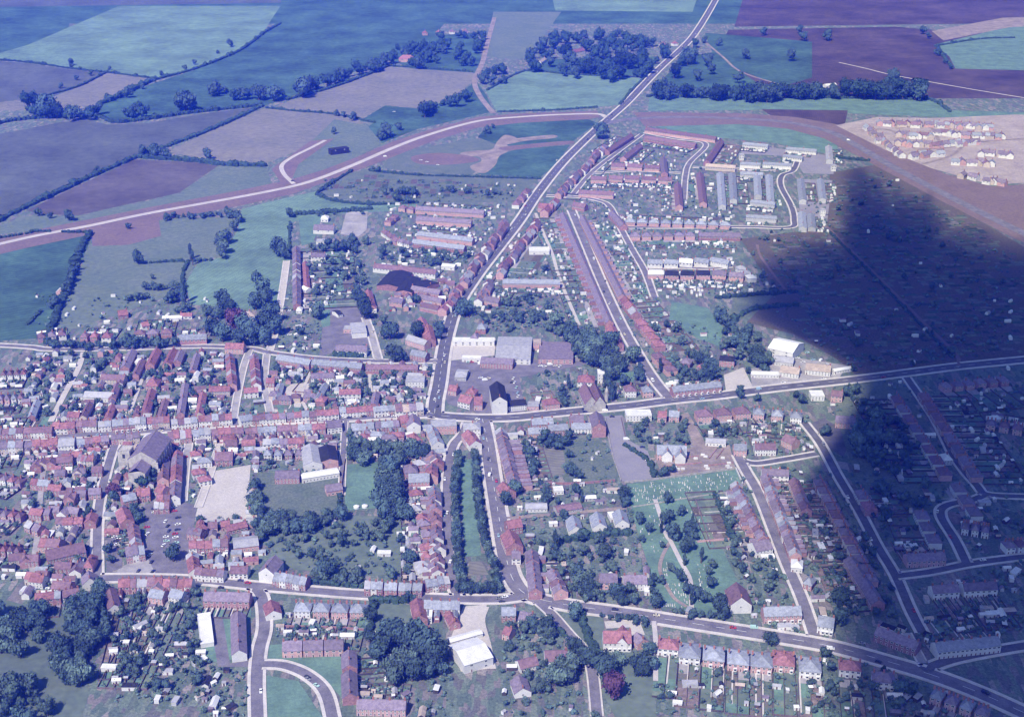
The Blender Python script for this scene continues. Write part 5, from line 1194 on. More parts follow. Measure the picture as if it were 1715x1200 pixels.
# ---- the two churches: nave, aisle with buttresses, tower, chancel
def church_big():
    e, d = 15.0, 22.0
    A, B = G(236, 756, e + 7), G(262, 720, e + 7)
    A.z = B.z = 0
    D = B - A; L = D.length; u = D / L; rz = math.atan2(u.y, u.x)
    c = (A + B) / 2
    root = building('church', 'old stone church with purple nave roof and buttressed side in dark churchyard trees', 'church', (c.x, c.y), rz, L, d, e, 'p', 'S', 7.0, wins='', chim=False)
    n = 7
    for i in range(n):
        x = -L / 2 + L * (i + .5) / n
        for s in (-1, 1):
            mb = MB(); mb.box(-.6, -2.2, 0, .6, 0, 8); mb.box(-.6, -1.2, 8, .6, 0, 13)
            link('buttress', CACHE.setdefault('butt', mb.mesh('buttress', [WALL['S']])), root, (x - L / n * .5, s * d / 2, 0), 0 if s < 0 else math.pi)
            mb = MB(); mb.box(-1.4, -.06, 0, 1.4, .04, 6.5); mb.box(-1.1, -.1, .2, 1.1, -.06, 6.2, 1)
            v = [(-1.4, -.06, 6.5), (1.4, -.06, 6.5), (0, -.06, 8.4)]; mb.face(v, 0)
            link('window', CACHE.setdefault('lancet', mb.mesh('church_window', [WALL['S'], M_GLASS])), root, (x, s * d / 2, 3.5), 0 if s < 0 else math.pi)
    # chancel, lower and narrower, at the near end; tower on the flank
    mb = MB(); mb.box(-7, -6.5, 0, 7, 6.5, 11, bottom=False)
    ch = link('chancel', mb.mesh('chancel', [WALL['S']]), root, (-L / 2 - 7, 0, 0))
    link('chancel_roof', roof_mesh(14, 13, 11, 4.6, 'gable', .3, .1), ch, m=ROOF['p'])
    mb = MB(); mb.box(-4.5, -4.5, 0, 4.5, 4.5, 19)
    for a in range(5):
        for s in (-1, 1):
            mb.box(-4.4 + a * 2, s * 4.35 - .15, 19, -3.4 + a * 2, s * 4.35 + .15, 20.1); mb.box(s * 4.35 - .15, -4.4 + a * 2, 19, s * 4.35 + .15, -3.4 + a * 2, 20.1)
    for s in (-1, 1):
        mb.box(-1, s * 4.5 - .05, 13.5, 1, s * 4.5 + .05, 17, 1); mb.box(s * 4.5 - .05, -1, 13.5, s * 4.5 + .05, 1, 17, 1)
    tw = link('tower', mb.mesh('tower', [WALL['S'], M_GLASS]), root, (-L / 2 + 9, d / 2 + 4.6, 0), 0, (1.05, 1.05, 1.0))
church_big()
def church_small():
    e = 7
    root = None
    for i, (x0, y0, x1, y1) in enumerate([(979, 640, 991, 664), (995, 640, 1005, 664)]):
        A, B = G(x0, y0, e + 6.8), G(x1, y1, e + 6.8)
        A.z = B.z = 0
        D = B - A; rz = math.atan2(D.y, D.x); c = (A + B) / 2
        if i == 0:
            root = building('church', 'stone church with two steep parallel purple-brown gables beside the east road', 'church', (c.x, c.y), rz, D.length, 10.5, e, 'b', 'S', 7, wins='fb', chim=False, dens=.5)
            r0, c0 = rz, c
        else:
            o = c - c0
            l = Vector((o.x * math.cos(-r0) - o.y * math.sin(-r0), o.x * math.sin(-r0) + o.y * math.cos(-r0), 0))
            a = link('aisle', wall_mesh(D.length, 10, e, 6.8, 'gable'), root, l, rz - r0, m=WALL['S'])
            link('aisle_roof', roof_mesh(D.length, 10, e, 6.8, 'gable'), root, l + Vector((0, 0, .01)), rz - r0, m=ROOF['b'])
    mb = MB(); mb.tube((0, 0, 0), 1.6, 10, 8); mb.tube((0, 0, 10), 1.8, 5, 8, 0, .05)
    c = G(1016, 655, 10); o = Vector((c.x, c.y, 0)) - c0
    l = Vector((o.x * math.cos(-r0) - o.y * math.sin(-r0), o.x * math.sin(-r0) + o.y * math.cos(-r0), 0))
    link('bell_turret', mb.mesh('bell_turret', [WALL['S']]), root, l)
church_small()
one('cemetery_chapel', 'small slate-roofed lodge at the foot of the cemetery path', 'lodge', 1152, 1014, 1162, 1018, 5, 3, 's', 'S', 2, chim=False)
# the town goes on a little past the west and east of the view
row('D', 0, 620, 45, 618, 4, 8, 4.8, 'bpr', 'RW', -14, 'beyond the western cream path', 'the west')
row('D', -5, 660, 40, 658, 4, 8, 4.8, 'pbs', 'WP', -14, 'lower beyond the western cream path', 'the west')
row('H', -20, 718, 39, 716, 5, 9, 5.6, 'bp', 'RW', 20, 'running on west out of High Street', 'the west')
row('H', -25, 741, 39, 738, 5, 9, 5.6, 'pb', 'RY', -16, 'opposite, running west out of town', 'the west')
row('D', -10, 790, 40, 800, 4, 8, 4.8, 'rpb', 'RWP', -12, 'on the western town edge', 'the west')
row('D', -10, 850, 40, 856, 4, 8, 4.8, 'pbr', 'RWP', -12, 'lower on the western town edge', 'the west')
row('D', -10, 910, 36, 912, 4, 8, 4.8, 'bbr', 'RW', -12, 'by the western lane end', 'the west')
row('S', 1680, 905, 1740, 900, 3, 9, 5.2, 'pb', 'WP', -20, 'past the crescent in shade', 'the west', gap=.75)
row('S', 1650, 700, 1740, 715, 4, 9, 5.2, 'pb', 'WP', 18, 'along the far eastern gardens', 'the west', gap=.7)
row('S', 1560, 1150, 1660, 1185, 4, 9, 5.2, 'ps', 'WP', -20, 'below the lower shaded fork', 'the west', gap=.75)
# ================================================================ TREES, HEDGES, SHRUBS
def crown(seed, nl, leaves, kind='round'):
    rr = random.Random(seed)
    V, Fc = [], []
    lobes = []
    for i in range(nl):
        a = rr.uniform(0, 6.283); r = rr.uniform(.1, .62); z = rr.uniform(.25, .82)
        if kind == 'tall': r *= .45; z = rr.uniform(.12, .92)
        if kind == 'cone': z = (i + .5) / nl; r = rr.uniform(0, .25) * (1 - z)
        s = rr.uniform(.30, .52) * (1 if kind == 'round' else .8 if kind == 'tall' else (1.15 - z) * .85)
        lobes.append((r * math.cos(a), r * math.sin(a), z, s))
    lobes.append((0, 0, .5, .55 if kind == 'round' else .4))
    # opaque heart of every lobe: a small rough ball
    for (x, y, z, s) in lobes:
        b = len(V); nu, nv = 7, 4
        for j in range(nv + 1):
            th = math.pi * j / nv
            for i in range(nu):
                ph = 6.2832 * i / nu
                q = s * .8 * rr.uniform(.82, 1.12)
                V.append((x + q * math.sin(th) * math.cos(ph), y + q * math.sin(th) * math.sin(ph), z + q * .72 * math.cos(th)))
        for j in range(nv):
            for i in range(nu): Fc.append((b + j * nu + i, b + (j + 1) * nu + i, b + (j + 1) * nu + (i + 1) % nu, b + j * nu + (i + 1) % nu))
    for k in range(leaves):
        x, y, z, s = rr.choice(lobes)
        d = Vector((rr.gauss(0, 1), rr.gauss(0, 1), rr.gauss(.25, 1))).normalized()
        q = s * rr.uniform(.82, 1.18)
        p = Vector((x + d.x * q, y + d.y * q, z + d.z * q * .75))
        nn = (d + Vector((rr.gauss(0, .5), rr.gauss(0, .5), rr.gauss(.2, .5)))).normalized()
        t = nn.orthogonal().normalized(); bt = nn.cross(t)
        g = rr.uniform(.05, .12)
        a = rr.uniform(0, 6.28)
        t, bt = t * math.cos(a) + bt * math.sin(a), bt * math.cos(a) - t * math.sin(a)
        b = len(V)
        V += [tuple(p + t * g), tuple(p + bt * g * .8), tuple(p - t * g), tuple(p - bt * g * .8)]
        Fc.append((b, b + 1, b + 2, b + 3))
    me = bpy.data.meshes.new('crown')
    me.from_pydata(V, [], Fc)
    me.materials.append(LEAF['m'])
    me.update()
    return me
CROWN = [crown(i, 9, 620) for i in range(6)]
TALL = [crown(20 + i, 9, 520, 'tall') for i in range(3)]
CONE = [crown(30 + i, 8, 420, 'cone') for i in range(2)]
BUSH = [crown(40 + i, 4, 130) for i in range(5)]
def _trunk():
    mb = MB()
    mb.tube((0, 0, 0), .05, .45, 7, 0, .032)
    for i in range(4):
        a = i * 1.6; x, y = .22 * math.cos(a), .22 * math.sin(a)
        b = len(mb.v)
        v = [(.02, 0, .3), (-.01, .018, .3), (-.01, -.018, .3), (x + .008, y, .55), (x - .008, y + .008, .55), (x - .008, y - .008, .55)]
        mb.solid(v, [(0, 1, 4, 3), (1, 2, 5, 4), (2, 0, 3, 5)])
    return mb.mesh('trunk', [M_BARK])
TRUNK = _trunk()
TREES, BUSHES, SHEDS = [], [], []     # gathered first, the largest in the picture become things of their own
def tree_at(px, py, r, leaf='m', kind='round', h=None, name=None, label=None):
    f = 1.5 if py < 300 else 1.25 if py < 600 else 1.1
    r *= f
    h = h * f * 1.04 if h else (r * 1.7 if kind == 'round' else r * 4.2 if kind == 'tall' else r * 3.4)
    p = G(px, py, h * .5)
    TREES.append(dict(x=p.x, y=p.y, r=r, h=h, leaf=leaf, kind=kind, rz=R.uniform(0, 6.28), v=R.randrange(6), label=label, name=name))
def belt(x0, y0, x1, y1, n, r, leaf='md', jit=4, kind='round'):
    for i in range(n):
        t = (i + R.uniform(.1, .9)) / n
        if y0 < 300 and R.random() < .2: continue
        tree_at(x0 + (x1 - x0) * t + R.uniform(-jit, jit), y0 + (y1 - y0) * t + R.uniform(-jit, jit) * .5, r * R.uniform(.5, 1.3), R.choice('eed' if y0 < 300 else leaf + leaf + leaf + 'm'), kind)
def clump(poly, n, r, leaf='md', keep=4):
    """trees spread over an outlined wood, none on a road or a house"""
    xs = [p[0] for p in poly]; ys = [p[1] for p in poly]
    k = 0
    for t in range(n * 12):
        if k >= n: break
        x, y = R.uniform(min(xs), max(xs)), R.uniform(min(ys), max(ys))
        if not in_poly(x, y, poly): continue
        p = G(x, y, r * .8)
        if occ(p.x, p.y, 1 | 2 | 4): continue
        tree_at(x, y, r * R.uniform(.55, 1.35), R.choice('eeed' if y < 300 else leaf * 3 + 'mm')); k += 1
# -- single trees and belts, crown centres in survey points, radius in metres
for q in [(470, 415, 9.5, 'd'), (462, 406, 7, 'd'), (478, 424, 7, 'd'), (232, 432, 7, 'd'), (486, 356, 6, 'd'), (229, 424, 5, 'd'),
          (440, 482, 9, 'd'), (430, 462, 6, 'd'), (447, 500, 9, 'd'), (428, 505, 8, 'd'), (456, 522, 9, 'd'), (440, 540, 10, 'd'), (458, 545, 9, 'd'), (410, 548, 10, 'd'), (395, 536, 11, 'c'), (376, 503, 9, 'd'), (384, 512, 8, 'd'), (358, 548, 8, 'd'), (372, 558, 8, 'd'),
          (424, 560, 9, 'd'), (446, 565, 8, 'd'), (362, 522, 6, 'm'), (345, 516, 5, 'm'), (402, 566, 8, 'd'),
          (540, 414, 5, 'd'), (551, 408, 6, 'd'), (563, 410, 7, 'd'), (576, 412, 7, 'd'), (590, 402, 7, 'd'), (594, 416, 5, 'd'), (523, 413, 4, 'm'), (640, 421, 5, 'd'), (612, 402, 5, 'm'), (573, 434, 5, 'm'),
          (598, 486, 6, 'd'), (604, 498, 7, 'd'), (609, 512, 7, 'd'), (612, 523, 7, 'd'), (652, 554, 8, 'd'), (697, 551, 8, 'd'), (661, 591, 8, 'm'), (672, 595, 6, 'd'), (640, 535, 5, 'm'), (531, 522, 7, 'm'), (503, 553, 5, 'l'),
          (777, 516, 8, 'd'), (735, 546, 6, 'd'), (733, 560, 5, 'd'), (695, 500, 5, 'd'),
          (75, 558, 7, 'd'), (92, 504, 7, 'd'), (110, 484, 6, 'd'), (120, 464, 6, 'd'), (128, 445, 5, 'd'), (124, 455, 5, 'd'),
          (370, 425, 6, 'm'), (372, 412, 8, 'm'), (378, 397, 8, 'm'), (390, 378, 7, 'm'), (400, 366, 5, 'm'), (366, 402, 6, 'm'), (255, 463, 3, 'm'), (215, 378, 4, 'd'),
          (1008, 220, 9, 'd'), (1014, 214, 6, 'd'), (560, 219, 4, 'd'), (646, 219, 8, 'd'), (637, 224, 7, 'd'), (667, 211, 5, 'd'), (815, 217, 5, 'd'), (826, 211, 3, 'd'),
          (563, 189, 4, 'd'), (575, 191, 4, 'd'), (590, 195, 5, 'd'), (120, 104, 5, 'd'), (120, 110, 4, 'd'), (152, 122, 4, 'd'), (128, 130, 4, 'd'), (102, 143, 4, 'd'), (184, 114, 3, 'd'), (271, 123, 4, 'd'), (365, 87, 3, 'd'), (385, 72, 6, 'd'), (326, 104, 4, 'd'), (309, 113, 4, 'd'),
          (240, 252, 7, 'd'), (258, 253, 8, 'd'), (278, 258, 6, 'd'), (346, 259, 6, 'd'), (165, 284, 4, 'd'), (116, 360, 7, 'd'), (62, 355, 5, 'd'), (85, 360, 4, 'd'),
          (215, 155, 7, 'd'), (180, 162, 5, 'd'), (200, 158, 5, 'd'), (238, 144, 4, 'd'), (258, 135, 3, 'd'),
          (1250, 90, 8, 'd'), (1323, 92, 9, 'd'), (1345, 60, 8, 'd'), (1340, 48, 7, 'd'), (1385, 58, 9, 'd'), (1280, 52, 7, 'd'), (1495, 124, 9, 'd'), (1490, 132, 8, 'd'), (1545, 50, 7, 'd'), (1556, 60, 5, 'd'), (1205, 70, 6, 'd'), (1238, 130, 8, 'd'), (1185, 100, 10, 'd'), (1190, 115, 8, 'd'), (1168, 125, 8, 'd'), (1110, 140, 8, 'd'),
          (843, 505, 4, 'm'), (914, 448, 4, 'd'),
          (1186, 612, 8, 'd'), (1192, 622, 8, 'd'), (1180, 628, 7, 'd'), (1172, 600, 7, 'd'),
          (1118, 833, 5, 'd'), (1112, 868, 5, 'd'), (1122, 862, 5, 'd'), (1140, 855, 4, 'd'), (1070, 868, 4.5, 'd'), (1085, 883, 4.5, 'd'), (1127, 890, 6, 'd'), (1153, 884, 6, 'd'), (1150, 912, 6, 'd'), (1158, 896, 5, 'd'), (1125, 950, 4, 'm'), (1140, 965, 5, 'c'), (1150, 985, 5, 'c'), (1075, 901, 3, 'd'), (1110, 912, 3, 'd'), (1095, 967, 4, 'd'), (1100, 1005, 5, 'd'), (1095, 990, 4, 'd'), (1107, 970, 3.5, 'd'),
          (1180, 1000, 5, 'c'), (1168, 990, 5, 'd'), (1190, 975, 5, 'd'), (1205, 1010, 6, 'd'), (1213, 1022, 6, 'd'), (1185, 955, 4, 'm'), (1195, 945, 4, 'm'),
          (962, 1025, 6, 'd'), (893, 1042, 5, 'd'), (917, 1046, 6, 'd'), (963, 1079, 6, 'd'), (851, 1078, 4, 'd'), (975, 1105, 5, 'd'), (1003, 1108, 8, 'd'), (1012, 1120, 8, 'd'), (1025, 1146, 9, 'c'), (1036, 1102, 5, 'm'), (1072, 1108, 6, 'd'), (1075, 1122, 5, 'd'), (1088, 1085, 5, 'd'), (1090, 1110, 5, 'd'), (1080, 1040, 4, 'd'), (1066, 1037, 4, 'd'),
          (945, 1118, 7, 'm'), (960, 1108, 6, 'm'), (930, 1132, 7, 'm'), (955, 1130, 6, 'm'), (976, 1095, 5, 'd'),
          (985, 990, 6, 'd'), (1035, 992, 6, 'd'), (1040, 1003, 5, 'd'), (1060, 1002, 4, 'd'), (970, 970, 6, 'm'), (962, 952, 5, 'm'), (930, 930, 5, 'd'), (1010, 922, 6, 'm'), (1000, 900, 4, 'm'), (965, 955, 5, 'd'), (940, 935, 4, 'm'), (1090, 975, 4, 'd'), (1098, 1008, 5, 'd'),
          (655, 1065, 9, 'd'), (640, 1075, 8, 'd'), (668, 1062, 9, 'd'), (682, 1070, 9, 'd'), (692, 1058, 8, 'd'), (645, 1050, 6, 'd'), (718, 1080, 10, 'd'), (725, 1095, 9, 'd'), (705, 1090, 7, 'd'), (630, 1088, 7, 'd'), (665, 1110, 8, 'm'), (680, 1100, 8, 'm'), (690, 1122, 8, 'd'), (660, 1130, 7, 'm'), (620, 1064, 5, 'd'), (686, 999, 5, 'd'), (622, 1030, 5, 'd'), (730, 1110, 7, 'd'), (712, 1120, 6, 'd'), (740, 1118, 5, 'd'),
          (289, 927, 6.5, 'd'), (183, 916, 4.5, 'd'), (185, 936, 3.5, 'd'), (222, 850, 5, 'd'), (232, 865, 5, 'd'), (226, 858, 4, 'd'), (188, 820, 6, 'c'), (192, 830, 5, 'd'),
          (545, 952, 8, 'd'), (575, 958, 4, 'd'), (600, 955, 5, 'm'), (571, 905, 5, 'd'), (576, 892, 4, 'm'), (548, 895, 4, 'm'), (685, 932, 6, 'd'), (652, 960, 5, 'm'), (600, 892, 4, 'm'), (612, 890, 4, 'm'), (636, 895, 5, 'm'), (645, 885, 5, 'm'), (630, 873, 4, 'm'), (655, 875, 5, 'd'), (535, 930, 4, 'm'), (520, 925, 5, 'd'), (500, 925, 4, 'm'), (512, 900, 4, 'm'), (485, 912, 4, 'm'), (682, 955, 4, 'm'), (670, 900, 4, 'c'),
          (946, 862, 5, 'd'), (955, 728, 5, 'd'), (930, 733, 6, 'd'), (915, 728, 6, 'd'), (908, 735, 5, 'd'), (945, 738, 6, 'd'), (932, 745, 5, 'd'), (920, 740, 5, 'd'), (952, 760, 4, 'd'), (955, 785, 6, 'd'), (965, 790, 5, 'd'), (972, 795, 4, 'd'), (1045, 826, 6, 'd'), (1048, 838, 5, 'd'), (915, 828, 5, 'd'), (912, 838, 4, 'd'), (966, 818, 5, 'd'), (935, 838, 3, 'd'), (850, 822, 6, 'd'), (862, 815, 6, 'd'), (874, 812, 5, 'd'), (845, 835, 6, 'd'),
          (1113, 788, 5, 'c'), (1125, 785, 4, 'c'), (945, 660, 5, 'd'), (943, 672, 5, 'd'), (941, 650, 4, 'd'),
          (1240, 650, 4, 'd'), (1270, 665, 4, 'd'), (1345, 668, 5, 'd'), (1335, 660, 4, 'd'), (1420, 655, 6, 'd'), (1435, 650, 6, 'd'), (1385, 720, 6, 'd'), (1440, 720, 8, 'd'), (1455, 735, 8, 'd'), (1432, 740, 7, 'd'), (1240, 658, 5, 'd'), (1292, 1070, 5, 'd'), (1410, 1000, 7, 'd'), (1405, 1030, 7, 'd')]:
    tree_at(*q)
for q in [(318, 422, 3.2), (322, 432, 3), (309, 490, 4), (306, 500, 3.5), (1029, 655, 3), (1106, 612, 3), (1158, 1000, 2.5), (1175, 930, 2.5), (930, 905, 3), (952, 640, 3), (1105, 590, 3)]: tree_at(q[0], q[1], q[2], 'd', 'tall')
for q in [(1020, 640, 6, 'd'), (1025, 655, 5, 'd'), (1014, 634, 5, 'd'), (1160, 870, 3, 'd'), (1108, 880, 3, 'd'), (1147, 935, 3, 'd'), (1135, 892, 3.4, 'd'), (975, 830, 3, 'd')]: tree_at(q[0], q[1], q[2], q[3], 'cone')
# the avenue round the green: clipped limes in two rows and across the foot
AV0 = len(TREES)
for pts, n in (([(766, 762), (762, 820), (764, 890), (767, 940), (773, 978)], 30), ([(796, 760), (799, 820), (806, 880), (815, 915), (828, 945), (832, 975)], 30), ([(772, 983), (835, 984)], 8)):
    P = sm([Vector((a, b, 0)) for a, b in pts], 8) if len(pts) > 2 else [Vector((a, b, 0)) for a, b in pts]
    P = resample(P, 1.5)
    for i in range(n):
        q = P[int((len(P) - 1) * i / (n - 1))]
        tree_at(q.x + R.uniform(-1, 1), q.y + R.uniform(-1.5, 1.5), R.uniform(3.3, 4.2), 'd' if R.random() < .6 else 'm', h=R.uniform(7, 8.6))
for t in TREES[AV0:]: t['name'] = 'avenue_lime'
# the dark trees crowding round the old church, close against its walls
CH0 = len(TREES)
for q in [(207, 778), (214, 786), (222, 793), (231, 797), (240, 798), (249, 797), (257, 793), (263, 786), (267, 776), (270, 764), (272, 752), (271, 741), (210, 768), (228, 788), (246, 790), (258, 780), (218, 776), (236, 806), (250, 804)]:
    tree_at(q[0] + R.uniform(-2, 2), q[1], R.uniform(4.2, 5.8), R.choice('edd'))
for t in TREES[CH0:]: t['force'] = 1
# belts and woods
for a in [(300, 175, 312, 170, 6, 10, 'd'), (350, 150, 376, 148, 7, 8, 'd'), (385, 158, 480, 155, 16, 8, 'd'), (500, 152, 545, 128, 12, 9, 'd'), (545, 135, 640, 105, 24, 8, 'd'), (640, 105, 660, 85, 8, 7, 'd'), (205, 188, 250, 183, 7, 7, 'dm'), (225, 180, 240, 178, 3, 6, 'm'),
          (50, 185, 150, 190, 16, 8, 'd'), (45, 170, 80, 180, 8, 10, 'd'), (140, 185, 170, 182, 6, 6, 'd'), (710, 185, 790, 155, 12, 7, 'd'), (800, 130, 850, 135, 7, 6, 'd'), (810, 125, 840, 115, 8, 6, 'd'),
          (1100, 152, 1300, 158, 30, 9, 'd'), (1240, 150, 1305, 155, 9, 7, 'd'), (1300, 152, 1400, 155, 16, 8, 'd'), (1395, 150, 1545, 155, 24, 10, 'd'), (1465, 145, 1540, 150, 10, 11, 'd'), (1120, 125, 1165, 85, 10, 9, 'd'), (1570, 82, 1590, 112, 7, 4, 'd'), (1160, 80, 1180, 65, 4, 6, 'd'),
          (270, 362, 375, 358, 18, 3.6, 'd'), (375, 352, 402, 362, 6, 5, 'd'), (545, 318, 560, 300, 4, 3, 'd'), (640, 318, 705, 322, 10, 5, 'd'), (660, 330, 690, 335, 6, 4, 'd'), (735, 315, 860, 325, 14, 3.5, 'dm'), (620, 282, 640, 284, 5, 3, 'd'),
          (500, 358, 620, 352, 6, 3, 'd'), (240, 480, 310, 478, 12, 4, 'dm'), (210, 500, 250, 495, 8, 3.5, 'm'), (285, 500, 300, 490, 5, 5, 'd'), (340, 520, 370, 525, 6, 4, 'd'), (295, 520, 320, 510, 4, 4, 'm'),
          (75, 576, 160, 578, 13, 4, 'd'), (165, 577, 300, 573, 20, 4.2, 'd'), (205, 570, 270, 572, 10, 5, 'd'),
          (880, 735, 895, 790, 12, 4.4, 'd'), (640, 770, 645, 850, 10, 7, 'd'), (655, 765, 660, 855, 10, 7.5, 'd'), (640, 855, 690, 862, 6, 7, 'd'), (648, 850, 640, 862, 3, 6, 'd'), (660, 745, 715, 760, 9, 6.5, 'd'), (670, 755, 710, 748, 6, 6, 'd'), (585, 725, 600, 760, 8, 5, 'dm'), (600, 740, 650, 755, 12, 5, 'm'),
          (520, 958, 610, 968, 14, 3.4, 'm'), (515, 965, 605, 972, 12, 3.2, 'm'), 
          (1215, 540, 1285, 620, 14, 6, 'd'), (1200, 520, 1240, 560, 10, 5.5, 'd'), (1010, 1030, 1066, 1036, 8, 2.4, 'd'), (1130, 1022, 1210, 1030, 8, 3.4, 'd'), (865, 930, 960, 940, 5, 3, 'm')]: belt(*a)
clump([(905, 60), (1000, 50), (1110, 60), (1140, 75), (1105, 120), (1080, 128), (960, 124), (885, 112), (880, 95)], 105, 8, 'd')
clump([(650, 75), (720, 60), (830, 52), (815, 100), (780, 110), (690, 108)], 48, 7, 'd')
clump([(960, 560), (1000, 555), (1060, 590), (1100, 610), (1090, 640), (1045, 640), (1010, 615), (975, 595)], 46, 6.5, 'd')
clump([(925, 530), (965, 545), (975, 580), (960, 572), (935, 555)], 16, 5.5, 'd')
clump([(425, 800), (520, 815), (590, 850), (560, 870), (500, 885), (435, 905), (415, 850)], 84, 4.6, 'dm')
clump([(430, 870), (520, 870), (690, 880), (690, 940), (560, 955), (440, 930)], 46, 2.5, 'm')
clump([(590, 720), (690, 735), (700, 770), (640, 770), (590, 770)], 22, 4.8, 'dm')
clump([(125, 990), (190, 975), (185, 1030), (175, 1080), (135, 1085), (118, 1040)], 48, 5.4, 'd')
clump([(-20, 1020), (75, 1015), (75, 1050), (55, 1085), (-20, 1100)], 22, 5.6, 'd')
clump([(85, 1070), (140, 1075), (145, 1130), (110, 1150), (80, 1110)], 18, 5.5, 'd')
clump([(-20, 1140), (90, 1140), (110, 1200), (-20, 1210)], 18, 6.4, 'd')
clump([(190, 985), (330, 985), (335, 1150), (190, 1150)], 54, 3.4, 'dm')
clump([(1200, 555), (1260, 540), (1300, 610), (1240, 640), (1215, 600)], 26, 5, 'dm')
clump([(1130, 600), (1180, 590), (1200, 650), (1130, 640)], 14, 4.5, 'dm')
clump([(830, 480), (930, 500), (955, 545), (850, 555), (800, 530)], 44, 3.6, 'dm')
clump([(510, 440), (600, 430), (620, 470), (520, 500)], 34, 3.2, 'dm')
clump([(620, 410), (800, 420), (770, 440), (640, 436)], 34, 3.2, 'dm')
clump([(1250, 400), (1480, 290), (1700, 460), (1700, 590), (1420, 620), (1270, 500)], 70, 3.2, 'd')
clump([(1400, 650), (1530, 690), (1560, 880), (1460, 860)], 46, 4.5, 'd')
clump([(1430, 690), (1470, 690), (1490, 760), (1440, 770)], 14, 7, 'd')
clump([(50, 590), (370, 590), (380, 690), (50, 690)], 90, 3.6, 'dm')
clump([(440, 610), (730, 615), (700, 670), (460, 680)], 60, 3.4, 'dm')
clump([(880, 910), (1050, 880), (1090, 1000), (960, 1010)], 40, 3.6, 'dm')
clump([(1170, 840), (1240, 960), (1330, 1010), (1340, 960), (1230, 840)], 22, 3.4, 'dm')
clump([(840, 1040), (930, 1050), (960, 1120), (900, 1160), (840, 1150)], 22, 3.6, 'dm')
clump([(1080, 540), (1140, 540), (1200, 620), (1130, 640)], 20, 3.8, 'dm')
clump([(1040, 700), (1230, 700), (1250, 735), (1050, 740)], 24, 3.6, 'dm')
clump([(1370, 840), (1480, 840), (1500, 1060), (1380, 1000)], 24, 3.6, 'd')
clump([(1380, 1090), (1540, 1140), (1560, 1200), (1390, 1200)], 16, 4, 'd')
clump([(50, 760), (160, 760), (160, 960), (50, 960)], 30, 3, 'dm')
# ---- field hedges, each run a thing of its own: a ragged ribbon of leaf clumps
def hedge(pts_px, w_, h, label, name='hedgerow', dens=2.2):
    w_, h = w_ * 1.2, h * 1.1
    P = resample(sm(GP(pts_px), 4), 3)
    rr = random.Random(hash_(label))
    runs, V, Fc = [], [], []
    def lump(x, y, z, s):
        b = len(V); nu, nv = 6, 3
        for j in range(nv + 1):
            th = math.pi * j / nv
            for i in range(nu):
                ph = 6.2832 * i / nu; q = s * rr.uniform(.75, 1.2)
                V.append((x + q * math.sin(th) * math.cos(ph), y + q * math.sin(th) * math.sin(ph), max(.02, z + q * .9 * math.cos(th))))
        for j in range(nv):
            for i in range(nu): Fc.append((b + j * nu + i, b + (j + 1) * nu + i, b + (j + 1) * nu + (i + 1) % nu, b + j * nu + (i + 1) % nu))
    for a, b in zip(P, P[1:]):
        d = (b - a).length
        k = max(1, int(d / (w_ * .55)))
        for i in range(k):
            p = a.lerp(b, (i + .5) / k)
            if on_road(p):
                if Fc: runs.append((V[:], Fc[:])); V.clear(); Fc.clear()
                continue
            s = w_ * rr.uniform(.5, .8) * (1.6 if rr.random() < .06 else 1)
            x, y = p.x + rr.uniform(-.2, .2) * w_, p.y + rr.uniform(-.2, .2) * w_
            lump(x, y, s * h / w_ * .7, s)
            for _ in range(4):
                d3 = Vector((rr.gauss(0, 1), rr.gauss(0, 1), abs(rr.gauss(0, 1)))).normalized()
                c = Vector((x, y, s * h / w_ * .7)) + d3 * s * 1.05
                t = d3.orthogonal().normalized(); bt = d3.cross(t); g = rr.uniform(.25, .6)
                bb = len(V); V.extend([tuple(c + t * g), tuple(c + bt * g), tuple(c - t * g), tuple(c - bt * g)]); Fc.append((bb, bb + 1, bb + 2, bb + 3))
    if Fc: runs.append((V, Fc))
    runs = [r for r in runs if len(r[1]) > 60]
    for i, (v, f) in enumerate(runs):
        me = bpy.data.meshes.new(name); me.from_pydata(v, [], f); me.materials.append(M_HEDGE); me.update()
        tag(link(name, me), label + (f", {ordn(i)} stretch across the road" if i else ''), 'hedge', 'field and garden hedges')
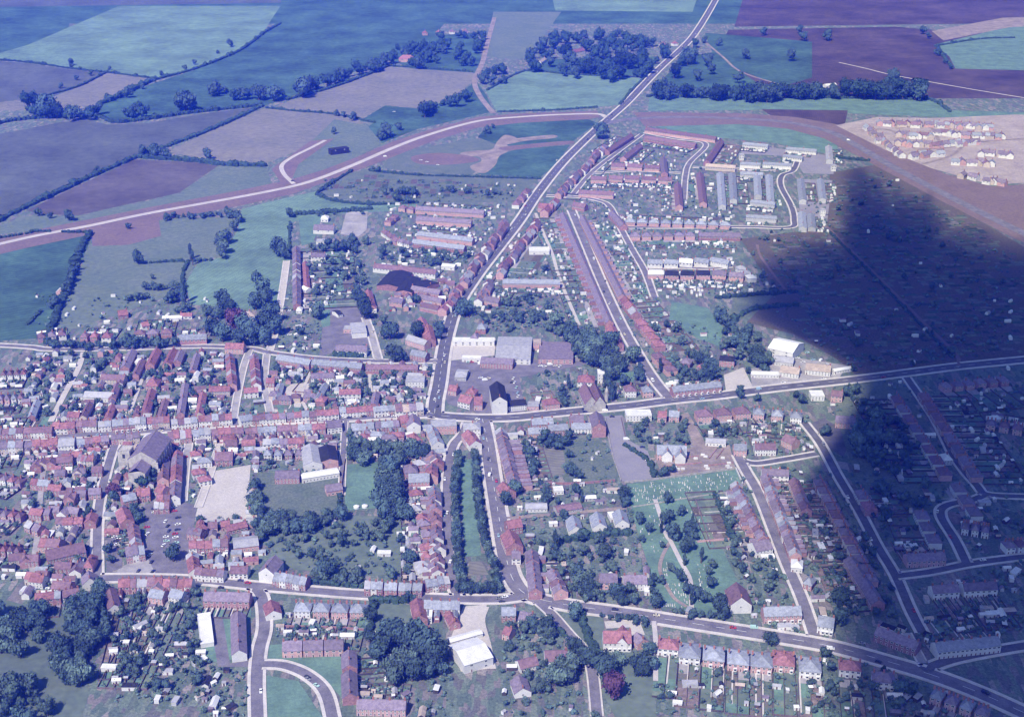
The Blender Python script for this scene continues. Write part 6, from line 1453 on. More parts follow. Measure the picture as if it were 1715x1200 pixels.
for q in [
 ([(-40, 97), (45, 105), (130, 117), (180, 122), (265, 133)], 3, 2.5, 'hedge along the lower edge of the bright top field'),
 ([(265, 133), (330, 115), (402, 85), (442, 56), (470, 40)], 3.5, 3, 'hedge climbing the far edge of the bright top field'),
 ([(60, 165), (130, 146), (178, 122)], 3, 2.5, 'short hedge between the two small grey fields'),
 ([(165, 176), (200, 162), (228, 148), (262, 133)], 6, 4, 'thick hedge below the small tan field'),
 ([(-40, 215), (45, 200), (160, 196), (200, 206), (320, 190), (440, 177)], 5, 3.5, 'long hedge under the dark middle field trees'),
 ([(440, 178), (360, 215), (280, 246), (232, 263)], 5, 3, 'straight hedge between the stubble fields'),
 ([(-40, 390), (45, 347), (100, 322), (150, 298), (228, 264)], 5, 3, 'straight hedge running down to the west picture edge'),
 ([(232, 264), (330, 271), (365, 276), (445, 279)], 6, 4, 'bushy hedge from the tree group to the new road'),
 ([(444, 181), (500, 187), (560, 192), (628, 206)], 3, 2.5, 'dark hedge under the dry meadow'),
 ([(480, 168), (560, 146), (625, 122), (650, 111)], 4, 3, 'hedge along the top of the dry meadow'),
 ([(650, 111), (720, 115), (792, 121)], 3, 2, 'farm hedge at the head of the dry meadow'),
 ([(815, 152), (880, 119), (950, 125), (1078, 130)], 3, 2, 'hedge between the teal field and the dark wood'),
 ([(832, 188), (930, 185), (1000, 180)], 3, 2, 'hedge between the teal field and the new road'),
 ([(1038, 176), (1060, 150), (1080, 130)], 3, 2, 'hedge by the main road beside the teal field'),
 ([(1085, 163), (1110, 155)], 4, 3, 'hedge end by the main road junction'),
 ([(1520, 166), (1560, 168), (1592, 188)], 4, 3, 'dark hedge running to the building site'),
 ([(1570, 80), (1595, 115)], 4, 3, 'hedge between bare earth and green corner field'),
 ([(1565, 78), (1640, 66), (1700, 64)], 3, 2, 'hedge across the green corner field'),
 ([(530, 326), (560, 337), (620, 343), (700, 340)], 3.5, 2.5, 'dark hedge between allotments and recreation ground'),
 ([(530, 325), (560, 305), (590, 286)], 3, 2.5, 'hedge beside the allotments and new road'),
 ([(620, 287), (700, 294), (800, 297), (905, 300)], 3, 2.5, 'hedge at the top of the northern allotments'),
 ([(495, 360), (560, 356), (622, 350)], 5, 3, 'clipped thick hedge above the infants school'),
 ([(150, 392), (130, 430), (118, 470), (100, 515), (78, 575)], 5, 3.5, 'long dark hedge down to the western road'),
 ([(250, 441), (290, 438), (310, 438)], 3, 2, 'low broken hedge west of the poplar'),
 ([(318, 438), (355, 436)], 3, 2, 'low broken hedge east of the poplar'),
 ([(316, 438), (306, 462), (310, 500)], 3, 2.5, 'hedge down from the poplar to the gardens'),
 ([(45, 545), (70, 520)], 3, 2, 'hedge stub at the far western meadow'),
 ([(-40, 405), (45, 392), (60, 388), (145, 390)], 3, 2.5, 'roadside hedge above the dark western pasture'),
 ([(486, 372), (484, 430)], 2.5, 2, 'hedge at the side of the recreation lane'),
 ([(1200, 500), (1260, 495), (1335, 490)], 4, 3, 'shaded hedge above the allotment paddock'),
 ([(1215, 545), (1260, 520), (1335, 512)], 4, 3, 'shaded hedge below the allotment paddock'),
 ([(560, 596), (610, 597)], 5, 3, 'thick clipped hedge before the junior school'),
 ([(1400, 265), (1455, 270)], 4, 3, 'dark hedge at the corner of the grey estate'),
 ([(578, 760), (570, 830), (566, 868)], 3, 2.5, 'dark hedge along the garden lane lawn'),
 ([(970, 1030), (985, 1065), (998, 1100)], 4, 3, 'clipped dark hedge between drive and villa lawn'),
 ([(928, 1050), (950, 1068)], 3, 2, 'short hedge by the drive bungalow'),
 ([(945, 905), (1000, 898), (1058, 893)], 4, 3, 'hedge below the three grey gabled houses'),
 ([(620, 1005), (690, 1008)], 4, 3, 'hedge between lower road and small lawn'),
 ([(625, 1012), (618, 1060)], 4, 3, 'hedge down the west of the small lawn'),
 ([(1045, 745), (1085, 772), (1096, 800)], 2.5, 2, 'dark hedge along the car park edge'),
 ([(1195, 826), (1228, 905)], 2.5, 2, 'dark hedge beside the cemetery garden strip'),
 ([(460, 972), (520, 975), (608, 985)], 3, 2.5, 'roadside hedge by the orchard'),
 ([(1100, 160), (1300, 163), (1540, 167)], 4, 3, 'long hedge under the eastern tree belt'),
 ([(1385, 385), (1470, 470), (1545, 548), (1596, 600)], 2, 1.2, 'low hedge beside the allotment track'),
]: hedge(*q)
# ---- the allotment plots: strips of dug, sown and grassed ground either side of the track, with cinder paths
def plots(poly_px, ax, ay, w_, l_, name, seed):
    rr = random.Random(seed)
    P = GP(poly_px)
    u = (G(*ay) - G(*ax)).normalized(); v = Vector((-u.y, u.x, 0))
    c = sum(P, Vector()) / len(P)
    mb = MB()
    N = 60
    for i in range(-N, N):
        for j in range(-N, N):
            o = c + u * (i * w_) + v * (j * l_)
            q = [o, o + u * (w_ - 1.0), o + u * (w_ - 1.0) + v * (l_ - 1.6), o + v * (l_ - 1.6)]
            if not all(in_poly(p.x, p.y, P) for p in q) or any(on_road(p) for p in q): continue
            k = rr.random()
            cut = rr.uniform(.25, .75)
            a, b, d, e = q
            m1, m2 = a.lerp(e, cut), b.lerp(d, cut)
            for qq in ([a, b, m2, m1], [m1, m2, d, e]):
                if rr.random() < .62: mb.face([(p.x, p.y, .19) for p in qq], rr.choice([0, 0, 1, 2, 3, 4, 5, 6]))
    tag(link(name, mb.mesh(name, [ALLOT, gmat('dug_plot', (.125, .10, .105), .25, .3, fine=.3), gmat('bean_rows', (.075, .115, .07), .3, .5, fine=.4), gmat('grass_plot', (.14, .165, .11), .2, .2, fine=.25), gmat('potato_rows', (.06, .08, .055), .3, .5, fine=.4), gmat('fallow_plot', (.16, .15, .135), .2, .2, fine=.25), SCRUB])), None, None, None, 'structure')
plots([(1395, 300), (1470, 285), (1600, 350), (1755, 445), (1755, 590), (1600, 605), (1440, 622), (1400, 595), (1330, 560), (1320, 500), (1260, 410), (1385, 385)], (1384, 379), (1600, 592), 7, 19, 'allotment_plot', 3)
plots([(545, 306), (620, 290), (700, 298), (870, 304), (850, 332), (720, 338), (620, 336), (560, 328)], (620, 300), (700, 300), 9, 22, 'allotment_plot', 4)
# ---- low growth in gardens, allotments and orchards
ZB = [  # outline, bushes, sheds
 ([(540, 302), (870, 306), (850, 335), (720, 340), (560, 330)], 150, 16),
 ([(1400, 300), (1480, 285), (1700, 430), (1700, 590), (1430, 625), (1270, 500), (1260, 420)], 900, 24),
 ([(45, 590), (380, 590), (385, 690), (45, 700)], 330, 46),
 ([(440, 610), (720, 615), (700, 675), (450, 685)], 260, 34),
 ([(510, 430), (610, 425), (625, 490), (515, 515)], 170, 16),
 ([(620, 405), (800, 418), (780, 440), (630, 436)], 110, 8),
 ([(820, 475), (945, 480), (960, 540), (830, 560), (790, 530)], 220, 10),
 ([(940, 360), (1000, 360), (1100, 500), (1130, 600), (1080, 640), (960, 560), (900, 380)], 180, 36),
 ([(1000, 240), (1180, 250), (1230, 340), (1230, 440), (1060, 440), (960, 330)], 330, 100),
 ([(1085, 455), (1260, 460), (1310, 490), (1110, 500)], 90, 40),
 ([(650, 340), (860, 345), (790, 460), (640, 440)], 210, 70),
 ([(760, 480), (850, 455), (940, 450), (935, 480), (800, 500)], 60, 10),
 ([(480, 480), (620, 490), (640, 590), (470, 590)], 120, 18),
 ([(60, 490), (350, 500), (440, 565), (60, 575)], 130, 22),
 ([(45, 745), (240, 745), (200, 960), (45, 1010)], 260, 54),
 ([(230, 740), (430, 730), (430, 880), (240, 880)], 130, 34),
 ([(430, 720), (580, 720), (570, 870), (420, 870)], 150, 18),
 ([(580, 715), (740, 715), (740, 960), (690, 960), (690, 870), (640, 770), (580, 770)], 150, 30),
 ([(430, 865), (690, 870), (690, 965), (440, 955)], 110, 6),
 ([(860, 720), (1010, 720), (1050, 860), (860, 870)], 150, 16),
 ([(870, 860), (1060, 860), (1100, 1010), (900, 1000)], 200, 16),
 ([(900, 620), (1110, 620), (1110, 670), (900, 690)], 110, 10),
 ([(1030, 700), (1250, 690), (1340, 700), (1340, 760), (1240, 760), (1100, 745)], 130, 16),
 ([(1230, 690), (1360, 690), (1360, 760), (1250, 765)], 60, 8),
 ([(1160, 830), (1250, 800), (1340, 1010), (1270, 1040), (1230, 1000)], 130, 18),
 ([(1280, 780), (1400, 790), (1500, 1010), (1390, 1060), (1340, 960)], 240, 30),
 ([(1400, 640), (1560, 640), (1600, 900), (1500, 930), (1380, 720)], 230, 24),
 ([(1560, 620), (1715, 610), (1715, 1000), (1600, 1000), (1620, 800)], 190, 30),
 ([(1500, 990), (1715, 960), (1715, 1080), (1560, 1090)], 120, 14),
 ([(1390, 1090), (1560, 1130), (1640, 1200), (1390, 1200)], 70, 8),
 ([(190, 985), (335, 985), (340, 1180), (190, 1180)], 260, 26),
 ([(330, 1100), (430, 1120), (430, 1200), (330, 1200)], 60, 16),
 ([(460, 1020), (620, 1020), (620, 1070), (460, 1070)], 70, 8),
 ([(590, 1060), (760, 1090), (760, 1200), (590, 1200)], 90, 10),
 ([(840, 1020), (1000, 1060), (1000, 1200), (840, 1200)], 120, 8),
 ([(1090, 1090), (1400, 1110), (1400, 1200), (1090, 1200)], 120, 16),
 ([(1130, 540), (1250, 560), (1230, 650), (1110, 640)], 130, 8),
 ([(-20, 590), (45, 590), (45, 1000), (-20, 1000)], 60, 10),
]
for poly, nb, ns in ZB:
    xs = [p[0] for p in poly]; ys = [p[1] for p in poly]
    kb = ks = 0
    for t in range((nb + ns) * 8):
        if kb >= nb and ks >= ns: break
        x, y = R.uniform(min(xs), max(xs)), R.uniform(min(ys), max(ys))
        if not in_poly(x, y, poly): continue
        p = G(x, y, 0)
        if kb < nb:
            if not occ(p.x, p.y): BUSHES.append((p.x, p.y, R.uniform(.9, 2.8) * (1.5 if R.random() < .15 else 1))); kb += 1
        elif not any(occ(p.x + a, p.y + b) for a in (-2, 2) for b in (-2, 2)): SHEDS.append((p.x, p.y, R.choice([0, .1, 1.4, 1.5, .8]), R.random())); ks += 1
for p, s in BUSH_AT:
    if not occ(p.x, p.y, 7): BUSHES.append((p.x, p.y, s))
for p, a, q in SHED_AT:
    if not any(occ(p.x + i, p.y + j, 7) for i in (-2, 2) for j in (-2, 2)): SHEDS.append((p.x, p.y, a, q))
# ================================================================ NAMING BY THE NEAREST LANDMARK
LM = [(245, 740, 'the old stone church'), (285, 890, 'the market square'), (787, 850, 'the long green'), (730, 695, 'the crossroads'), (992, 660, 'the twin-gabled church'), (1123, 906, 'the cemetery path fork'), (790, 1095, 'the big white-roofed hall'),
      (1033, 1060, 'the white-fronted villa'), (685, 470, 'the black-roofed works'), (1318, 575, 'the white works shed'), (860, 585, 'the great grey factory'), (590, 560, 'the junior school'), (543, 380, 'the infants school'), (440, 500, 'the copper beech wood'),
      (400, 440, 'the recreation field'), (320, 425, 'the poplar'), (180, 455, 'the rough pasture'), (255, 385, 'the bare earth patch'), (470, 418, 'the lone great oak'), (480, 290, 'the new road spur'), (655, 240, 'the curve of the new road'), (250, 255, 'the stubble field corner'),
      (120, 115, 'the small grey fields'), (385, 80, 'the bright top field'), (430, 165, 'the dark middle field'), (730, 150, 'the dry meadow'), (810, 130, 'the raw earth track'), (940, 155, 'the teal field'), (1010, 90, 'the dark wood'), (1060, 195, 'the bypass junction'),
      (1008, 220, 'the lone junction tree'), (1220, 120, 'the scrubby slope'), (1400, 110, 'the ploughed field'), (1480, 140, 'the eastern tree belt'), (1560, 230, 'the house building site'), (1400, 275, 'the grey estate corner'), (1310, 310, 'the grey estate road'), (1150, 285, 'the brick estate street'),
      (1070, 260, 'the brick crescent'), (1130, 368, 'the slate semi-detached row'), (1150, 440, 'the bright white row'), (985, 450, 'the long straight street'), (920, 440, 'the sandy track'), (885, 425, 'the white flat building'), (870, 520, 'the main road orchard'), (820, 440, 'the diagonal main road'),
      (745, 350, 'the northern brick estate'), (740, 405, 'the lower brick estate'), (700, 320, 'the northern allotments'), (560, 460, 'the lane allotments'), (490, 480, 'the recreation lane'), (700, 550, 'the main road bend'), (640, 500, 'the crimson terrace'), (550, 600, 'the school road terrace'),
      (400, 620, 'the red side street'), (290, 600, 'the cottage courts'), (180, 630, 'the brown malthouse'), (100, 640, 'the far cream path'), (320, 660, 'the wooded back plots'), (230, 530, 'the orchard cottages'), (110, 560, 'the western tree-lined road'), (500, 650, 'the sandy passage'), (600, 650, 'the bright red shop backs'),
      (690, 640, 'the pale office block'), (780, 660, 'the crossroads red roofs'), (835, 655, 'the black-roofed chapel'), (920, 650, 'the rectory gardens'), (1050, 600, 'the street-foot wood'), (1170, 650, 'the east road bay terrace'), (1165, 545, 'the oval garden lawn'), (1240, 590, 'the dark tree belt'), (1235, 640, 'the sandy forecourt'),
      (1330, 620, 'the tan showroom'), (1500, 450, 'the shaded allotment middle'), (1400, 420, 'the shaded allotment head'), (1600, 560, 'the shaded track end'), (1350, 500, 'the shaded paddock'), (1600, 420, 'the far shaded allotments'), (1450, 580, 'the allotment foot'), (1055, 760, 'the grey car park'), (925, 775, 'the brown paddock'), (990, 780, 'the overgrown plot'), (860, 760, 'the avenue terrace'),
      (1150, 770, 'the old school site'), (1145, 805, 'the headstone lawn'), (1200, 700, 'the earth lane houses'), (1300, 690, 'the east road lower houses'), (1290, 760, 'the white-kerbed road'), (1250, 850, 'the cemetery street'), (1310, 860, 'the cemetery street backs'), (1400, 850, 'the long shaded road'), (1430, 730, 'the shaded turning yard'),
      (1500, 780, 'the shaded grove'), (1560, 720, 'the shaded back road'), (1610, 860, 'the shaded crescent'), (1560, 940, 'the shaded kerbed loop'), (1620, 1010, 'the lower shaded gardens'), (1600, 1080, 'the lower shaded terrace'), (1430, 1000, 'the shaded dark grove'), (1310, 1020, 'the junction terrace'), (1240, 985, 'the brown chapel'),
      (1190, 960, 'the cemetery yews'), (1030, 965, 'the white-windowed pair'), (960, 880, 'the gabled grey houses'), (910, 960, 'the avenue curve'), (1050, 820, 'the tall cypress'), (930, 840, 'the nursery sheds'), (1170, 1090, 'the hipped house row'), (1340, 1110, 'the hipped row end'), (1450, 1130, 'the shaded lower corner'),
      (960, 1070, 'the drive hedge'), (900, 1110, 'the drive bungalows'), (680, 1070, 'the great tree clump'), (650, 1030, 'the small lawn'), (730, 1020, 'the slate rear yards'), (530, 1040, 'the close back gardens'), (520, 1075, 'the purple close row'), (585, 1130, 'the end-on close blocks'), (380, 1050, 'the close'), (440, 1150, 'the close road'),
      (250, 1050, 'the market back gardens'), (150, 1030, 'the churchyard-dark western wood'), (60, 1080, 'the shaded meadow'), (110, 910, 'the dark maltings'), (100, 800, 'the western lane yards'), (190, 880, 'the western lane'), (320, 790, 'the market lane'), (370, 820, 'the sandy plot'), (350, 910, 'the market red row'), (480, 850, 'the walled wilderness'),
      (520, 760, 'the corrugated works'), (560, 910, 'the orchard'), (620, 810, 'the walled lawn'), (650, 800, 'the lawn-side trees'), (700, 800, 'the slate manor house'), (660, 740, 'the High Street gardens'), (720, 900, 'the avenue outhouses'), (560, 965, 'the roadside hedge bank'), (470, 940, 'the tall chapel hall'), (680, 970, 'the red lower terrace')]
SEEN = {}
ITEMS = []
def near_label(x, y, head, o):
    """head is what it looks like; where it stands is said against the nearest landmark, counting outwards from it"""
    px, py = TOPX((x, y, 0))
    k = min(range(len(LM)), key=lambda i: ((LM[i][0] - px)) ** 2 + ((LM[i][1] - py) * 1.5) ** 2)
    dx, dy = px - LM[k][0], (py - LM[k][1]) * 1.5
    d = math.hypot(dx, dy)
    rel = 'by' if d < 9 else ('east of' if dx > 0 else 'west of') if abs(dx) > abs(dy) else ('below' if dy > 0 else 'above')
    ITEMS.append((head, rel, LM[k][2], d, o))
def flush_labels():
    g = {}
    for it in ITEMS: g.setdefault(it[:3], []).append(it)
    for (head, rel, lm), L in g.items():
        L.sort(key=lambda it: it[3])
        for i, it in enumerate(L):
            it[4]['label'] = f"{head} {rel} {lm}" + (f", {ordn(i)} out" if len(L) > 1 else '')
def size_px(x, y, r):
    px, py = TOPX((x, y, 0))
    vis = -30 < px < PW + 30 and -30 < py < PH + 40
    return r / math.hypot(x, y, H) * (1 if vis else .01)
# ---- trees: the largest in view singly, the far rest as one wood
KN = {'round': ('broadleaf_tree', 'tree'), 'tall': ('poplar_tree', 'tree'), 'cone': ('conifer_tree', 'tree')}
LW = {'m': 'green', 'e': 'very dark', 'd': 'dark green', 'l': 'pale green', 'c': 'copper-purple'}
def tree_inst(t):
    nm = t.get('name') or KN[t['kind']][0]
    o = thing(nm, None, 'tree', (t['x'], t['y'], 0), t['rz'], 'trees in and around the town' if nm != 'avenue_lime' else 'clipped limes round the long green')
    src = CROWN[t['v'] % 6] if t['kind'] == 'round' else TALL[t['v'] % 3] if t['kind'] == 'tall' else CONE[t['v'] % 2]
    r, h = t['r'], t['h']
    link('trunk', TRUNK, o, (0, 0, 0), 0, (h, h, h))
    link('crown', src, o, (0, 0, h * .12), 0, (r, r, h * .86), LEAF[t['leaf']])
    sz = 'small' if r < 5 else 'big' if r > 10 else 'bushy' if t['kind'] == 'round' else 'slim'
    if nm == 'avenue_lime': near_label(t['x'], t['y'], 'clipped lime in the avenue' if t['leaf'] == 'd' else 'lighter green clipped lime in the avenue', o)
    else: near_label(t['x'], t['y'], f"{sz} {LW[t['leaf']]} {'tree' if t['kind'] == 'round' else 'poplar' if t['kind'] == 'tall' else 'conifer'}", o)
def in_view(x, y, m=25):
    px, py = TOPX((x, y, 0))
    return -m < px < PW + m and -m < py < PH + m + 25
TREES = [t for t in TREES if in_view(t['x'], t['y']) and (t.get('force') or not occ(t['x'], t['y'], 1))]
rest = []
for kd in ('avenue_lime', 'round', 'tall', 'cone'):
    L = [t for t in TREES if (t.get('name') == kd if kd == 'avenue_lime' else t.get('name') is None and t['kind'] == kd)]
    L.sort(key=lambda t: -size_px(t['x'], t['y'], t['r']))
    for t in L[:300]: tree_inst(t)
    rest += L[300:]
MV = {}
def mverts(me):
    if me.name not in MV:
        v = np.empty(len(me.vertices) * 3, np.float32); me.vertices.foreach_get('co', v)
        MV[me.name] = (v.reshape(-1, 3), [tuple(p.vertices) for p in me.polygons])
    return MV[me.name]
def joined(name, insts, m):
    """one mesh of growth nobody could count"""
    V, Fq, base = [], [], 0
    for me, x, y, z, rz, sx, sz in insts:
        v, f = mverts(me)
        c, s = math.cos(rz), math.sin(rz)
        q = np.empty_like(v)
        q[:, 0] = (v[:, 0] * c - v[:, 1] * s) * sx + x; q[:, 1] = (v[:, 0] * s + v[:, 1] * c) * sx + y; q[:, 2] = v[:, 2] * sz + z
        V.append(q); Fq.append(np.array([k for k in f], np.int32) + base); base += len(v)
    if not V: return None
    V = np.concatenate(V); Fq = np.concatenate(Fq)
    me = bpy.data.meshes.new(name)
    me.vertices.add(len(V)); me.vertices.foreach_set('co', V.ravel())
    me.loops.add(Fq.size); me.loops.foreach_set('vertex_index', Fq.ravel())
    me.polygons.add(len(Fq)); me.polygons.foreach_set('loop_start', np.arange(0, Fq.size, 4, dtype=np.int32)); me.polygons.foreach_set('loop_total', np.full(len(Fq), 4, np.int32))
    me.materials.append(m); me.update(calc_edges=True); me.validate()
    return link(name, me)
LITE = [crown(60 + i, 6, 150) for i in range(4)]
for lf in ('e', 'd', 'm'):
    o = joined('woodland', [(LITE[t['v'] % 4], t['x'], t['y'], t['h'] * .1, t['rz'], t['r'], t['h'] * .88) for t in rest if (t['leaf'] if t['leaf'] in 'em' else 'd') == lf], LEAF[lf])
    if o: tag(o, 'very dark trees massed in far woods' if lf == 'e' else 'dark trees massed in far belts and gardens' if lf == 'd' else 'mid green trees massed in far gardens and belts', None, None, 'stuff')
# ---- shrubs
BUSHES = [b for b in BUSHES if in_view(b[0], b[1])]
BUSHES.sort(key=lambda b: -size_px(b[0], b[1], b[2]))
for i, (x, y, r) in enumerate(BUSHES[:300]):
    lf = R.choice('mdmmd')
    o = link('garden_bush', BUSH[i % 5], None, (x, y, -r * .15), R.uniform(0, 6.28), (r, r, r * R.uniform(1.1, 1.7)), LEAF[lf])
    tag(o, None, 'bush', 'bushes in the gardens')
    near_label(x, y, f"{'large' if r > 3.2 else 'rounded'} {LW[lf]} bush", o)
rest = BUSHES[300:]
MINI = [crown(80 + i, 2, 34) for i in range(4)]
R.shuffle(rest)
for lf, part in (('d', rest[:len(rest) // 3]), ('m', rest[len(rest) // 3:])):
    o = joined('shrubbery', [(MINI[i % 4], x, y, -r * .1, i * 1.7, r, r * 1.3) for i, (x, y, r) in enumerate(part)], LEAF[lf])
    if o: tag(o, 'low shrubs and vegetable rows spread through the gardens' if lf == 'm' else 'dark shrubs spread through the gardens and allotments', None, None, 'stuff')
# ---- sheds
def shed_mesh(w_, d, h, rk, wk, flat):
    k = ('shed', w_, d, h, rk, wk, flat)
    if k in CACHE: return CACHE[k]
    mb = MB()
    x, y = w_ / 2, d / 2
    mb.box(-x, -y, 0, x, y, h, 0, bottom=False)
    if flat:
        v = [(-x - .15, -y - .15, h + .02), (x + .15, -y - .15, h + .02), (x + .15, y + .15, h + .35), (-x - .15, y + .15, h + .35)]
        v += [(a, b, c + .12) for a, b, c in v]
        mb.solid(v, [(4, 5, 6, 7), (3, 2, 1, 0), (0, 1, 5, 4), (1, 2, 6, 5), (2, 3, 7, 6), (3, 0, 4, 7)], 1)
    else:
        r = d * .32
        mb.face([(x, -y, h), (x, y, h), (x, 0, h + r)], 0); mb.face([(-x, y, h), (-x, -y, h), (-x, 0, h + r)], 0)
        for s in (-1, 1):
            q = [(-x - .15, s * (y + .2), h - .08), (x + .15, s * (y + .2), h - .08), (x + .15, 0, h + r + .06), (-x - .15, 0, h + r + .06)]
            mb.face(q if s < 0 else q[::-1], 1)
    mb.box(-.45, -y - .05, 0, .45, -y + .02, min(1.9, h - .1), 2)
    CACHE[k] = mb.mesh('shed', [WALL.get(wk) or M_FENCE, ROOF[rk], M_DOOR])
    return CACHE[k]
SHEDS = [s for s in SHEDS if in_view(s[0], s[1])]
R.shuffle(SHEDS)
SHEDS.sort(key=lambda s: -size_px(s[0], s[1], 3) * (.85 + .3 * s[3]))
KEEP = []
for s in SHEDS:
    if all((s[0] - q[0]) ** 2 + (s[1] - q[1]) ** 2 > 30 for q in KEEP[-120:]): KEEP.append(s)
print('sheds kept', len(KEEP))
NSH, REST_SH = [0, 0], []
for i, (x, y, a, q) in enumerate(KEEP):
    big = i % 2  # every other garden shed is built larger; still a shed, not a garage
    if NSH[big] >= 300:
        REST_SH.append((x, y, a)); continue
    NSH[big] += 1
    w_, d, h = R.choice([(2.4, 1.9, 2), (3, 2.2, 2.1), (3.6, 2.4, 2.1)] if not big else [(5, 2.8, 2.3), (5.4, 3, 2.3), (6, 3, 2.4), (9, 4, 2.6)])
    rk = R.choice('wwgwgpkt'); wk = R.choice('WWGFF'); fl = R.random() < .5
    o = link('large_garden_shed' if big else 'garden_shed', shed_mesh(w_, d, h, rk, wk, fl), None, (x, y, 0), a)
    tag(o, None, 'garage' if big else 'shed', 'larger sheds in the gardens' if big else 'sheds in the gardens')
    near_label(x, y, f"{RN[rk]}-roofed {'wooden' if wk == 'F' else WN[wk]} {'garage' if big else 'shed'}", o)
mb = MB()                    # the many more beyond, specks in the far gardens
for x, y, a in REST_SH:
    w_, d, h = R.choice([(2.4, 1.9, 2), (3, 2.2, 2.1), (4.6, 2.6, 2.2), (6, 3, 2.4)])
    c, s = math.cos(a), math.sin(a)
    rf = R.choice([0, 0, 1, 1, 2])
    f = lambda u, v, z: (x + u * c - v * s, y + u * s + v * c, z)
    x1, y1, t = w_ / 2, d / 2, h + d * .3
    for sg in (-1, 1):
        q = [f(-x1, sg * y1, h), f(x1, sg * y1, h), f(x1, 0, t), f(-x1, 0, t)]; mb.face(q if sg < 0 else q[::-1], rf)
        q = [f(-x1, sg * y1, 0), f(x1, sg * y1, 0), f(x1, sg * y1, h), f(-x1, sg * y1, h)]; mb.face(q if sg < 0 else q[::-1], 3)
        q = [f(sg * x1, -y1, 0), f(sg * x1, y1, 0), f(sg * x1, y1, h), f(sg * x1, 0, t), f(sg * x1, -y1, h)]; mb.face(q if sg > 0 else q[::-1], 3)
if mb.f: tag(link('garden_clutter', mb.mesh('garden_clutter', [ROOF['w'], ROOF['g'], ROOF['b'], WALL['W']])), 'small pale sheds and glasshouses specking the far gardens', None, None, 'stuff')
# ---- small brick and boarded outbuildings crowding the old yards
YARDS = [([(45, 745), (235, 745), (200, 965), (45, 1005)], 110), ([(235, 740), (430, 732), (430, 870), (250, 880)], 60), ([(45, 595), (380, 590), (385, 700), (45, 708)], 90), ([(440, 612), (715, 615), (705, 672), (450, 685)], 60),
         ([(430, 722), (575, 722), (570, 760), (430, 775)], 22), ([(585, 715), (740, 715), (735, 770), (600, 760)], 26), ([(685, 780), (735, 780), (738, 960), (690, 960)], 46), ([(310, 885), (440, 885), (440, 955), (310, 960)], 24),
         ([(690, 455), (760, 470), (745, 520), (650, 520)], 26), ([(865, 725), (885, 725), (905, 805), (880, 805)], 10), ([(690, 1015), (770, 1015), (760, 1060), (690, 1060)], 16), ([(460, 1015), (620, 1018), (620, 1060), (460, 1062)], 14),
         ([(870, 625), (1000, 625), (1000, 690), (890, 690)], 14), ([(1020, 700), (1240, 690), (1240, 735), (1060, 745)], 18), ([(910, 370), (960, 470), (1010, 560), (960, 540)], 16), ([(190, 975), (330, 975), (330, 1010), (190, 1010)], 14), ([(840, 380), (910, 365), (930, 460), (800, 480)], 20)]
OUTB = {}
def outb_mesh(w_, d, h, rk, wk):
    k = (w_, d, h, rk, wk)
    if k in OUTB: return OUTB[k]
    mb = MB(); x, y, r = w_ / 2, d / 2, d * .38
    mb.box(-x, -y, 0, x, y, h, 0, bottom=False)
    mb.face([(x, -y, h), (x, y, h), (x, 0, h + r)], 0); mb.face([(-x, y, h), (-x, -y, h), (-x, 0, h + r)], 0)
    for s in (-1, 1):
        q = [(-x - .2, s * (y + .25), h - .1), (x + .2, s * (y + .25), h - .1), (x + .2, 0, h + r + .07), (-x - .2, 0, h + r + .07)]
        mb.face(q if s < 0 else q[::-1], 1)
        mb.box(-x * .7, s * (y + .02) - .03, .9, -x * .7 + 1.1, s * (y + .02) + .03, 2.1, 2); mb.box(x * .2, s * (y + .02) - .03, 0, x * .2 + 1.2, s * (y + .02) + .03, 2.1, 3)
    OUTB[k] = mb.mesh('outbuilding', [WALL[wk], ROOF[rk], M_FRAME, M_DOOR])
    return OUTB[k]
nO = 0
for poly, n in YARDS:
    xs = [p[0] for p in poly]; ys = [p[1] for p in poly]
    c = 0
    for t in range(n * 14):
        if c >= n or nO >= 300: break
        x, y = R.uniform(min(xs), max(xs)), R.uniform(min(ys), max(ys))
        if not in_poly(x, y, poly): continue
        p = G(x, y)
        if any(occ(p.x + a, p.y + b, 7) for a in (-3, 0, 3) for b in (-3, 0, 3)): continue
        w_, d, h = R.choice([(6, 4, 2.6), (8, 4.5, 3), (5, 3.6, 2.4), (10, 5, 3.2), (7, 5, 4.2)])
        rk, wk = R.choice('bbppssgwr'), R.choice('RPWYWW')
        a = R.choice([0, 1.57]) + R.uniform(-.15, .15) + .08
        o = link('outbuilding', outb_mesh(w_, d, h, rk, wk), None, (p.x, p.y, 0), a)
        tag(o, None, 'outbuilding', 'outbuildings in the yards')
        near_label(p.x, p.y, f"{WN[wk]} outbuilding with {RN[rk]} roof", o)
        q = max(w_, d) / 2 + .5
        occ_poly([(p.x - q, p.y - q), (p.x + q, p.y - q), (p.x + q, p.y + q), (p.x - q, p.y + q)], 1)
        c += 1; nO += 1
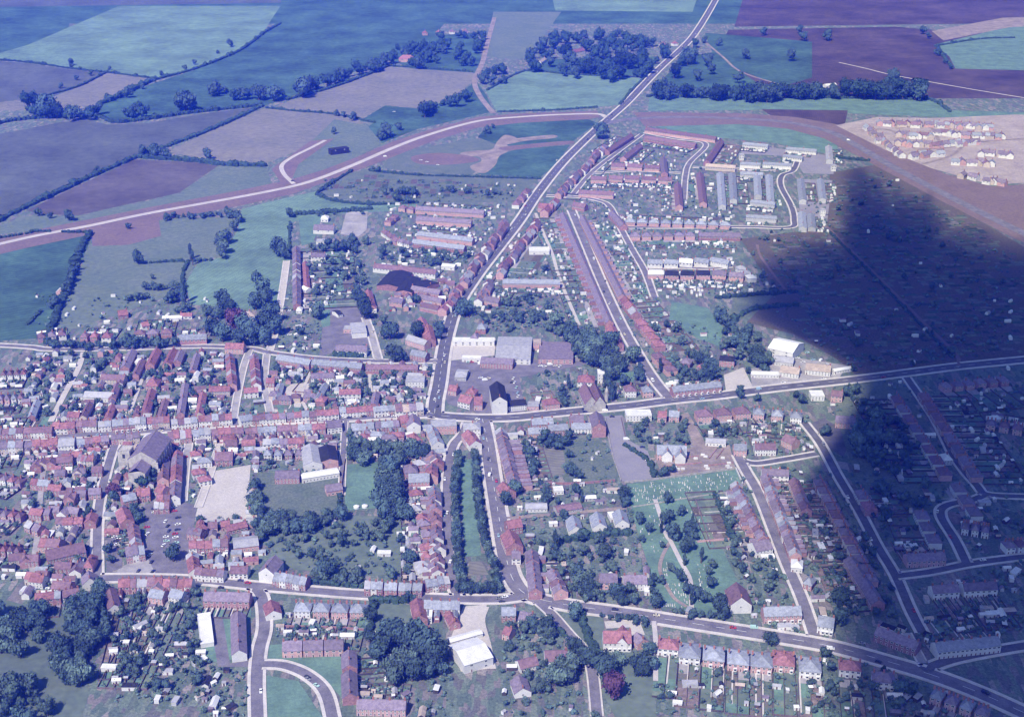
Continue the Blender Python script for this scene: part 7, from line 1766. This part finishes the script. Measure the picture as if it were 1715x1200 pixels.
# ---- cars
def car_mesh_parts(van):
    mb = MB()
    L, W_ = (2.1, .84) if not van else (2.4, .95)
    prof = [(-L, .35), (-L, .8), (-L * .55, .9), (L * .4, .92), (L, .78), (L, .35)] if not van else [(-L, .4), (-L, 2.0), (L * .45, 2.05), (L * .7, 1.2), (L, 1.05), (L, .4)]
    n = len(prof)
    v = [(a, -W_, b) for a, b in prof] + [(a, W_, b) for a, b in prof]
    mb.solid(v, [(i, (i + 1) % n, n + (i + 1) % n, n + i)[::-1] for i in range(n)] + [tuple(range(n)), tuple(range(2 * n - 1, n - 1, -1))])
    if not van:
        v = [(-L * .75, -.7, .9), (L * .35, -.7, .9), (L * .35, .7, .9), (-L * .75, .7, .9), (-L * .5, -.6, 1.42), (L * .05, -.6, 1.42), (L * .05, .6, 1.42), (-L * .5, .6, 1.42)]
        mb.solid([v[4], v[5], v[6], v[7], *[(a, b, c + .05) for a, b, c in v[4:8]]], [(4, 5, 6, 7), (0, 1, 5, 4), (1, 2, 6, 5), (2, 3, 7, 6), (3, 0, 4, 7)])
    body = mb.mesh('body', [M_FRAME])
    gl = MB()
    if not van: gl.solid(v, [(0, 1, 5, 4), (1, 2, 6, 5), (2, 3, 7, 6), (3, 0, 4, 7)])
    else: gl.face([(L * .47, -.8, 2.0), (L * .71, -.8, 1.25), (L * .71, .8, 1.25), (L * .47, .8, 2.0)])
    glass = gl.mesh('windows', [M_GLASS])
    return body, glass
CARB, VANB = car_mesh_parts(False), car_mesh_parts(True)
wm = MB()
n = 10
for s in (-.1, .1):
    pass
wv = [(.32 * math.cos(6.2832 * i / n), -.1, .32 * math.sin(6.2832 * i / n)) for i in range(n)] + [(.32 * math.cos(6.2832 * i / n), .1, .32 * math.sin(6.2832 * i / n)) for i in range(n)]
wm.solid(wv, [(i, (i + 1) % n, n + (i + 1) % n, n + i)[::-1] for i in range(n)] + [tuple(range(n)), tuple(range(2 * n - 1, n - 1, -1))])
WHEEL = wm.mesh('wheel', [mat('tyre', (.02, .02, .02), .1, 1, rnd=0)])
PAINT = {'white': (.80, .80, .78), 'dark': (.03, .035, .05), 'pale green': (.42, .62, .55), 'red': (.45, .05, .05), 'pale blue': (.35, .50, .60), 'navy': (.04, .05, .12), 'cream': (.70, .64, .48), 'grey': (.25, .26, .28)}
PM = {k: mat('paint_' + k.replace(' ', '_'), c, .02, 1, rough=.35, rnd=0, spec=.5) for k, c in PAINT.items()}
def car(px, py, ang, col, van=False):
    p = G(px, py, .6)
    z = .05 if not on_road(p) else .35
    o = thing('parked_van' if van else 'parked_car', None, 'van' if van else 'car', (p.x, p.y, z), ang, 'cars and vans in the town')
    b, g_ = VANB if van else CARB
    link('body', b, o, m=PM[col]); link('windows', g_, o)
    for sx in (-1.3, 1.3):
        for sy in (-.8, .8): link('wheel', WHEEL, o, (sx, sy, .32))
    near_label(p.x, p.y, f"{col} {'van' if van else 'car'} parked" if not on_road(p) else f"{col} {'van' if van else 'car'} on the road", o)
CARS = [(277, 872, 1.4, 'white'), (281, 880, 1.3, 'dark'), (283, 888, 1.35, 'navy'), (278, 898, .2, 'white'), (279, 905, .2, 'pale green'), (298, 866, .4, 'dark'), (298, 877, .4, 'white'), (297, 886, .4, 'navy'), (293, 893, .3, 'red'), (294, 899, .4, 'white'), (295, 908, .3, 'pale green'),
        (258, 851, .2, 'navy'), (259, 857, .2, 'white'), (267, 857, .1, 'white'), (274, 858, .1, 'white'), (292, 848, .6, 'white'), (292, 855, .2, 'red'), (247, 893, 1.2, 'white'), (246, 882, .2, 'red'), (251, 928, 1.2, 'white'), (254, 940, 1.3, 'dark'), (274, 912, 1.2, 'white'),
        (192, 898, .6, 'white'), (194, 905, .3, 'dark'), (198, 902, .3, 'white'), (196, 911, .2, 'white'), (205, 889, .4, 'dark'), (209, 893, .3, 'grey'), (338, 964, .1, 'dark'), (347, 964, .1, 'dark'), (365, 964, .1, 'dark'), (403, 971, -.1, 'navy'), (370, 983, 0, 'dark'), (232, 955, 1.4, 'navy'), (256, 956, 1.3, 'dark'),
        (1049, 735, .1, 'white', True), (1085, 770, -.2, 'white'), (1083, 768, .5, 'red'), (1076, 748, .2, 'navy'), (1025, 697, 0, 'dark'), (1013, 687, .1, 'white', True), (985, 684, .1, 'red', True), (978, 685, .1, 'navy'), (820, 795, 1.4, 'white', True), (818, 768, 1.45, 'dark'), (749, 858, 1.5, 'white'), (754, 940, 1.4, 'white'),
        (1263, 1050, -.1, 'pale green', True), (1391, 1086, -.1, 'white', True), (1444, 1076, -.2, 'grey'), (1381, 1104, 1.2, 'white'), (515, 1133, -.6, 'dark'), (530, 1147, -.7, 'pale green'), (836, 1001, .2, 'grey'), (846, 999, .3, 'white'),
        (728, 668, 1.4, 'white'), (735, 655, 1.4, 'white'), (733, 680, 1.4, 'dark'), (745, 595, 1.3, 'white'), (772, 500, 1.1, 'dark'), (800, 459, 1.0, 'white'), (812, 440, 1.0, 'white'), (856, 384, 1.0, 'white'), (880, 345, 1.0, 'red'), (905, 318, 1.0, 'cream'), (933, 268, 1.0, 'white'),
        (860, 633, 1.2, 'white'), (862, 640, 1.2, 'white'), (865, 648, 1.2, 'pale green'), (867, 657, 1.2, 'pale blue'), (868, 663, 1.2, 'white'), (858, 640, 0, 'dark'), (805, 632, .3, 'white'), (812, 636, .3, 'white', True), (818, 633, .3, 'cream'), (790, 606, .1, 'red'), (785, 606, .1, 'pale green'), (803, 608, 1.3, 'white', True),
        (905, 612, .3, 'white'), (912, 613, .3, 'white'), (921, 610, .2, 'white', True), (930, 612, .2, 'cream'), (938, 613, 1, 'white'), (845, 610, 0, 'dark'), (830, 598, 0, 'dark'), (962, 578, .3, 'white'), (962, 590, .3, 'white'), (962, 597, .3, 'pale green'), (903, 588, 1, 'white', True),
        (1322, 601, .4, 'white', True), (1336, 599, .2, 'white'), (1345, 606, .3, 'white'), (1352, 590, .2, 'pale green'), (1375, 603, .9, 'white', True), (1385, 610, .8, 'white'), (1338, 627, .2, 'white'), (1312, 640, .1, 'white'), (1380, 634, .1, 'white'), (1395, 627, .2, 'white'), (1362, 602, .2, 'pale blue'),
        (200, 722, .1, 'white'), (150, 730, .1, 'dark'), (90, 733, .1, 'white'), (270, 718, .1, 'navy'), (330, 712, .1, 'white', True), (355, 712, .1, 'dark'), (385, 717, .1, 'navy'), (450, 704, .05, 'dark'), (520, 702, .05, 'white'), (545, 700, .05, 'dark'), (575, 699, .05, 'white'), (585, 699, .05, 'navy'), (610, 697, .05, 'dark'), (648, 695, .05, 'white', True), (660, 697, .05, 'white'), (690, 700, .1, 'white'),
        (340, 765, 1, 'dark'), (335, 790, 1.2, 'white'), (330, 770, .3, 'white', True), (352, 770, .4, 'dark'), (325, 830, 1.3, 'white', True), (310, 765, .4, 'red'), (497, 512, .3, 'white'), (485, 560, .2, 'white'), (480, 500, .2, 'white'), (484, 520, .3, 'white'), (625, 540, .5, 'white'), (622, 530, .2, 'dark'), (655, 520, .2, 'red'), (654, 500, .2, 'white'), (625, 555, 1.3, 'cream'),
        (1421, 235, -.5, 'white', True), (1310, 285, .3, 'white'), (985, 498, 1.4, 'white'), (1008, 530, 1.4, 'white'), (995, 475, 1.4, 'white'), (1021, 508, 1.3, 'white'), (1014, 470, 1.4, 'dark'), (1330, 345, 1, 'white'), (660, 187, .4, 'white'), (1150, 80, 1, 'white'), (1130, 97, 1, 'white'), (490, 303, .3, 'dark'), (645, 262, .3, 'white', True), (705, 268, .2, 'white'), (715, 271, .2, 'white'), (733, 276, .1, 'white'), (1030, 1020, -.15, 'dark'), (1100, 1030, -.15, 'cream'), (960, 1010, -.2, 'white')]
for q in CARS: car(*q)
for P, hw, pv in ROADS:            # traffic and kerbside parking along the paved roads
    if hw < 3 or pv < 1.9: continue
    k = R.randrange(8, 22)
    while k < len(P) - 2:
        a, b = P[k], P[k + 1]
        t = (b - a).normalized(); s = R.choice([-1, 1])
        c = a + Vector((-t.y, t.x, 0)) * s * hw * (.45 if hw > 4 else .68)
        x, y = TOPX(c)
        if 45 < x < 1670 and 50 < y < 1160: car(x, y - .1, math.atan2(t.y, t.x), R.choice(['white', 'cream', 'grey', 'navy', 'red', 'pale blue', 'dark', 'pale green', 'white']), R.random() < .12)
        k += R.randrange(14, 42) if hw > 3.4 else R.randrange(8, 30)
# ---- headstones in the cemetery
def stone_mesh(k):
    mb = MB()
    w_, h = [(.7, 1.0), (.8, 1.3), (.6, .9)][k]
    pts = [(-w_ / 2, 0), (w_ / 2, 0), (w_ / 2, h * .75), (w_ * .3, h * .95), (0, h), (-w_ * .3, h * .95), (-w_ / 2, h * .75)]
    v = [(a, -.09, b + .12) for a, b in pts] + [(a, .09, b + .12) for a, b in pts]
    n = 7
    mb.solid(v, [(i, (i + 1) % n, n + (i + 1) % n, n + i)[::-1] for i in range(n)] + [tuple(range(n)), tuple(range(2 * n - 1, n - 1, -1))])
    mb.box(-w_ / 2 - .12, -.25, 0, w_ / 2 + .12, .25, .14)
    if k != 2:
        mb.box(-w_ / 2, -2.1, 0, w_ / 2, -.25, .16)
    return mb.mesh('gravestone', [mat('headstone', (.46, .45, .43), .25, 1.2, rnd=.25)])
SM_ = [stone_mesh(i) for i in range(3)]
k = 0
for poly, n in (([(1054, 812), (1230, 788), (1240, 808), (1165, 830), (1060, 848)], 150), ([(1150, 838), (1165, 836), (1200, 905), (1165, 905), (1150, 870)], 40), ([(1062, 862), (1105, 845), (1115, 900), (1100, 940), (1068, 890)], 24), ([(1110, 935), (1150, 965), (1152, 1012), (1110, 985)], 46), ([(1165, 940), (1190, 950), (1180, 1010), (1162, 1000)], 18), ([(1105, 1000), (1150, 1010), (1150, 1018), (1110, 1015)], 14)):
    xs = [p[0] for p in poly]; ys = [p[1] for p in poly]
    c = 0
    while c < n:
        x, y = R.uniform(min(xs), max(xs)), R.uniform(min(ys), max(ys))
        if not in_poly(x, y, poly): continue
        p = G(x, y)
        if on_road(p): c += 1; continue
        s = R.uniform(.7, 1.05)
        o = link('gravestone', SM_[R.choice([0, 0, 1, 2])], None, (round(p.x / 1.4) * 1.4, round(p.y / 3) * 3 + R.uniform(-.3, .3), 0), R.uniform(-.12, .12), (s, s, s))
        tag(o, None, 'gravestone', 'headstones of the cemetery')
        near_label(p.x, p.y, 'pale headstone in the grass', o)
        c += 1
# ---- free-standing walls
def wall_line(pts, h, m, label, name='boundary_wall', t=.2):
    P = sm(GP(pts), 3); mb = MB(); 
    n = len(P); L, Q = [], []
    for i in range(n):
        a, b = P[max(0, i - 1)], P[min(n - 1, i + 1)]
        d = (b - a).normalized(); k = Vector((-d.y, d.x, 0)) * t
        L.append(P[i] + k); Q.append(P[i] - k)
    for i in range(n - 1):
        a, b, c, d = Q[i], Q[i + 1], L[i + 1], L[i]
        mb.face([(a.x, a.y, h), (b.x, b.y, h), (c.x, c.y, h), (d.x, d.y, h)])
        mb.face([(a.x, a.y, 0), (b.x, b.y, 0), (b.x, b.y, h), (a.x, a.y, h)]); mb.face([(c.x, c.y, 0), (d.x, d.y, 0), (d.x, d.y, h), (c.x, c.y, h)])
    tag(link(name, mb.mesh(name, [m])), label, 'wall')
wall_line([(1046, 808), (1100, 803), (1232, 785)], 1.6, WALL['S'], 'pale stone wall along the top of the cemetery')
wall_line([(1232, 785), (1244, 812)], 1.8, WALL['W'], 'white wall at the cemetery corner by the kerbed road')
wall_line([(1060, 849), (1100, 843), (1165, 832), (1225, 824)], 1.0, WALL['S'], 'low pink wall across the middle of the cemetery')
wall_line([(905, 810), (960, 811), (1030, 806)], 2, WALL['R'], 'red brick wall below the overgrown plot')
wall_line([(1165, 838), (1190, 912)], 1.4, M_BWALL, 'dark brick wall beside the cemetery garden strip')
wall_line([(578, 770), (568, 845), (564, 872)], 2.2, M_BWALL, 'brick wall beside the garden lane')
wall_line([(1040, 700), (1048, 735)], 1.5, M_BWALL, 'brick wall at the east side of the car park')
wall_line([(1014, 700), (1024, 755), (1040, 806)], 1.5, WALL['S'], 'pale wall at the west side of the car park')
wall_line([(1255, 900), (1232, 870)], 1.4, WALL['R'], 'short red wall behind the shaped-gable hall')
wall_line([(475, 1050), (560, 1052), (612, 1056)], 1.8, WALL['R'], 'red brick wall below the hipped pairs of the close')
wall_line([(1168, 908), (1230, 903)], 1.6, WALL['P'], 'pink wall below the cemetery garden strip')
# ---- building site things: trenches of new brick, stacks of material
sm_ = MB()
rr = random.Random(5)
for i in range(14):
    x, y = rr.uniform(1112, 1225), rr.uniform(762, 788)
    p = G(x, y)
    b = MB(); b.box(-1.6, -.8, 0, 1.6, .8, 1.1); b.box(-1.4, -.7, 1.1, 1.4, .7, 1.5)
    o = link('brick_stack', CACHE.setdefault('bs', b.mesh('brick_stack', [WALL['W']])), None, (p.x, p.y, 0), rr.uniform(-.3, .3))
    tag(o, None, 'brick stack', 'pale material stacks on the old school site')
    near_label(p.x, p.y, 'pale stack of building material', o)
for i, (x0, y0, x1, y1) in enumerate([(1105, 770, 1170, 764), (1110, 782, 1175, 775), (1185, 780, 1228, 775), (1188, 768, 1200, 752), (1200, 768, 1212, 752)]):
    wall_line([(x0, y0), (x1, y1)], .9, WALL['R'], 'half-built red brick wall on the old school site, ' + ordn(i) + ' from the twin gables', 'half_built_wall', .3)
# ---- two round white tanks on the walled lawn and a tent-like glasshouse
for i, (x, y) in enumerate([(597, 848), (611, 847)]):
    p = G(x, y, 1)
    mb = MB(); mb.tube((0, 0, 0), 2.2, 1.6, 14, 0, 2.2); mb.tube((0, 0, 1.6), 2.2, .9, 14, 0, .3)
    tag(link('bell_tent', mb.mesh('bell_tent', [M_FRAME]), None, (p.x, p.y, 0)), ['western of two round white tents on the walled lawn', 'eastern of two round white tents on the walled lawn'][i], 'tent')
flush_labels()
# ================================================================ CLOUDS high over the aircraft (they shade the south-west meadow and the east of the town)
def cloud(px, alt, thick, dens, seed, label, soft=2.6):
    rr = random.Random(seed)
    off = TO_SUN * (alt / TO_SUN.z)
    P = sm([p + off for p in GP(px)], 9, True)
    c = sum(P, Vector()) / len(P)
    P = [c + (p - c) * (1.045 + .05 * math.sin(i * 1.9 + seed) + rr.uniform(-.05, .06)) for i, p in enumerate(P)]
    rings = 12
    V, Fc = [], []
    n = len(P)
    for s in (1, -1):
        for j in range(rings + 1):
            t = j / rings
            for i in range(n):
                q = c.lerp(P[i], t)
                lump = 1 + .35 * math.sin(q.x * .021 + seed) * math.cos(q.y * .017 + seed * 2) + .2 * math.sin(q.x * .05 + q.y * .043)
                z = thick * (1 - t ** soft) * max(.8, lump) * (1 if s > 0 else .45) if j < rings else 0
                V.append((q.x, q.y, alt + s * z))
    m_ = rings + 1
    for si in (0, 1):
        b = si * m_ * n
        for j in range(rings):
            for i in range(n):
                q = (b + j * n + i, b + (j + 1) * n + i, b + (j + 1) * n + (i + 1) % n, b + j * n + (i + 1) % n)
                Fc.append(q if si == 0 else q[::-1])
    me = bpy.data.meshes.new('cloud'); me.from_pydata(V, [], Fc)
    bm = bmesh.new(); bm.from_mesh(me); bmesh.ops.remove_doubles(bm, verts=bm.verts, dist=.05); bmesh.ops.recalc_face_normals(bm, faces=bm.faces); bm.to_mesh(me); bm.free()
    m = bpy.data.materials.new('cloud'); m.use_nodes = True
    nt = m.node_tree
    nt.nodes.remove(nt.nodes['Principled BSDF'])
    pv = nt.nodes.new('ShaderNodeVolumePrincipled'); pv.inputs['Density'].default_value = dens; pv.inputs['Color'].default_value = (.97, .97, .97, 1)
    nt.links.new(pv.outputs[0], nt.nodes['Material Output'].inputs['Volume'])
    me.materials.append(m)
    tag(link('cloud', me), label, None, None, 'stuff')
cloud([(1425, 282), (1490, 312), (1560, 340), (1640, 385), (2300, 520), (2300, 1700), (1520, 1700), (1400, 1130), (1400, 1010), (1350, 900), (1330, 830), (1420, 720), (1440, 650), (1330, 560), (1250, 520), (1262, 450), (1330, 408), (1400, 386)], 1400, 70, .052, 1, 'broad cloud shading the allotments and eastern streets', 1.5)
cloud([(-200, 1030), (60, 1005), (170, 1010), (190, 1080), (130, 1160), (80, 1400), (-200, 1400)], 1300, 30, .005, 5, 'small cloud shading the south-western meadow')
# ================================================================ HAZE
mb = MB(); mb.box(-5200, -1600, -1, 5200, 9200, 505)
m = bpy.data.materials.new('haze'); m.use_nodes = True
nt = m.node_tree
nt.nodes.remove(nt.nodes['Principled BSDF'])
pv = nt.nodes.new('ShaderNodeVolumePrincipled')
pv.inputs['Density'].default_value = .000185
pv.inputs['Color'].default_value = (.02, .075, 1.0, 1)
pv.inputs['Absorption Color'].default_value = (1, 1, 1, 1)
pv.inputs['Anisotropy'].default_value = 0
nt.links.new(pv.outputs[0], nt.nodes['Material Output'].inputs['Volume'])
tag(link('haze', mb.mesh('haze', [m])), 'pale blue summer haze over the whole town', None, None, 'stuff')
# every label at most sixteen words
for o in ALL:
    lb = o.get('label', '')
    if len(lb.split()) > 16: print('LONG', lb)
print('things', len(ALL), 'objects', len(bpy.data.objects), 'trees', len(TREES), 'bushes', len(BUSHES), 'sheds', len(SHEDS), len(KEEP), 'buildings', NB)
